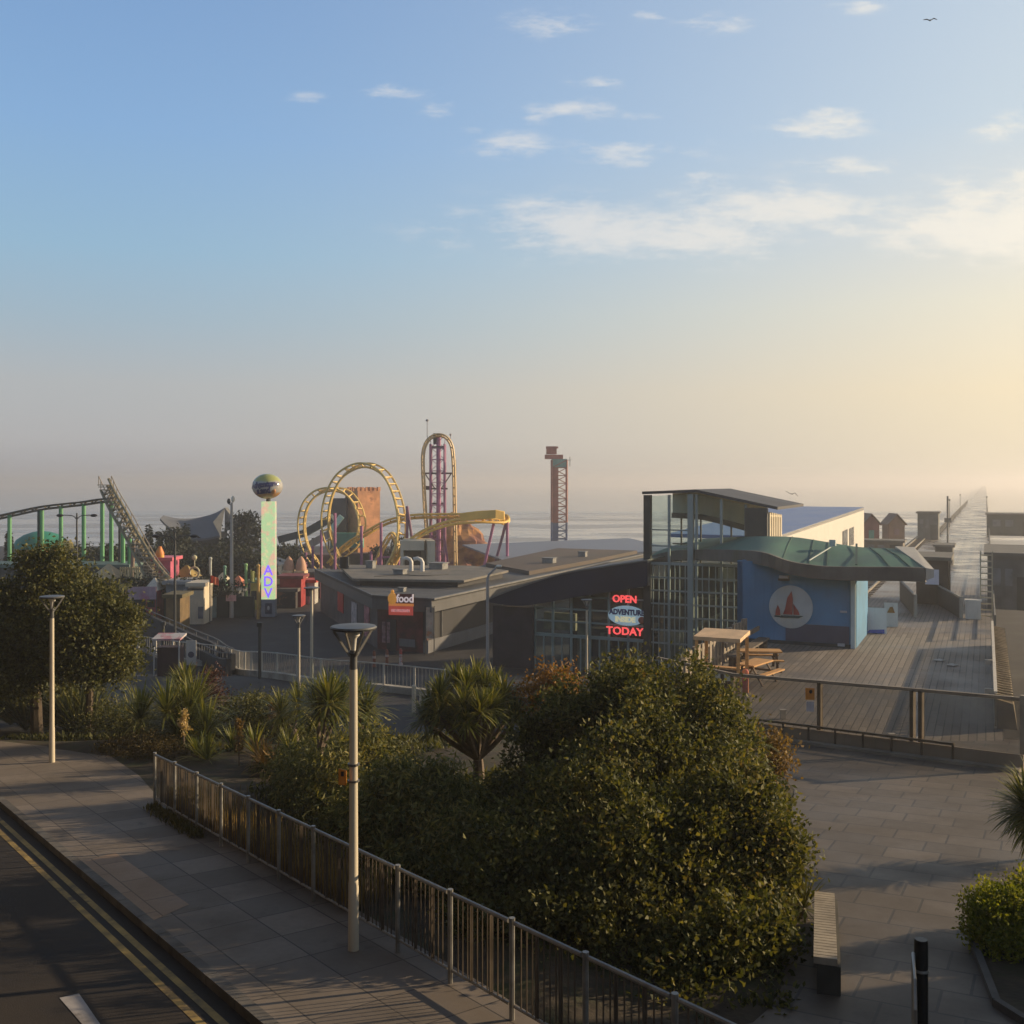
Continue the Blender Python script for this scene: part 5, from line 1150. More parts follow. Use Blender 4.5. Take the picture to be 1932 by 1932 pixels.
mb = MB(); mb.box(V(cc.x - 3.3, cc.y - .5, LOW), 2.3, 3, 6.5 - (940 - 910) / F * 152 - LOW); mb.prism([V(cc.x - 5.2, cc.y - 2.1, 1.2), V(cc.x - 2.1, cc.y - 2.1, 4.4), V(cc.x - 2.1, cc.y - 2.1, 1.2)], (0, 3, 0)); part('side_tower', mb, mat('castle_shadow_stone', (.085, .085, .085), .85, .2, .8), ca)  # castle's unlit left side: its shade is put into the dark stone colour
mb = MB(); mb.beam(at(622, 1004, 149), at(645, 974, 149), 1.0, .8); part('slide', mb, mat('slide_mint', (.5, .68, .58), .4, .1, 1), ca)
mb = MB(); b_ = at(655, 1040, 147); mb.box(V(b_.x, 147, 6.5 - (1033 - 910) / F * 147), 4.6, 1.2, 2.1); part('slide_base', mb, mat('slide_green', (.09, .30, .23), .5, .15, 1), ca)
# dark helter ramp left of the castle: covered slope with a pale balustrade
rp_ = thing('covered_ramp', 'dark covered ramp climbing to the right with a pale balustrade behind the ball sign', 'ride', tuple(at(580, 1100, 143)))
a0, a1, a2 = at(528, 1018, 143), at(575, 1006, 143), at(628, 976, 143)
mb = MB(); 
for p, q in ((a0, a1), (a1, a2)): mb.beam(p, q, 2.2, 1.0)
part('roof', mb, mat('teal_slate', (.05, .075, .08), .6, .2, .7), rp_)
mb = MB()
for p, q in ((a0 - UP * 2.0, a1 - UP * 2.0), (a1 - UP * 2.0, a2 - UP * 2.0)): mb.beam(p, q, .2, 1.0)
part('balustrade', mb, mat('balustrade_grey', (.30, .29, .29), .8, .3, 1.2, streak=(4, 4, .2)), rp_)
for u in (535, 560, 590, 620):
    t_ = at(u, 1015, 143.2); mb = MB(); mb.tube([V(t_.x, t_.y, LOW), t_], .16, 6); part('column', mb, steel_dark, rp_)
# swept grey roofs
tr = thing('swept_roof_hall', 'large hall under a swept dark grey tent like roof beyond the conifers', 'building', tuple(at(370, 1090, 140)))
D2 = 140
def R2(u, v, o=0): p = at(u, v, D2 + o); return p
front = smoothpath([R2(302, 978), R2(316, 992), R2(345, 1012), R2(380, 1016), R2(415, 1010)], 5)
ridge = smoothpath([R2(308, 972, 9), R2(335, 978, 9), R2(365, 978, 9), R2(400, 970, 9), R2(424, 958, 8)], 5)
mb = MB(); mb.slab([front, ridge], .3); part('roof', mb, mat('tent_grey', (.11, .115, .125), .7, .12, .3), tr, True)
mb = MB(); mb.add([R2(424, 958, 8), R2(415, 1010), R2(402, 985, 3)], [(0, 1, 2)]); mb.prism([R2(424, 957.5, 7.8), R2(445, 986, 6), R2(440, 1000, 5), R2(424, 1000, 5)], (0, 1.5, 0)); part('gable', mb, mat('gable_grey', (.14, .14, .13), .8, .15, .6), tr)
mb = MB(); mb.box(V((362 - UC) / F * 143, 145, LOW), 7.6, 4, 5.0); part('wall', mb, mat('hall_dark', (.055, .06, .062), .85, .25, .8), tr)
# cream portal block
cp = at(788, 1075, 118); r = thing('portal_building', 'cream block with a wide dark doorway beside the lattice tower', 'building', (cp.x, 118, LOW))
zt = 6.5 - (1018 - 910) / F * 118; zl = 6.5 - (1036 - 910) / F * 118
bx = lambda u: (u - UC) / F * 118
mb = MB(); mb.box(V(bx(810), 118, LOW), bx(817) - bx(803), 5, zt - LOW, V(.98, .17, 0), V(-.17, .98, 0)); mb.box(V(bx(781), 118.4, zl), bx(803) - bx(759), 5, zt - zl - .02); mb.box(V(bx(762), 118.4, LOW), .35, 5, zl - LOW); part('wall', mb, cream_pt, r)
mb = MB(); mb.box(V(bx(783), 119.2, LOW), bx(803) - bx(763), 3, zl - LOW - .03); part('doorway', mb, mat('doorway_dark', (.025, .025, .027), .8, .2, 1), r)
mb = MB(); mb.box(V(bx(800), 117.2, LOW), .5, .5, zl - LOW - .05); part('pillar', mb, mat('pillar_olive', (.13, .12, .09), .8, .2, 1), r)
# orange rock mound behind the lattice tower
mb = MB(); N, M_ = 20, 10; c = V((850 - UC) / F * 140, 143, 0); rows = []
for i in range(M_ + 1):
    row = []
    for k in range(N + 1):
        a = 2 * math.pi * k / N; rr = (1 - (i / M_) ** 1.6) * 7.2 * (1 + .16 * math.sin(3 * a + i) + .1 * math.sin(7 * a - 2 * i)); row.append(c + V(rr * math.cos(a), rr * .5 * math.sin(a), LOW + i / M_ * 7.9))
    rows.append(row)
mb.sheet(rows); solo('rock_mound', mb, mat('rock_orange', (.42, .21, .08), .85, .3, .5, second=(.2, .09, .07), thresh=(.45, .6)), 'orange artificial rock mound behind the lift tower', 'rock', (c.x, c.y, LOW))
# ball sign on a light-screen column
SDp = 92; sx_ = (507.5 - UC) / F * SDp; zg = 6.5 - (1157 - 910) / F * SDp
def sz(v): return 6.5 - (v - 910) / F * SDp
bs = thing('ball_sign', 'tall glowing screen column topped by a lettered ball', 'sign', (sx_, SDp, LOW))
mb = MB(); mb.box(V(sx_, SDp, LOW - .2), 1.22, .8, sz(1130) - LOW + .2); part('base', mb, mat('base_slate', (.20, .23, .28), .6, .15, 1), bs)
mb = MB(); plate(mb, V(sx_ + .06, SDp - .42, sz(1157)), V(1, 0, 0), .62, .95, .03); part('base_panel', mb, mat('panel_navy', (.045, .06, .10), .5, .2, 2), bs)
mb = MB(); mb.ball(V(sx_ + .06, SDp - .46, sz(1146)), .12, .03, .2, 10, 6); part('base_emblem', mb, mat('emblem_pale', (.4, .42, .44), .6, .1, 2), bs)
def screen_mat():
    m = bpy.data.materials.new('light_screen'); m.use_nodes = True; t = NT(m.node_tree); p = t.n['Principled BSDF']
    pos = t.node('ShaderNodeNewGeometry').outputs['Position']; n = t.noise(pos, 1.6, 2); n2 = t.noise(t.mapping(pos, loc=(4, 4, 4)), 2.2, 2)
    c = t.mix(t.smooth(n, .4, .62), (.42, .60, .30, 1), (.72, .44, .30, 1)); c = t.mix(t.smooth(n2, .55, .7), c, (.66, .62, .32, 1))
    t.put(p.inputs['Base Color'], (.05, .05, .05, 1)); t.put(p.inputs['Emission Color'], c); p.inputs['Emission Strength'].default_value = .82
    return m
mb = MB(); mb.box(V(sx_, SDp, sz(1130)), 1.2, .75, sz(946) - sz(1130)); part('screen', mb, screen_mat(), bs)
pled = mat('violet_led', (.24, .12, .95), .5, .05, 2, emit=.8)
for ch, v in (('A', 1076), ('D', 1097), ('V', 1119)):
    mb = MB(); letters(mb, ch, V(sx_ + .03, SDp - .42, sz(v)), V(1, 0, 0), UP, 1.25, .02, .02, .95); part('screen_letter', mb, pled, bs)
mb = MB(); mb.tube([V(sx_ - .05, SDp, sz(950)), V(sx_ - .05, SDp, sz(936))], .2, 10); part('neck', mb, steel_dark, bs)
bc = V((504.5 - UC) / F * SDp, SDp, sz(917.5)); brx, brz = 28.5 / F * SDp, 24 / F * SDp
bm_ = bpy.data.materials.new('ball_skin'); bm_.use_nodes = True; t = NT(bm_.node_tree); p_ = t.n['Principled BSDF']
pos = t.node('ShaderNodeNewGeometry').outputs['Position']; s_ = t.node('ShaderNodeSeparateXYZ'); t.l.new(pos, s_.inputs[0])
k_ = t.math('ADD', s_.outputs[2], t.math('MULTIPLY', t.math('SUBTRACT', t.noise(pos, 1.4, 2), .5), .5))
c = t.mix(t.smooth(k_, bc.z + .35, bc.z + .6), (.34, .33, .31, 1), (.34, .36, .12, 1)); c = t.mix(t.smooth(k_, bc.z - .75, bc.z - .45, 1, 0), c, (.42, .22, .07, 1))
t.put(p_.inputs['Base Color'], c); p_.inputs['Roughness'].default_value = .16; p_.inputs['Specular IOR Level'].default_value = .6
mb = MB(); mb.ball(bc, brx, brx, brz, 28, 16); part('ball', mb, bm_, bs, True)
def on_ball(mb, body, cx_, cz_, size, bold):
    vs, fs = text_mesh(body, size, .0, bold); out = []
    for v in vs:
        x, z = cx_ + v[0] * .86, cz_ + v[1] + (v[0] * .08); q = max(.04, 1 - (x / brx) ** 2 - (z / brz) ** 2); out.append(bc + V(x, -brx * math.sqrt(q) - .03, z))
    mb.add(out, fs)
mb = MB(); on_ball(mb, 'Adventure', -.06, .16, .66, .05); on_ball(mb, 'Island', -.14, -.40, .70, .05); part('lettering', mb, mat('ball_navy', (.02, .022, .10), .4, .05, 1), bs)
mb = MB(); c = bc + V(.72, -brx * .70, -.42); mb.ball(c, .26, .12, .26, 12, 8); part('orange_blob', mb, mat('ball_orange', (.5, .2, .05), .4, .1, 2), bs, True)

# stalls and low buildings of the park
def stall(name, u, v0, v1, w_px, d, m_wall, m_roof, label, cat='stall', dep=2.5, roof='flat', over=.25, ax=None):
    x = (u - UC) / F * d; z1 = 6.5 - (v0 - 910) / F * d; wd = w_px / F * d; b = V(x, d, min(LOW, 6.5 - (v1 - 910) / F * d)); ax = ax or V(1, 0, 0); ay = V(-ax.y, ax.x, 0)
    r = thing(name, label, cat, tuple(b)); hh = z1 - b.z
    rh = .3 if roof == 'flat' else hh * .28
    mb = MB(); mb.box(b, wd, dep, hh - rh, ax, ay); part('wall', mb, m_wall, r)
    mb = MB(); e = wd / 2 + over; top = b + UP * (hh - rh + .004)
    if roof == 'flat': mb.box(top, wd + 2 * over, dep + 2 * over, rh, ax, ay)
    elif roof == 'hip':
        q = [top + ax * sx * e + ay * sy * (dep / 2 + over) for sx, sy in ((-1, -1), (1, -1), (1, 1), (-1, 1))]; apx = [top + UP * rh - ax * e * .08, top + UP * rh + ax * e * .08]; mb.add(q + apx, [(3, 2, 1, 0), (0, 1, 5, 4), (1, 2, 5), (2, 3, 4, 5), (3, 0, 4)])
    elif roof == 'dome': mb.lathe(top, [(e, 0), (e * .97, rh * .3), (e * .75, rh * .75), (e * .4, rh), (.05, rh * 1.15)], 18)
    part('roof', mb, m_roof, r, roof == 'dome'); return r, b, hh, wd, ax, ay
w_cream = mat('booth_cream', (.55, .47, .35), .7, .1, 1); w_slate = mat('booth_slate', (.15, .17, .18), .7, .25, 1.5, second=(.3, .32, .32), thresh=(.55, .65)); w_pink = mat('stall_pink', (.42, .10, .16), .6, .2, 1.2)
r, b, hh, wd, ax, ay = stall('ticket_booth', 379, 1097, 1142, 27, 88, w_cream, mat('booth_roof', (.5, .44, .34), .7, .1, 1), 'small cream ticket booth catching the sun below the orange flag', 'booth')
mb = MB(); plate(mb, b + V(-.05, -1.28, hh - .62), ax, wd + .1, .16, .04); part('fascia', mb, mat('booth_dark_band', (.03, .03, .03), .6, .1, 1), r)
mb = MB(); plate(mb, b + V(.38, -1.3, .5), ax, .42, 1.0, .04); part('hatch', mb, mat('hatch_blue_grey', (.12, .14, .18), .5, .1, 1), r)
stall('long_booth', 345, 1093, 1142, 42, 91, w_slate, mat('booth_grey_roof', (.28, .28, .27), .7, .1, 1), 'blue grey booth with a pale flat roof just left of the cream ticket booth', 'booth', 3)
r, b, hh, wd, ax, ay = stall('sweet_stall', 315, 1050, 1082, 30, 96, w_pink, mat('stall_coral', (.52, .12, .16), .5, .1, 1), 'bright pink stall with a coral flat roof at the foot of the lift hill')
mb = MB(); plate(mb, b + V(.25, -1.3, hh * .55), ax, .7, .7, .04); part('hatch', mb, mat('hatch_peach', (.5, .32, .25), .6, .1, 1), r)
stall('gold_stall', 352, 1066, 1090, 32, 98, mat('stall_bronze', (.14, .10, .04), .7, .2, 1), mat('stall_gold', (.26, .18, .045), .6, .15, 1), 'low stall with a dull gold pitched roof right of the pink stall', roof='hip')
stall('brown_booth', 336, 1118, 1150, 26, 84, mat('booth_brown', (.14, .095, .045), .8, .25, 1.5), mat('booth_brown_roof', (.12, .10, .05), .8, .2, 1), 'brown and olive booth under the dark hedge by the twin armed lamp', 'booth')
r, b, hh, wd, ax, ay = stall('gable_hut', 205, 1064, 1095, 42, 94, mat('hut_grey_green', (.10, .12, .10), .8, .25, 1.5), mat('hut_sand_roof', (.42, .33, .20), .7, .1, 1), 'small hut with a sand coloured hipped roof left of the yellow slatted fence', 'hut', roof='hip')
stall('long_green_pavilion', 110, 1062, 1100, 290, 101, mat('pavilion_dark', (.055, .065, .06), .8, .3, 1), mat('pavilion_green', (.10, .155, .135), .6, .15, .5), 'long low pavilion with a muted green roof behind the big dark tree', 'building', 4)
stall('red_stall', 553, 1084, 1108, 40, 100, mat('stall_deep_red', (.30, .04, .04), .6, .25, 1.5), mat('stall_maroon', (.20, .05, .05), .6, .2, 1), 'deep red stall beneath the two peach domes')
for (u, lab) in ((545, 'left peach dome turret above the red stall'), (568, 'right peach dome turret above the red stall')):
    stall('dome_turret', u, 1053, 1086, 19, 103, mat('turret_sand', (.55, .42, .26), .6, .15, 1.5), mat('turret_peach', (.46, .26, .17), .6, .15, 1), lab, 'turret', 1.8, 'dome', .05)  # turret walls in a plain sand colour, no emission
stall('purple_shed', 600, 1045, 1110, 62, 140, mat('shed_plum', (.12, .085, .09), .8, .2, .8), mat('shed_roof', (.13, .10, .105), .8, .15, .6), 'plum coloured shed behind the legs of the looping coaster', 'shed', 4)
stall('purple_shed', 700, 1042, 1100, 120, 150, mat('shed_olive', (.13, .115, .09), .8, .25, .8), mat('shed_roof', (.13, .10, .105), .8, .15, .6), 'wide olive brown shed below the big yellow loop', 'shed', 4)
stall('navy_tent', 500, 1046, 1100, 70, 118, mat('tent_navy', (.035, .045, .06), .7, .2, .8), mat('tent_navy_roof', (.045, .06, .085), .6, .15, .6), 'navy roofed tent behind the glowing screen column', 'tent', 6, 'hip')
stall('kiosk_block', 960, 1050, 1090, 70, 150, mat('kiosk_tan', (.22, .19, .14), .8, .25, 1), mat('kiosk_tan_roof', (.26, .25, .23), .7, .15, .8), 'tan kiosk block under the far end of the yellow track', 'kiosk', 4)
stall('dark_hall', 262, 1040, 1100, 60, 128, mat('hall_soot', (.035, .04, .042), .8, .3, .8), mat('hall_soot_roof', (.05, .055, .06), .8, .2, .6), 'low soot dark hall behind the foot of the lift hill', 'building', 5)
stall('dark_hall', 415, 1046, 1100, 110, 126, mat('hall_pitch', (.03, .034, .036), .8, .4, .8, second=(.10, .09, .08), thresh=(.58, .66)), mat('hall_pitch_roof', (.06, .065, .07), .8, .2, .6), 'long dark arcade hall behind the ring sign and the coral flag', 'building', 5)
stall('arcade_front', 585, 1076, 1110, 52, 108, mat('arcade_wine', (.11, .035, .05), .7, .4, 1.2, second=(.30, .16, .09), thresh=(.56, .64)), mat('arcade_roof', (.09, .085, .08), .8, .2, .6), 'wine red arcade front between the peach domes and the restaurant', 'building', 4)
stall('cafe_hut', 432, 1112, 1150, 40, 93, mat('cafe_slate', (.05, .055, .06), .8, .3, 1.2, second=(.16, .15, .14), thresh=(.6, .7)), mat('cafe_roof', (.08, .085, .085), .8, .2, .6), 'dark slate hut at the foot of the very tall grey lamp post', 'hut', 3)
stall('mint_booth', 405, 1108, 1142, 18, 92, mat('mint_wall', (.15, .20, .19), .7, .3, 1.5), mat('mint_roof', (.10, .14, .13), .7, .2, 1), 'small mint grey booth right of the cream ticket booth', 'booth', 2)
stall('striped_stall', 545, 1108, 1135, 36, 99, mat('stall_charcoal', (.05, .045, .045), .8, .3, 1.5, second=(.22, .10, .06), thresh=(.6, .66)), mat('stall_charcoal_roof', (.12, .10, .09), .8, .2, 1), 'charcoal stall in front of the deep red one', 'stall', 2.5)
for (u, v0, v1, w_, d, ca_, cb_, rf_, lab) in ((292, 1090, 1118, 20, 90, (.34, .08, .10), (.55, .50, .42), 'hip', 'crimson game booth with a cream hipped top right of the long pink banner'), (450, 1086, 1112, 22, 97, (.12, .22, .34), (.50, .18, .10), 'hip', 'blue game booth with an orange top behind the very tall grey lamp'), (484, 1092, 1120, 16, 98, (.44, .34, .10), (.16, .26, .18), 'flat', 'mustard game booth with a green flat top left of the gold post'), (525, 1088, 1112, 16, 104, (.36, .12, .20), (.55, .40, .16), 'hip', 'magenta game booth with a gold top right of the screen column'), (586, 1092, 1118, 22, 102, (.40, .38, .34), (.44, .07, .06), 'flat', 'pale game booth under a red flat top left of the restaurant'), (420, 1080, 1100, 16, 104, (.16, .30, .20), (.48, .42, .30), 'hip', 'green game booth with a sandy top behind the coral flag')):
    r, b, hh, wd, ax, ay = stall('game_booth', u, v0, v1, w_, d, mat('booth_wall_' + lab.split()[0], ca_, .7, .25, 1.5), mat('booth_top_' + lab.split()[0], cb_, .6, .15, 1), lab, 'booth', 1.8, rf_, .18)
    mb = MB(); plate(mb, b + V(0, -.92, hh * .32), ax, wd * .7, hh * .3, .03); part('counter_opening', mb, mat('opening_dark', (.03, .03, .032), .8, .2, 1), r)
# platform with railings right of the coaster
pf = thing('waterside_gantry', 'long dark gantry on posts by the water right of the coaster', 'gantry', tuple(at(970, 1060, 158)))
mb = MB(); mb.beam(at(912, 1049, 158), at(1042, 1054, 158), .5, .5); part('deck', mb, steel_dark, pf)
for u in (915, 935, 960, 985, 1010, 1040): mb = MB(); t_ = at(u, 1051, 158); mb.tube([V(t_.x, t_.y, LOW - 2), t_], .12, 6); part('post', mb, steel_dark, pf)
# flags, banners, fences
def flat_panel(name, u, v0, v1, w_px, d, m_, label, cat, ax=None, post=None):
    x = (u - UC) / F * d; z1 = 6.5 - (v0 - 910) / F * d; z0 = 6.5 - (v1 - 910) / F * d; wd = w_px / F * d; ax = ax or V(1, 0, 0)
    r = thing(name, label, cat, (x, d, LOW)); mb = MB(); plate(mb, V(x, d, z0), ax, wd, z1 - z0, .06); part('panel', mb, m_, r)
    mb = MB()
    for s in (-.5, .5): q = V(x, d + .05, 0) + ax * wd * s; mb.beam(q + UP * LOW, q + UP * z1, .07, .07)
    part('post', mb, steel_dark, r); return r
flat_panel('long_banner', 268, 1107, 1131, 52, 86, mat('banner_mauve', (.36, .26, .32), .7, .15, .8, second=(.38, .14, .22), thresh=(.55, .7)), 'long pink and mauve banner left of the brown booth', 'banner', V(.99, .1, 0))
flat_panel('yellow_banner', 238, 1101, 1112, 25, 90, mat('banner_yellow', (.5, .36, .09), .7, .25, 2.5), 'short yellow banner under the yellow slatted fence', 'banner')
pcf = MB(); d_ = 92
for k in range(9): x = (227 + k * 4.4 - UC) / F * d_; pcf.box(V(x, d_, LOW + 1.6), .10, .08, 6.5 - (1070 - 910) / F * d_ - LOW - 1.6)
pcf.beam(V((226 - UC) / F * d_, d_, 6.5 - (1096 - 910) / F * d_), V((264 - UC) / F * d_, d_, 6.5 - (1096 - 910) / F * d_), .1, .16); pcf.beam(V((226 - UC) / F * d_, d_, 6.5 - (1073 - 910) / F * d_), V((264 - UC) / F * d_, d_, 6.5 - (1073 - 910) / F * d_), .1, .12)
pcf.beam(V((228 - UC) / F * d_, d_, LOW), V((228 - UC) / F * d_, d_, LOW + 3), .12, .12); pcf.beam(V((262 - UC) / F * d_, d_, LOW), V((262 - UC) / F * d_, d_, LOW + 3), .12, .12)
solo('slatted_fence', pcf, mat('slat_straw', (.42, .34, .18), .7, .15, 2), 'raised straw yellow slatted fence at the foot of the green columns', 'fence')
def flag(u, v0, v1, d, m_, label, w_px=16):
    x = (u - UC) / F * d; z1 = 6.5 - (v0 - 910) / F * d; zb_ = 6.5 - (v1 - 910) / F * d; r = thing('flag', label, 'flag', (x, d, LOW)); wd = w_px / F * d
    mb = MB(); mb.tube([V(x, d, LOW), V(x, d, z1 + .15)], .05, 6); part('pole', mb, steel_dark, r)
    rows = [[V(x + wd * i / 8, d + .12 * math.sin(i * 1.1), z1 - (z1 - zb_) * j / 3 - wd * .35 * (i / 8) ** 2) for i in range(9)] for j in range(4)]
    mb = MB(); mb.slab(rows, .02); part('cloth', mb, m_, r)
flag(396, 1086, 1100, 87, mat('flag_coral', (.52, .15, .08), .7, .15, 2), 'coral orange flag drooping above the cream ticket booth')
flag(472, 1076, 1096, 95, mat('flag_lime', (.40, .42, .18), .7, .15, 2), 'pale lime flag beside the light green posts', 9)
mb = MB()
c = at(300, 1040, 95)
mb.tube(smoothpath([V(c.x + .3, 95, LOW), V(c.x + .25, 95, c.z - 1.0), V(c.x - .1, 95, c.z - .2), V(c.x + .1, 95, c.z + .45)], 4), [.12, .12, .14, .16, .2, .25, .32, .38, .4, .34, .26, .18, .1][:13], 8) if False else mb.tube([V(c.x + .3, 95, LOW), V(c.x + .25, 95, c.z - 1.0), V(c.x + .05, 95, c.z - .2), V(c.x + .1, 95, c.z + .45)], [.12, .2, .42, .12], 10)
solo('flame_ornament', mb, mat('flame_yellow', (.62, .38, .06), .5, .2, 1.2, second=(.6, .2, .04), thresh=(.5, .6)), 'yellow and orange flame shaped ornament above the pink stall', 'ornament', (c.x, 95, LOW), smooth=True)
for (u, v0, v1, d, m_, lab) in ((464, 1068, 1105, 95, mat('post_leaf_green', (.2, .36, .16), .6, .1, 1), 'light green post left of the lime flag'), (487, 1070, 1130, 90, mat('post_gold', (.42, .26, .08), .6, .1, 1), 'slim gold post just left of the screen column'), (428 - 4, 1072, 1105, 96, mat('post_sea_green', (.12, .25, .18), .6, .1, 1), 'sea green post right of the coral flag'), (397, 1056, 1085, 99, mat('post_white', (.4, .42, .38), .6, .1, 1), 'pale post behind the coral flag')):
    x = (u - UC) / F * d; mb = MB(); mb.tube([V(x, d, LOW), V(x, d, 6.5 - (v0 - 910) / F * d)], .13, 8); mb.ball(V(x, d, 6.5 - (v0 - 910) / F * d + .1), .18, .18, .18, 8, 6); solo('post', mb, m_, lab, 'post', (x, d, LOW))
mb = MB(); c = at(367, 1080, 97); N = 16
mb.tube([V(c.x + .45 * math.cos(2 * math.pi * k / N), 97, c.z + .5 * math.sin(2 * math.pi * k / N)) for k in range(N + 1)], .1, 6); mb.tube([V(c.x, 97, LOW), V(c.x, 97, c.z - .5)], .07, 6); mb.tube([V(c.x, 97, c.z + .55), V(c.x, 97, c.z + 1.3)], .06, 6); mb.ball(V(c.x, 97, c.z + 1.4), .25, .25, .25, 8, 6)
solo('ring_sign', mb, mat('ring_straw', (.45, .42, .26), .6, .1, 1), 'pale ring shaped sign on a post above the gold roofed stall', 'sign', (c.x, 97, LOW))
# ramps of the lower road: dark parapets and a small van-like barrow behind the railing
ramp_m = mat('ramp_parapet', (.040, .041, .044), .75, .2, .7)
def parapet(pts, h_, label):
    g = smoothpath([V((u - UC) / F * d, d, 0) for u, d in pts], 6); mb = MB(); ring = []
    for i, p in enumerate(g):
        q = (g[min(i + 1, len(g) - 1)] - g[max(i - 1, 0)]).normalized(); nn = V(-q.y, q.x, 0) * .14; z = hz(p.x, p.y); ring += [p - nn + UP * (z - .3), p + nn + UP * (z - .3), p + nn + UP * (z + h_), p - nn + UP * (z + h_)]
    n_ = len(g); mb.add(ring, [(i * 4 + j, i * 4 + (j + 1) % 4, (i + 1) * 4 + (j + 1) % 4, (i + 1) * 4 + j) for i in range(n_ - 1) for j in range(4)] + [(3, 2, 1, 0), (n_ * 4 - 4, n_ * 4 - 3, n_ * 4 - 2, n_ * 4 - 1)])
    mt = [MATS['ramp_parapet'], mat('parapet_cap', (.13, .13, .13), .7, .15, 1)]
    r = thing('ramp_parapet', label, 'wall', (g[0].x, g[0].y, hz(g[0].x, g[0].y))); part('body', mb, mt[0], r)
    m2 = MB()
    for a, b in zip(g, g[1:]): m2.beam(V(a.x, a.y, hz(a.x, a.y) + h_ + .35), V(b.x, b.y, hz(b.x, b.y) + h_ + .35), .06, .06)
    for p in g[::3]: m2.beam(V(p.x, p.y, hz(p.x, p.y) + h_), V(p.x, p.y, hz(p.x, p.y) + h_ + .35), .05, .05)
    part('hand_rail', m2, mt[1], r)
parapet([(200, 92), (260, 86), (320, 78), (370, 72), (410, 68), (440, 63)], 1.25, 'long dark parapet sweeping down beside the ramp on the left')
parapet([(330, 74), (365, 69), (395, 66), (420, 62), (432, 60)], 1.0, 'shorter curved dark parapet inside the bend of the ramp')
parapet([(240, 71), (275, 68), (305, 65), (330, 63)], .8, 'low dark parapet behind the small barrow stall')
bw = at(322, 1214, 60); zz = hz(bw.x, 60); r = thing('barrow_stall', 'small barrow stall with a red and white awning behind the curved railing', 'stall', (bw.x, 60, zz))
zt = 6.5 - (1200 - 910) / F * 60
mb = MB(); mb.box(V(bw.x, 60, zz), 1.3, .8, zt - zz - .6); part('body', mb, mat('barrow_dark', (.05, .03, .035), .7, .2, 1), r)
mb = MB(); mb.hexa([V(bw.x - .9, 59.4, zt - .18), V(bw.x + .75, 59.4, zt - .18), V(bw.x + .75, 60.6, zt - .02), V(bw.x - .9, 60.6, zt - .02), V(bw.x - .9, 59.4, zt - .08), V(bw.x + .75, 59.4, zt - .08), V(bw.x + .75, 60.6, zt + .1), V(bw.x - .9, 60.6, zt + .1)]); part('awning', mb, mat('awning_rose', (.40, .20, .22), .7, .2, 1.2, second=(.45, .43, .42), thresh=(.5, .55)), r)
mb = MB()
for s in (-.8, .65): mb.beam(V(bw.x + s, 59.5, zz), V(bw.x + s, 59.5, zt - .1), .07, .07)
part('post', mb, mat('barrow_post', (.4, .4, .4), .6, .1, 1), r)

# ================================================================== ALONG THE PIER
hut_red = mat('hut_faded_red', (.28, .12, .105), .8, .15, 1); hut_tan = mat('hut_tan', (.30, .19, .13), .8, .15, 1); hut_roof = mat('hut_roof', (.22, .16, .13), .8, .15, 1)
for (u, d, m_, lab, door) in ((1644, 118, hut_red, 'faded red beach hut with a green door next to the white pavilion', True), (1692, 121, hut_tan, 'tan gabled beach hut right of the faded red one', False)):
    x = (u - UC) / F * d; w_ = 30 / F * d; z0 = DZ; z1 = 6.5 - (988 - 910) / F * d; za = 6.5 - (972 - 910) / F * d; r = thing('beach_hut', lab, 'hut', (x, d, z0), 'gabled huts along the pier')
    mb = MB(); mb.prism([V(x - w_ / 2, d, z0), V(x + w_ / 2, d, z0), V(x + w_ / 2, d, z1), V(x, d, za), V(x - w_ / 2, d, z1)], (0, 2.2, 0)); part('wall', mb, m_, r)
    mb = MB()
    for s in (-1, 1): mb.prism([V(x, d - .25, za + .06), V(x + s * w_ * .62, d - .25, z1 - .2), V(x + s * w_ * .62, d - .25, z1 - .08), V(x, d - .25, za + .2)], (0, 2.7, 0))
    part('roof', mb, hut_roof, r)
    mb = MB(); plate(mb, V(x, d - .0, z0 + (.9 if door else 1.5)), V(1, 0, 0), .6, 1.3 if door else .7, .05); part('door' if door else 'window', mb, mat('hut_door_green', (.15, .33, .25), .7, .1, 1) if door else mat('hut_window_rose', (.32, .2, .17), .7, .1, 1), r)
def pier_block(name, u, v0, v1, w_px, d, m_, label, cat='shelter', dep=4.0, roof_m=None, extra=None):
    x = (u - UC) / F * d; wd = w_px / F * d; z1 = 6.5 - (v0 - 910) / F * d; z0 = min(DZ, 6.5 - (v1 - 910) / F * d); b = V(x, d, z0); r = thing(name, label, cat, tuple(b))
    mb = MB(); mb.box(b, wd, dep, z1 - z0 - .22, B, A); part('wall', mb, m_, r)
    mb = MB(); mb.box(b + UP * (z1 - z0 - .216), wd + .4, dep + .4, .22, B, A); part('roof', mb, roof_m or mat('pier_roof', (.14, .135, .12), .8, .15, .8), r)
    if wd > 2.2:
        hh_ = z1 - z0 - .22; mb = MB(); plate(mb, b - A * (dep / 2 + .02) + B * (wd * .28), B, .85, min(2.0, hh_ * .8), .04, n=-A); part('door', mb, mat('pier_door', (.06, .065, .06), .7, .2, 1), r)
        for k_ in (-.3, -.05): mb = MB(); plate(mb, b - A * (dep / 2 + .02) + B * (wd * k_) + UP * hh_ * .45, B, wd * .16, hh_ * .32, .04, n=-A); part('window', mb, mat('pier_window', (.16, .17, .17), .3, .2, 1), r)
    return r, b, z1 - z0, wd
pier_block('service_cabin', 1752, 965, 1002, 36, 140, mat('cabin_grey', (.12, .125, .115), .8, .15, 1), 'plain dark grey cabin standing at the side of the pier', 'cabin')
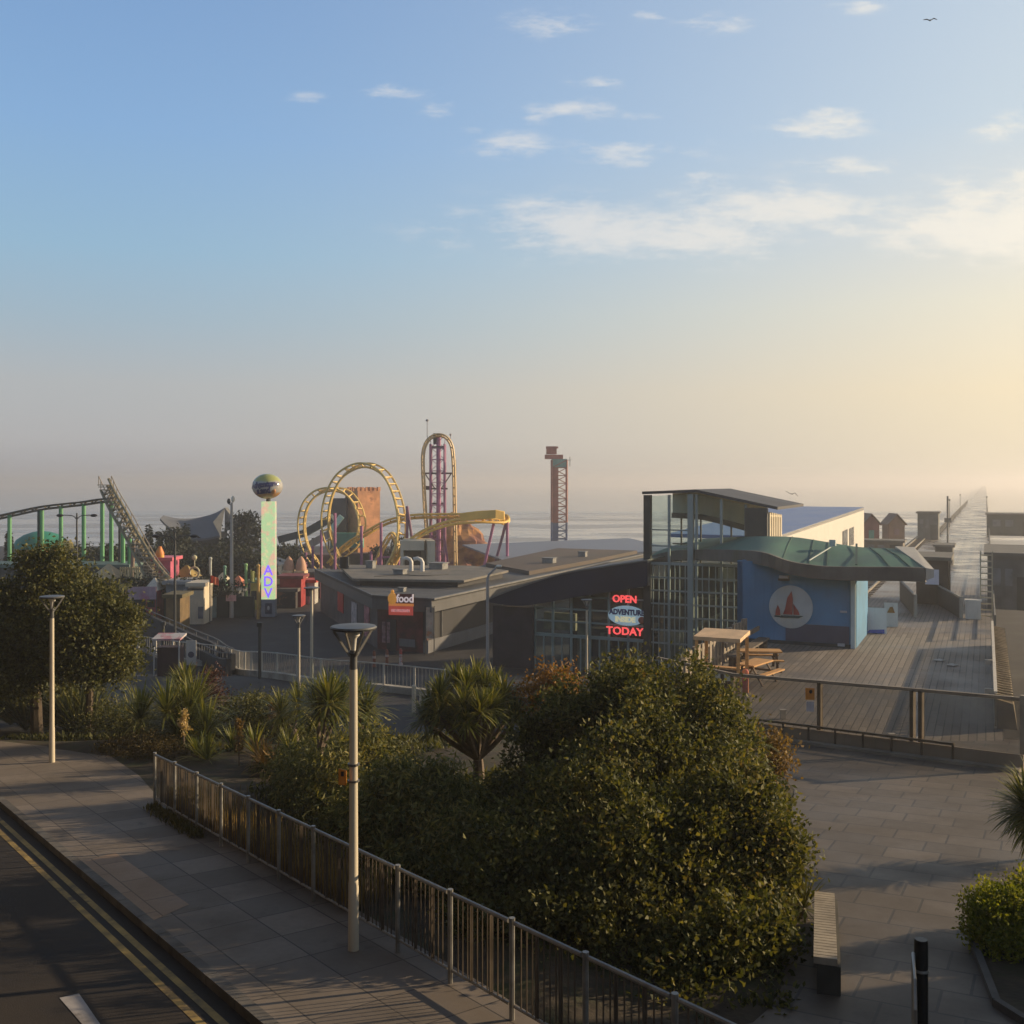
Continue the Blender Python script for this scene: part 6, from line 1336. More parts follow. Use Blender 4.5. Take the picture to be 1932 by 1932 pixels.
r, b, hh, wd = pier_block('pier_shelter', 1762, 1046, 1130, 54, 67, mat('shelter_brown', (.075, .062, .05), .8, .25, 1), 'dark brown pier shelter with a pale square notice by the kiosk verge', dep=5)
mb = MB(); plate(mb, b - A * 2.52 - B * .0 + UP * (hh * .42), B, .8, .95, .04, n=-A); part('notice', mb, mat('notice_lilac', (.72, .70, .76), .6, .08, 1, second=(.2, .2, .4), thresh=(.72, .8)), r)
pier_block('pier_shelter', 1782, 1026, 1075, 30, 100, mat('shelter_grey', (.10, .10, .09), .8, .25, 1), 'small dark grey shelter further along the wet deck')
pier_block('pier_shed', 1905, 1035, 1130, 76, 66, mat('shed_grey', (.13, .125, .115), .8, .25, .8), 'large grey shed beside the pier at the right edge', 'shed', 9)
pier_block('pier_shed', 1908, 968, 1000, 84, 150, mat('shed_far_green', (.085, .095, .08), .8, .2, .8), 'long low dark shed far along the right of the pier', 'shed', 6)
pier_block('pier_shed', 1668, 1018, 1040, 70, 112, mat('shed_taupe', (.16, .14, .12), .8, .2, .8), 'low taupe shed in front of the two gabled huts', 'shed', 3)
def barrier(p, q, h_, label, m_):
    r = thing('deck_barrier', label, 'barrier', tuple(p)); d_ = (q - p).normalized(); n_ = V(-d_.y, d_.x, 0)
    mb = MB(); mb.beam(p + UP * h_ * .48, q + UP * h_ * .48, .12, h_ * .92); part('panel', mb, m_, r)
    mb = MB(); mb.beam(p + UP * h_, q + UP * h_, .12, .07)
    mb.box(p + n_ * 0, .14, .16, h_ + .06); mb.box(q, .14, .16, h_ + .06); part('rail', mb, mat('barrier_pale', (.30, .29, .25), .7, .15, 1), r)
bar_d = mat('barrier_dark', (.07, .072, .065), .7, .2, 1)
barrier(V((1727 - UC) / F * 58.5, 58.5, DZ), V((1700 - UC) / F * 67, 67, DZ), 1.25, 'dark solid barrier on the deck right of the framed boards', bar_d)
barrier(V((1813 - UC) / F * 58.0, 58.0, DZ), V((1752 - UC) / F * 68, 68, DZ), 1.2, 'dark solid barrier with a pale rail slanting across the wet deck', bar_d)
c = V((1836 - UC) / F * 58, 58, DZ); mb = MB(); mb.box(c, .8, .5, 1.0, B, A); mb.box(c + UP * 1.0, .88, .58, .08, B, A); solo('utility_cabinet', mb, mat('cabinet_pale', (.66, .62, .54), .7, .1, 1), 'pale utility cabinet at the near end of the wet pier deck', 'cabinet', tuple(c))
# upright ladder frame
c = V((1861 - UC) / F * 58, 58, DZ); r = thing('ladder_frame', 'tall cream ladder like frame standing on the pier deck', 'frame', tuple(c)); hh = 6.5 - (1040 - 910) / F * 58 - DZ
mb = MB()
for s in (-.3, .3): mb.beam(c + B * s, c + B * s + UP * hh, .07, .09, A)
part('stile', mb, mat('frame_cream', (.42, .37, .26), .7, .15, 1), r)
mb = MB()
for k in range(11): mb.beam(c - B * .3 + UP * (.15 + k * (hh - .2) / 10.5), c + B * .3 + UP * (.15 + k * (hh - .2) / 10.5), .07, .07)
part('rungs', mb, mat('frame_cream', (.42, .37, .26), .7, .15, 1), r)
# pier railings running out to sea, with lamp posts
rail_sea = mat('pier_rail', (.20, .19, .165), .7, .15, 1)
for (b_, s0, s1, lab, vb) in ((.42, 56, 420, 'long railing down the right side of the pier', 0), (-6.1, 161, 420, 'long railing down the left side of the outer pier', 0), (-14.9, 98, 160, 'railing on the wide left side of the pier by the huts', 0)):
    r = thing('pier_railing', lab, 'railing', tuple(ab(s0, b_, DZ))); mb = MB()
    for h_ in (.35, .7, 1.1): mb.beam(ab(s0, b_, DZ + h_), ab(s1, b_, DZ + h_), .07, .07)
    s = s0
    while s <= s1: mb.beam(ab(s, b_, DZ), ab(s, b_, DZ + 1.15), .1, .1, A); s += 3
    part('frame', mb, rail_sea, r)
for i, (s, b_) in enumerate(((190, -5.6), (270, -5.6), (230, .2))):
    p = ab(s, b_, DZ); mb = MB(); mb.tube([p, p + UP * 4.6], [.08, .05], 6); mb.ball(p + UP * 4.7, .18, .18, .2, 8, 6)
    solo('pier_lamp', mb, rail_sea, 'slim pier lamp post fading into the mist along the outer pier', 'lamp post', tuple(p), 'lamp posts along the outer pier')
u_, d_ = 1788, 128; p = V((u_ - UC) / F * d_, d_, DZ); mb = MB(); mb.tube([p, V(p.x, p.y, 6.5 - (936 - 910) / F * d_)], .12, 6); mb.box(V(p.x, p.y, 6.5 - (985 - 910) / F * d_), .8, .12, .5); solo('signal_post', mb, mat('signal_grey', (.13, .13, .115), .7, .1, 1), 'tall thin grey post right of the dark grey cabin', 'post', tuple(p))
# narrow railway on the left of the pier, and its station canopy far out
r = thing('pier_railway', 'narrow gauge railway track along the left side of the pier', 'railway track', tuple(ab(90, -8, DZ))); mb = MB()
for b_ in (-8.5, -7.45): mb.beam(ab(66, b_, DZ + .12), ab(158, b_, DZ + .12), .12, .16)
part('rails', mb, mat('rail_steel', (.22, .2, .17), .45, .2, 1, metal=.5), r); mb = MB(); s = 66
while s < 158: mb.box(ab(s, -7.97, DZ), 1.9, .25, .05, B, A); s += 1.2
part('sleepers', mb, wood_grey, r)
# litter on the deck, pots by the right parapet
for (u, v, lab) in ((1772, 1247, 'small pale scrap lying on the deck, the upper of two'), (1796, 1256, 'small pale scrap lying on the deck, the lower of two'), (1892 + 2, 1270, 'pale scrap on the deck close to the right parapet')):
    p = onz(u, v, DZ); mb = MB(); q = [p + V(.2 * math.cos(k * 1.1) * (1 + .4 * math.sin(k * 2.7)), .22 * math.sin(k * 1.1), .015 + .02 * (k % 2)) for k in range(6)]; mb.prism(q, (0, 0, .03)); solo('litter', mb, mat('paper_pale', (.5, .46, .4), .8, .1, 4), lab, 'litter', tuple(p))
# gulls
def gull(u, v, d, span, yaw, roll, label):
    c = at(u, v, d); r = thing('gull', label, 'bird', tuple(c)); m_ = mat('gull_grey', (.14, .14, .15), .8, .15, 8)
    f = V(math.cos(yaw), math.sin(yaw), 0); s = V(-f.y, f.x, 0); mb = MB(); L = span * .36
    mb.tube([c - f * L * .5, c - f * L * .3, c, c + f * L * .3, c + f * L * .44, c + f * L * .52], [.01, L * .07, L * .14, L * .12, L * .07, .008], 8); part('body', mb, m_, r, True)
    for sg_ in (-1, 1):
        up = V(0, 0, 1) * math.cos(roll) ; pts_ = [c + s * sg_ * .04, c + s * sg_ * span * .25 + UP * (span * .10) + s * 0, c + s * sg_ * span * .5 + UP * (span * (.03 + roll * sg_))]
        ch = [L * .5, L * .4, L * .05]; rows = [[p + f * ch[i] * .5 for i, p in enumerate(pts_)], [p - f * ch[i] * .5 - f * L * .1 * i for i, p in enumerate(pts_)]]
        mb = MB(); mb.slab(rows, .012); part('wing', mb, m_, r)
gull(1755, 38, 68, .85, 1.25, .06, 'small dark gull gliding high in the upper right sky')
gull(1494, 932, 70, .9, .9, .2, 'small gull flying low over the glazed tower roof')
# ================================================================== PLANTS
bark = mat('bark', (.085, .065, .045), .9, .3, 4, bump=.5, bscale=25)
bark_pale = mat('bark_pale', (.16, .125, .095), .9, .25, 5, bump=.4, bscale=25)
def unit(a): return a / np.maximum(1e-9, np.linalg.norm(a, axis=1, keepdims=True))
def leaf_cloud(lobes, n, ln, wd, clump=.16, per=26, down=0.0, shell=(.62, 1.04), fold=.25, floor=None, knobs=7, shoots=5):
    """leaf-sized quads gathered in sprays through the outer part of lobed crowns"""
    more = []
    for l in lobes:                       # smaller knobs all over each lobe make an uneven outline
        for _ in range(knobs):
            d_ = rng.normal(size=3); d_ /= np.linalg.norm(d_); k_ = .18 + .24 * rng.random(); o_ = .86 + .26 * rng.random()
            more.append((l[0] + d_[0] * l[3] * o_, l[1] + d_[1] * l[4] * o_, l[2] + d_[2] * l[5] * o_, l[3] * k_, l[4] * k_, l[5] * k_))
    for l in lobes:                       # and shoots stand out of the top
        for _ in range(shoots):
            a_ = rng.random() * 6.283; e_ = .15 + 1.3 * rng.random(); d_ = (math.cos(a_) * math.cos(e_), math.sin(a_) * math.cos(e_), math.sin(e_)); o_ = 1.02 + .16 * rng.random(); m_ = min(l[3], l[5])
            more.append((l[0] + d_[0] * l[3] * o_, l[1] + d_[1] * l[4] * o_, l[2] + d_[2] * l[5] * o_, m_ * .07, m_ * .07, m_ * (.14 + .14 * rng.random())))
    lobes = list(lobes) + more
    vol = np.array([(l[3] * l[4] + l[4] * l[5] + l[3] * l[5]) for l in lobes]); vol = vol / vol.sum()
    nc = max(6, n // per); which = rng.choice(len(lobes), nc, p=vol)
    d = unit(rng.normal(size=(nc, 3))); L = np.array(lobes)[which]
    bump = 1 + .13 * np.sin(d[:, 0] * 5.1 + which * 2.1) * np.cos(d[:, 2] * 4.3 + which) + .10 * np.sin(d[:, 1] * 9.7 + d[:, 2] * 7.3 + which) + .06 * rng.normal(size=nc)
    rad = shell[0] + (shell[1] - shell[0]) * rng.random(nc) ** .6
    cen = L[:, :3] + d * L[:, 3:6] * (rad * bump)[:, None]
    idx = rng.integers(0, nc, n); csz = clump * (.6 + .8 * rng.random(nc))
    pos = cen[idx] + rng.normal(size=(n, 3)) * csz[idx][:, None] * np.array([1, 1, .75]); out = d[idx]
    if floor is not None:
        pos[:, 2] = np.maximum(pos[:, 2], np.array([floor(p[0], p[1]) + .02 for p in pos]) if callable(floor) else floor)
    dr = unit(out * .55 + rng.normal(size=(n, 3)) * .75 + np.array([0, 0, .25 - 1.5 * down]))
    sd = unit(np.cross(dr, unit(rng.normal(size=(n, 3)) + out * .3)))
    nm = np.cross(dr, sd); l_ = (ln * (.6 + .8 * rng.random(n)))[:, None]; w_ = (wd * (.65 + .7 * rng.random(n)))[:, None]
    a = pos; b = pos + dr * l_ * .45 + sd * w_ * .5 + nm * w_ * fold; c = pos + dr * l_; e = pos + dr * l_ * .45 - sd * w_ * .5 + nm * w_ * fold
    v = np.stack([a, b, c, e], 1).reshape(-1, 3); f = np.arange(n * 4).reshape(-1, 4); return v, f
def plant(name, label, cat, base, group=None): return thing(name, label, cat, tuple(base), group)
def leaves_part(name, vf, m, root):
    return np_mesh(name, vf[0], vf[1], m, root, tuple(wloc(root)))
def lob(u, v, d, rpx, rz=None, ry=None):
    p = at(u, v, d); r_ = rpx / F * d; return (p.x, p.y, p.z, r_, (ry if ry else r_), (rz / F * d if rz else r_))
def stems(root, lobes, m, r0=.07, name='stem'):
    base = wloc(root); mb = MB()
    for l in lobes:
        t = V(l[0], l[1], l[2]); k = base.lerp(t, .45) + V(0, 0, .15 * l[5]); mb.tube(smoothpath([base - UP * .15, k, t], 4), [r0 * (1 - .075 * i) for i in range(9)], 6)
    part(name, mb, m, root, True)
olive = leaf_mat('evergreen_leaf', [(.030, .040, .012), (.056, .066, .020), (.10, .108, .034), (.20, .185, .06), (.15, .095, .036)], .6, .28, .18)
olive_dark = leaf_mat('dark_evergreen_leaf', [(.036, .044, .016), (.066, .073, .025), (.12, .12, .042), (.18, .16, .06)], .6, .25, .18)
euph = leaf_mat('drooping_leaf', [(.060, .078, .030), (.11, .12, .045), (.22, .205, .075), (.36, .30, .11)], .6, .3, .2)
cord = leaf_mat('cordyline_leaf', [(.045, .062, .018), (.09, .11, .028), (.18, .18, .045), (.30, .26, .08)], .5, .32, .25)
flax = leaf_mat('flax_leaf', [(.034, .045, .020), (.065, .078, .032), (.12, .125, .05), (.24, .22, .11)], .5, .25, .3)
tanl = leaf_mat('dry_leaf', [(.12, .075, .03), (.20, .13, .05), (.30, .21, .085)], .7, .25, .2)
redl = leaf_mat('red_brown_leaf', [(.045, .018, .014), (.075, .028, .02), (.10, .045, .025)], .6, .2, .3)
orl = leaf_mat('orange_leaf', [(.14, .075, .02), (.24, .12, .028), (.33, .19, .05)], .6, .3, .2)
lime = leaf_mat('lime_leaf', [(.08, .11, .014), (.20, .22, .025), (.36, .34, .05)], .55, .35, .2)
conif = leaf_mat('far_leaf', [(.016, .024, .017), (.028, .036, .024), (.045, .05, .03)], .6, .15, .2)

# the big evergreen mass in the foreground: separate shrubs standing together
def shrub(label, lobes, n, m, base, ln=.09, wd=.052, clump=.14, per=64, down=0, group='evergreen shrubs of the foreground clump', name='evergreen_shrub', r0=.07, shell=(.62, 1.04)):
    r = plant(name, label, 'shrub', base, group); leaves_part('crown', leaf_cloud(lobes, n, ln, wd, clump, per, down, shell), m, r); stems(r, lobes, bark, r0); return r
def gb_(u, d): x = (u - UC) / F * d; return V(x, d, hz(x, d))
shrub('tallest dark evergreen shrub of the foreground clump, topping it beside the timber stall', [lob(1262, 1405, 19.2, 150, 148), lob(1150, 1450, 19.4, 110, 150), lob(1350, 1450, 18.8, 95, 130), lob(1215, 1330, 19.3, 70, 68), lob(1330, 1350, 19, 72, 70), lob(1120, 1375, 19.8, 95, 95)], 42000, olive, gb_(1240, 19.3))
shrub('broad evergreen shrub forming the middle of the foreground clump', [lob(1210, 1580, 16.9, 205, 215), lob(1060, 1630, 16.2, 130, 160), lob(1330, 1600, 16.8, 130, 160), lob(1190, 1700, 15.6, 170, 160), lob(1300, 1650, 15.5, 125, 150), lob(1185, 1620, 15.2, 125, 150)], 60000, olive, gb_(1210, 17.2))
shrub('evergreen shrub bulging out at the right of the clump over the plaza', [lob(1385, 1640, 15.8, 95, 115), lob(1462, 1600, 15.9, 46, 55), lob(1415, 1535, 16, 46, 62), lob(1375, 1720, 15.4, 85, 85), lob(1465, 1660, 15.7, 30, 40)], 30000, olive, gb_(1430, 15.9))
shrub('lowest evergreen shrub of the clump, nearest the bench and the rail end', [lob(1375, 1815, 13.6, 90, 100), lob(1310, 1880, 13.2, 95, 100), lob(1410, 1885, 13.0, 50, 65), lob(1440, 1775, 13.8, 40, 55), lob(1390, 1925, 12.5, 75, 60), lob(1300, 1935, 12.4, 70, 60)], 26000, olive, gb_(1400, 13.6))
shrub('shaded evergreen shrub at the left of the clump below the big cordyline', [lob(1030, 1480, 20, 80, 110), lob(970, 1580, 19.2, 75, 100), lob(1060, 1380, 20.4, 50, 60)], 22000, olive_dark, gb_(1000, 20))
shrub('low dark evergreen shrub pressed against the guard rail below the clump', [lob(1000, 1720, 15.0, 130, 120), lob(1150, 1790, 14.2, 140, 130), lob(900, 1680, 15.8, 85, 90), lob(1290, 1880, 13.2, 110, 90)], 34000, olive_dark, gb_(1080, 15.2))
shrub('drooping leaved shrub with yellow tips, behind the rail right of the front lamp', [lob(790, 1545, 18.6, 95, 95), lob(730, 1565, 18.4, 70, 100), lob(850, 1550, 18.6, 70, 65), lob(770, 1640, 17.6, 90, 80)], 26000, euph, gb_(800, 18.6), .16, .038, .15, 26, .75, None, 'drooping_shrub')
shrub('small drooping leaved shrub low behind the rail below the first', [lob(890, 1620, 17.2, 75, 75), lob(850, 1660, 16.8, 60, 55)], 8000, euph, gb_(880, 17.2), .15, .038, .14, 26, .7, None, 'drooping_shrub')
shrub('dark drooping leaved shrub left of the front lamp behind the dry flower spikes', [lob(590, 1490, 22, 60, 70), lob(640, 1510, 21, 60, 80), lob(560, 1460, 23, 50, 50), lob(690, 1440, 22, 60, 60)], 14000, euph, gb_(610, 22), .15, .035, .15, 26, .7, None, 'drooping_shrub')
# big trees on the left
def tree(name, label, base, lobes, n, m, trunk_r=.16, ln=.13, wd=.075, clump=.24, group=None, lean=None, cat='tree', shell=(.5, 1.04)):
    r = plant(name, label, cat, base, group); leaves_part('crown', leaf_cloud(lobes, n, ln, wd, clump, 30, .1, shell, .25, None, 10, 7), m, r)
    b = V(*base); mid = V(np.mean([l[0] for l in lobes]), np.mean([l[1] for l in lobes]), np.mean([l[2] for l in lobes])); fork = b.lerp(mid, .5); fork.x = b.x + (mid.x - b.x) * .25
    mb = MB(); mb.tube(smoothpath([b - UP * .2, b.lerp(fork, .5), fork], 4), [trunk_r * (1.15 - .04 * i) for i in range(9)], 8)
    for l in lobes: t = V(*l[:3]); mb.tube(smoothpath([fork, fork.lerp(t, .5) + UP * .12, t], 4), [trunk_r * (.62 - .06 * i) for i in range(9)], 6)
    part('trunk', mb, bark, r, True); return r
tree('evergreen_tree', 'large dark evergreen tree filling the left edge behind the left lamp', gb_(70, 35), [lob(20, 1190, 35, 80, 75), lob(95, 1120, 35.4, 50, 66), lob(95, 1215, 34.5, 65, 70), lob(-50, 1200, 35, 90, 85), lob(45, 1255, 34.4, 85, 45), lob(115, 1078, 35.5, 34, 36), lob(68, 1075, 35.5, 32, 32), lob(92, 1060, 35.6, 26, 22), lob(10, 1135, 35.3, 34, 28)], 40000, olive_dark, .2, group='big trees on the left')
tree('evergreen_tree', 'olive leaved evergreen tree with a short dark trunk right of the left lamp', gb_(166, 33.5), [lob(180, 1172, 33.5, 62, 50), lob(212, 1215, 33.3, 42, 58), lob(145, 1220, 33.2, 58, 58), lob(178, 1128, 33.8, 34, 30), lob(198, 1255, 33, 48, 30), lob(150, 1150, 33.7, 30, 34), lob(222, 1165, 33.4, 24, 30)], 26000, olive_dark, .13, group='big trees on the left')
# strap-leaved plants
def straps(cens, per, L, w, lo=-.3, hi=1.35, droop=.9, seg=5, sway=1.0):
    """curved tapering leaves springing from each centre; lo..hi is the range of starting elevation"""
    vs, fs = [], []; o = 0
    for c in cens:
        for i in range(per):
            az = rng.random() * 2 * math.pi; el = lo + (hi - lo) * rng.random() ** .8; l = L * (.65 + .5 * rng.random()); wd = w * (.7 + .5 * rng.random())
            d = np.array([math.cos(az) * math.cos(el), math.sin(az) * math.cos(el), math.sin(el)]); sdv = np.array([-math.sin(az), math.cos(az), 0]); p = np.array(c, float) + d * .03; st = l / seg
            for k in range(seg + 1):
                t = k / seg; ww = wd * (.55 + 1.5 * t) * (1 - t) ** .7 if t < 1 else 0; ww = max(ww, .002)
                vs.append(p - sdv * ww * .5); vs.append(p + sdv * ww * .5)
                if k < seg: fs.append((o + 2 * k, o + 2 * k + 1, o + 2 * k + 3, o + 2 * k + 2))
                d = d + np.array([0, 0, -droop * st * (0.4 + t)]) / max(L, .3) * .9; d /= np.linalg.norm(d); p = p + d * st
            o += 2 * (seg + 1)
    return np.array(vs), np.array(fs)
def cordyline(label, base, tips, per, L, w, m=cord, r0=.10, split=None, group='cordylines and yuccas', name='cordyline', cat='palm like tree', lo=-.55, droop=.9):
    r = plant(name, label, cat, base, group); b = V(*base); mb = MB(); sp = V(*split) if split else b.lerp(V(*np.mean(np.array(tips), 0)), .45)
    mb.tube(smoothpath([b - UP * .2, b.lerp(sp, .6), sp], 4), [r0 * (1.2 - .03 * i) for i in range(9)], 8)
    for t in tips: t = V(*t); k = sp.lerp(t, .5) - UP * .05; mb.tube(smoothpath([sp, k, t], 4), [r0 * (.62 - .02 * i) for i in range(9)], 6)
    part('trunk', mb, bark_pale, r, True); vf = straps(tips, per, L, w, lo, 1.45, droop); leaves_part('leaf_heads', vf, m, r); return r
d = 24.0; tips = []
for (u, v, dd) in ((812, 1335, 0), (845, 1310, .3), (880, 1300, -.2), (915, 1302, .2), (950, 1318, 0), (965, 1340, .3), (830, 1350, -.6), (875, 1335, -.8), (925, 1338, -.7), (895, 1320, .9), (855, 1345, .8), (940, 1350, -.3), (800, 1360, .2), (830, 1318, -.4), (862, 1292, .3), (898, 1288, .4), (935, 1300, .5), (972, 1360, -.2), (905, 1345, -1.0), (880, 1365, -.9), (845, 1368, -.3), (820, 1375, .4)): tips.append(tuple(at(u, v, d + dd)))
cordyline('big many headed cordyline with a forked trunk left of the foreground bush', gb_(905, 24.2), tips, 150, .58, .045, split=tuple(at(902, 1432, 24.1)), r0=.12)
def g2(u, v, d): return tuple(at(u, v, d))
cordyline('bushy cordyline with drooping skirts just left of the front lamp', gb_(612, 26), [g2(600, 1345, 26), g2(640, 1335, 26.3), g2(620, 1330, 25.6)], 190, .95, .052, split=g2(603, 1420, 26), droop=1.2)
cordyline('cordyline showing right of the front lamp pole over the mid road', gb_(695, 27.5), [g2(690, 1345, 27.5), g2(672, 1325, 27.8)], 180, .9, .052, droop=1.2)
cordyline('low spreading cordyline behind the pair at the lamp, towards the mid road', gb_(560, 30), [g2(562, 1335, 30), g2(530, 1350, 30.2)], 160, .85, .05, droop=1.1)
cordyline('single round headed cordyline standing tallest behind the yuccas on the left', gb_(352, 35), [g2(350, 1290, 35), g2(338, 1300, 35.2)], 170, .8, .05, droop=1.0)
cordyline('small cordyline with pale fronds poking out right of the bush by the screen fence', gb_(1425, 19.6), [g2(1415, 1405, 19.6), g2(1405, 1425, 19.4)], 46, .62, .045, droop=1.6)
cordyline('small dark spiky cordyline over the end of the plaza bench', gb_(1500, 15.4), [g2(1518, 1715, 15.3)], 70, .5, .03, olive_dark, r0=.05, droop=.7)
def clump(name, label, pts, per, L, w, m, group, lo=.5, droop=.75, cat='plant'):
    r = plant(name, label, cat, pts[0], group); leaves_part('leaves', straps(pts, per, L, w, lo, 1.5, droop, 6), m, r); return r
def gd(u, v): g = ground(u, v); return (g.x, g.y, g.z + .05)
FL, YU = 'flax clumps under the big trees', 'cordylines and yuccas'
clump('flax_clump', 'long leaved flax clump right of the left lamp, arching over the dark bed', [gd(150, 1395), gd(130, 1385), gd(175, 1390)], 190, 2.5, .09, flax, FL, .3, .8)
clump('flax_clump', 'flax clump at the left edge under the large dark tree', [gd(20, 1370), gd(50, 1380), gd(-20, 1375)], 190, 2.6, .09, flax, FL, .5)
clump('flax_clump', 'tall flax clump right behind the left lamp pole', [gd(95, 1380), gd(75, 1365)], 180, 2.5, .09, flax, FL, .5)
def heads(u, v, n, spread, top):
    g = ground(u, v); out = []
    for _ in range(n):
        h_ = .05 + top * rng.random() ** 1.3; out.append((g.x + rng.normal() * spread, g.y + rng.normal() * spread * .8, g.z + h_))
    return out
clump('yucca', 'bright tipped yucca spreading at the middle of the left bed', heads(338, 1405, 11, .6, 1.1), 100, 1.2, .055, cord, YU, -.1, .9)
clump('yucca', 'yucca leaning left over the gap beside the flax', heads(255, 1398, 9, .6, .9), 95, 1.2, .055, cord, YU, -.1, .9)
clump('yucca', 'upright yucca behind the bright tipped one', heads(330, 1372, 11, .65, 1.6), 100, 1.2, .055, cord, YU, -.1, .9)
clump('yucca', 'small low yucca at the front of the left bed by the rail end', [gd(375, 1432), gd(390, 1440)], 70, .75, .05, cord, YU, .2)
clump('dry_plant', 'dry tan plant with reddish stems on the bed left of the front lamp', [gd(500, 1455), gd(520, 1462), gd(490, 1448)], 60, .8, .06, tanl, None, .3, 1.3)
clump('yucca', 'shaded yucca between the flower spikes in the middle of the bed', [gd(480, 1425), gd(440, 1425), (gd(545, 1430))], 70, .8, .05, cord, YU, .3)
# shrubs across the bed
def low(name, label, lobes, n, m, ln=.09, wd=.05, cl=.16): r = plant(name, label, 'shrub', gb_((lobes[0][0] / lobes[0][1]) * F + UC, lobes[0][1])); leaves_part('crown', leaf_cloud(lobes, n, ln, wd, cl, 26), m, r); stems(r, lobes, bark, .04)
low('dark_shrub', 'dark green shrub bank behind the flower spikes by the mid road', [lob(440, 1370, 32, 62, 48), lob(520, 1365, 32, 60, 45), lob(480, 1345, 33, 50, 36), lob(400, 1390, 31, 40, 40), lob(560, 1385, 31, 50, 45)], 16000, olive_dark)
low('dark_shrub', 'dark shrub bank under the yuccas on the left of the bed', [lob(210, 1370, 33, 55, 40), lob(270, 1375, 32.5, 55, 36), lob(330, 1385, 32, 50, 36)], 9000, olive_dark)
low('brown_heather', 'low brown olive mound at the front of the left bed', [lob(275, 1410, 28.5, 48, 24), lob(230, 1415, 28.8, 40, 18), lob(320, 1415, 28, 40, 20)], 9000, leaf_mat('heather_leaf', [(.04, .034, .012), (.075, .055, .018), (.11, .075, .022)], .7, .15, .2), .06, .03, .1)
low('red_shrub', 'dark red leaved shrub at the right of the yuccas', [lob(388, 1300, 36, 22, 30), lob(400, 1322, 35.6, 16, 18)], 3000, redl)
low('dark_shrub', 'shadowy low shrub along the front of the bed right of the dry plant', [lob(560, 1510, 22.5, 45, 35), lob(610, 1550, 20.5, 50, 40), lob(650, 1590, 19, 50, 45)], 9000, olive_dark)
low('orange_shrub', 'orange leaved shrub at the top left of the evergreen clump', [lob(1047, 1292, 24.5, 28, 30), lob(1010, 1318, 24.2, 30, 24), lob(1065, 1320, 24, 26, 28)], 4200, orl)
low('orange_shrub', 'rusty little shrub right of the clump beside the screen fence base', [lob(1452, 1425, 21, 22, 32), lob(1470, 1445, 21, 14, 18)], 1800, tanl)
low('dark_shrub', 'dark shrub filling the dip between the big cordyline and the drooping shrub', [lob(925, 1520, 21, 45, 30), lob(700, 1425, 25, 50, 34)], 9000, olive_dark)
# flower spikes
for (u, v, h_, dd, lab) in ((347, 1382, .62, 28.5, 'cream flower spike on the bright tipped yucca'), (451, 1418, .85, 26.5, 'narrow cream flower spike standing alone in the middle of the bed'), (513, 1358, .55, 31, 'tan flower spike in front of the mid road'), (606, 1455, .42, 22.8, 'short tan flower spike left of the front lamp pole')):
    b = at(u, v, dd); g_ = hz(b.x, b.y); r = plant('flower_spike', lab, 'flower', (b.x, b.y, g_), 'flower spikes of the bed')
    mb = MB(); mb.tube([V(b.x, b.y, g_), V(b.x, b.y, b.z + h_ * .5)], .02, 6); part('stalk', mb, bark_pale, r)
    vf = leaf_cloud([(b.x, b.y, b.z + h_ * .25, .10, .10, h_ * .3), (b.x, b.y, b.z + h_ * .6, .05, .05, h_ * .4)], 420, .07, .045, .03, 12, .3, (.3, 1)); leaves_part('blossom', vf, tanl if 'tan' in lab else leaf_mat('cream_petal', [(.35, .24, .10), (.48, .36, .18), (.55, .45, .26)], .6, .3, .2), r)
# right edge: spiky ball plant, clipped hedge in its kerbed bed
cordyline('round spiky headed plant at the right edge of the plaza', (9.2, 18.3, zup(18.3)), [g2(1938, 1525, 18.2), g2(1958, 1510, 18.4), g2(1955, 1545, 18)], 330, .72, .045, cord, r0=.07, droop=.7, lo=-1.25)
q = [onup(u, v) for (u, v) in ((1838, 1790), (1925, 1765), (2060, 1770), (2060, 1990), (1935, 1935), (1880, 1900))]
bp2 = [(p.x, p.y) for p in q]
struct('corner_bed', drape(bp2, 0.02), soil_m)
mb = MB()
for a, b in zip(q, q[1:] + q[:1]): mb.beam(a + UP * .04, b + UP * .04, .09, .12)
solo('bed_edging', mb, mat('edging_grey', (.10, .095, .085), .85, .2, 2), 'grey edging around the small corner bed on the right', 'edging', tuple(q[0]))
hd_ = [lob(1884, 1722, 14.2, 44, 48), lob(1945, 1712, 14.5, 60, 50), lob(2010, 1712, 14.5, 62, 50), lob(1880, 1790, 13.9, 40, 62), lob(1950, 1790, 13.9, 60, 70), lob(1870, 1750, 14.1, 30, 60), lob(2020, 1790, 13.9, 60, 70)]
r = plant('clipped_hedge', 'rounded clipped hedge with lime green top at the right edge', 'hedge', gb_(1940, 14.2)); leaves_part('crown', leaf_cloud(hd_, 30000, .06, .035, .07, 24, 0, (.7, 1.02)), lime, r); stems(r, hd_, bark, .04)
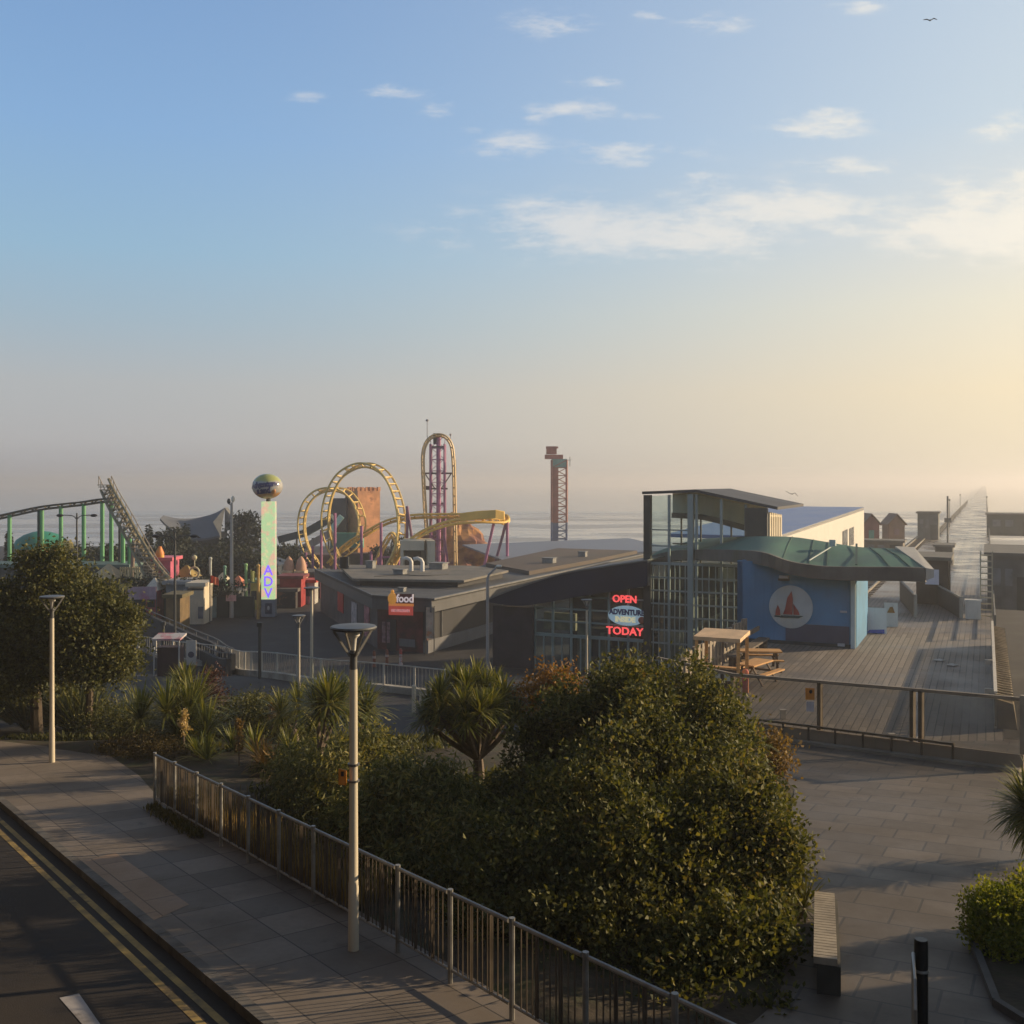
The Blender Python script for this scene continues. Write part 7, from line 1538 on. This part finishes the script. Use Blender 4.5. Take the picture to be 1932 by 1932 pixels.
# dry grass and weeds along the rail, ground cover on the bed
def tufts(n, posf, hgt, w, m, name, label, lean=.25):
    base = np.array([posf() for _ in range(n)]); az = rng.random(n) * 2 * math.pi; l = hgt * (.4 + .8 * rng.random(n)); dx_ = np.stack([np.cos(az), np.sin(az), np.zeros(n)], 1)
    tip = base + dx_ * (lean * l * rng.random(n))[:, None] + np.stack([np.zeros(n), np.zeros(n), l], 1); s_ = np.stack([-np.sin(az), np.cos(az), np.zeros(n)], 1) * (w * (.6 + .8 * rng.random(n)))[:, None]
    m_ = (base + tip) / 2 + dx_ * (.05 * l)[:, None] * -1
    v = np.stack([base, m_ + s_ * .5, tip, m_ - s_ * .5], 1).reshape(-1, 3); o = np_mesh(name, v, np.arange(n * 4).reshape(-1, 4), m); tag(o, label, 'grass', kind='stuff'); return o
straw = leaf_mat('straw_blade', [(.10, .070, .030), (.20, .135, .055), (.32, .22, .09), (.10, .085, .03)], .8, .3, .15)
back_n = V(-RDh.y, RDh.x, 0) * -1
if back_n.x < 0: back_n = -back_n
def near_rail():
    t = .2 + 8.5 * rng.random() ** 1.1; o = .12 + abs(rng.normal()) * .45; p = rp(t) + back_n * o; return (p.x, p.y, zup(p.y) + .02)
tufts(5200, near_rail, .48, .018, straw, 'dry_grass', 'dry straw coloured grass behind the far half of the guard rail')
def foot(): t = .15 + 3.0 * rng.random(); p = rp(t) - back_n * (.02 + abs(rng.normal()) * .12); return (p.x, p.y, zup(p.y))
tufts(900, foot, .16, .03, leaf_mat('weed_leaf', [(.05, .05, .016), (.10, .085, .025), (.17, .12, .04)], .7, .25, .2), 'weeds', 'weeds at the foot of the far end of the guard rail', .9)
def on_bed():
    while True:
        y = 12 + 28 * rng.random(); lx = np.interp(y, [9.8, 14.25, 22.75, 25.6, 28.6, 32.5, 42], [2.2, -1.0, -7.3, -8.8, -10.8, -18, -26]); rx = np.interp(y, [9.8, 12.8, 17, 24, 31.5, 42], [2.3, 3.8, 4.3, 6.3, 7.0, 7.0]); x = lx + (rx - lx) * rng.random()
        n_ = math.sin(x * .9 + 1.7 * math.sin(y * .6)) + math.cos(y * .8 - x * .35)
        dist = (x - lx)
        if n_ > .1 and (dist > 1.6): return (x, y, hz(x, y) + .08)
tufts(16000, on_bed, .22, .07, olive_dark, 'ground_cover', 'low dark green ground cover over the planted bed', 1.1)
# ---- distant greenery
def far_tree(label, u, v, d, lobes_px, n, name='distant_tree', ln=.42, wd=.26):
    lobes = [lob(u + a, v + b, d + c, r_, rz) for (a, b, c, r_, rz) in lobes_px]; x = (u - UC) / F * d; tree(name, label, (x, d, LOW), lobes, n, conif, .2, ln, wd, .5, 'distant trees of the park')
far_tree('dark spreading tree between the swept roof and the ball sign', 462, 1000, 132, [(0, 0, 0, 22, 26), (-14, 18, 1, 18, 22), (14, 14, 1, 18, 24), (4, -14, 0, 15, 16), (24, 28, 2, 14, 16), (-20, 32, 1, 14, 14)], 2600)
far_tree('low dark tree under the lift hill among the green columns', 168, 1052, 112, [(0, 0, 0, 24, 18), (-22, 6, 0, 18, 14), (20, 6, 0, 18, 14)], 1500)
far_tree('dark bushy tree between the dome and the left edge', 238, 1058, 108, [(0, 0, 0, 14, 22), (14, 12, 0, 12, 16)], 900)
far_tree('small dark tree inside the yellow loop', 752, 1040, 145, [(0, 0, 0, 16, 20), (8, -10, 0, 10, 14)], 700)
far_tree('second small dark tree inside the loop beside the cross beam', 712, 1046, 147, [(0, 0, 0, 10, 14)], 450)
far_tree('dark tree behind the flame ornament and the swept roof', 330, 1030, 118, [(0, 0, 0, 20, 30), (18, 10, 0, 18, 26), (-12, 16, 0, 14, 20)], 1500)
far_tree('dark tree right of the wide twin armed lamp', 420, 1050, 122, [(0, 0, 0, 22, 22), (20, 6, 0, 16, 18), (-22, 8, 0, 18, 18)], 1400)
far_tree('dark tree between the ring sign and the tall grey lamp', 400, 1062, 112, [(0, 0, 0, 24, 20), (18, 8, 0, 18, 16), (-20, 8, 0, 18, 16)], 1400)
far_tree('dark tree behind the pink stall', 318, 1058, 110, [(0, 0, 0, 26, 24), (20, 10, 0, 16, 16), (-22, 10, 0, 16, 16)], 1400)
far_tree('dark tree left of the screen column above the navy tent', 478, 1058, 112, [(0, 0, 0, 20, 20), (16, 8, 0, 14, 14), (-16, 6, 0, 14, 16)], 1100)
far_tree('dark tree right of the screen column under the covered ramp', 540, 1050, 126, [(0, 0, 0, 22, 18), (18, 6, 0, 16, 14), (-18, 8, 0, 14, 14)], 1100)
far_tree('low tree in the gap below the lift hill top', 205, 1060, 106, [(0, 0, 0, 20, 16), (-18, 4, 0, 14, 12)], 800)
for (u, vt, d, w_, lab) in ((281, 985, 122, 9, 'pointed dark conifer left of the swept roof, the widest'), (300, 1000, 123, 6, 'slim pointed conifer beside the widest one'), (352, 987, 124, 6, 'slim pointed conifer in front of the swept roof'), (17, 1000, 112, 6, 'dark narrow conifer at the first green column'), (272, 1010, 120, 6, 'short pointed conifer at the far left of the conifer row')):
    x = (u - UC) / F * d; zt = 6.5 - (vt - 910) / F * d; r = plant('conifer', lab, 'tree', (x, d, LOW), 'conifers of the park'); n = 900; t = rng.random(n) ** .7; h_ = LOW + .5 + (zt - LOW - .5) * (1 - t ** .9); rr = (w_ / F * d) * t * (.75 + .4 * rng.random(n)); az = rng.random(n) * 2 * math.pi
    pos = np.stack([x + rr * np.cos(az), d + rr * np.sin(az), h_], 1); dr = unit(np.stack([np.cos(az), np.sin(az), -.3 + 0 * az], 1) + rng.normal(size=(n, 3)) * .3); sdv = unit(np.cross(dr, rng.normal(size=(n, 3))))
    v = np.stack([pos, pos + dr * .25 + sdv * .12, pos + dr * .5, pos + dr * .25 - sdv * .12], 1).reshape(-1, 3); leaves_part('crown', (v, np.arange(n * 4).reshape(-1, 4)), conif, r)
    mb = MB(); mb.tube([V(x, d, LOW), V(x, d, zt - .3)], [.16, .03], 6); part('trunk', mb, bark, r)
hl = [lob(u, 1106 + 3 * math.sin(u), 91, 16, 9) for u in range(100, 450, 18)]
r = plant('boundary_hedge', 'long dark boundary hedge running below the park stalls', 'hedge', ((280 - UC) / F * 91, 91, LOW)); leaves_part('crown', leaf_cloud(hl, 5200, .3, .18, .3, 20, 0, (.5, 1.05)), conif, r)
mb = MB(); mb.beam(V((90 - UC) / F * 91.3, 91.3, LOW + .9), V((480 - UC) / F * 91.3, 91.3, LOW + .9), .3, 1.9); part('fence', mb, mat('hedge_fence_green', (.03, .04, .035), .8, .2, 1), r)
# ---- the terrace the viewer looks from lines the inner side of the street, and a house stands out of frame on the right
brick = mat('terrace_brick', (.055, .045, .038), .85, .2, 2.0, bump=.2, bscale=12)
tb = thing('terrace_house', 'tall cream seafront house standing on the near right of the plaza', 'house', (24, 4, zup(10)))
mb = MB(); mb.box(V(26, 3.2, -1), 19, 26, 10); part('wall', mb, mat('house_cream', (.35, .30, .22), .8, .1, 1), tb)
mb = MB(); mb.box(V(26, 3.2, 9.01), 19.8, 26.8, .35); part('roof', mb, roof_grey, tb)
for k in range(5):
    for j in range(2): mb = MB(); plate(mb, V(16.46, -5.3 + 4.6 * k, 2.0 + 3.2 * j), V(0, -1, 0), 1.1, 1.9, .05, n=V(-1, 0, 0)); part('window', mb, mat('window_dusk', (.10, .11, .12), .3, .2, 1), tb)
for i, lab in enumerate(('brick terrace house at the lower end of the street', 'second brick terrace house up the street from the lower end', 'middle brick terrace house, left of the viewer', 'brick terrace house the picture is taken from', 'last brick terrace house behind the viewer on the right')):
    t0_ = 48 - i * 14.0; s_ = 5.35; c = V(*kp(t0_ - 7, s_), 0) + KN * 5.5
    t = thing('terrace_house', lab, 'house', (c.x, c.y, -.1), 'brick terrace houses behind the viewer'); mb = MB(); mb.box(V(c.x, c.y, -3), 13.96, 11, 15.5, KD, KN); part('wall', mb, brick, t)
    mb = MB(); mb.box(V(c.x, c.y, 12.51), 13.96, 11.6, .4, KD, KN); part('roof', mb, roof_grey, t)
    if i != 3:
        for k in range(3):
            for j in range(3): q = c - KN * 5.53 + KD * (-4.4 + 4.4 * k); mb = MB(); plate(mb, V(q.x, q.y, 1.2 + 3.4 * j), KD, 1.2, 2.0, .04, n=-KN); part('window', mb, mat('window_dusk', (.10, .11, .12), .3, .2, 1), t)
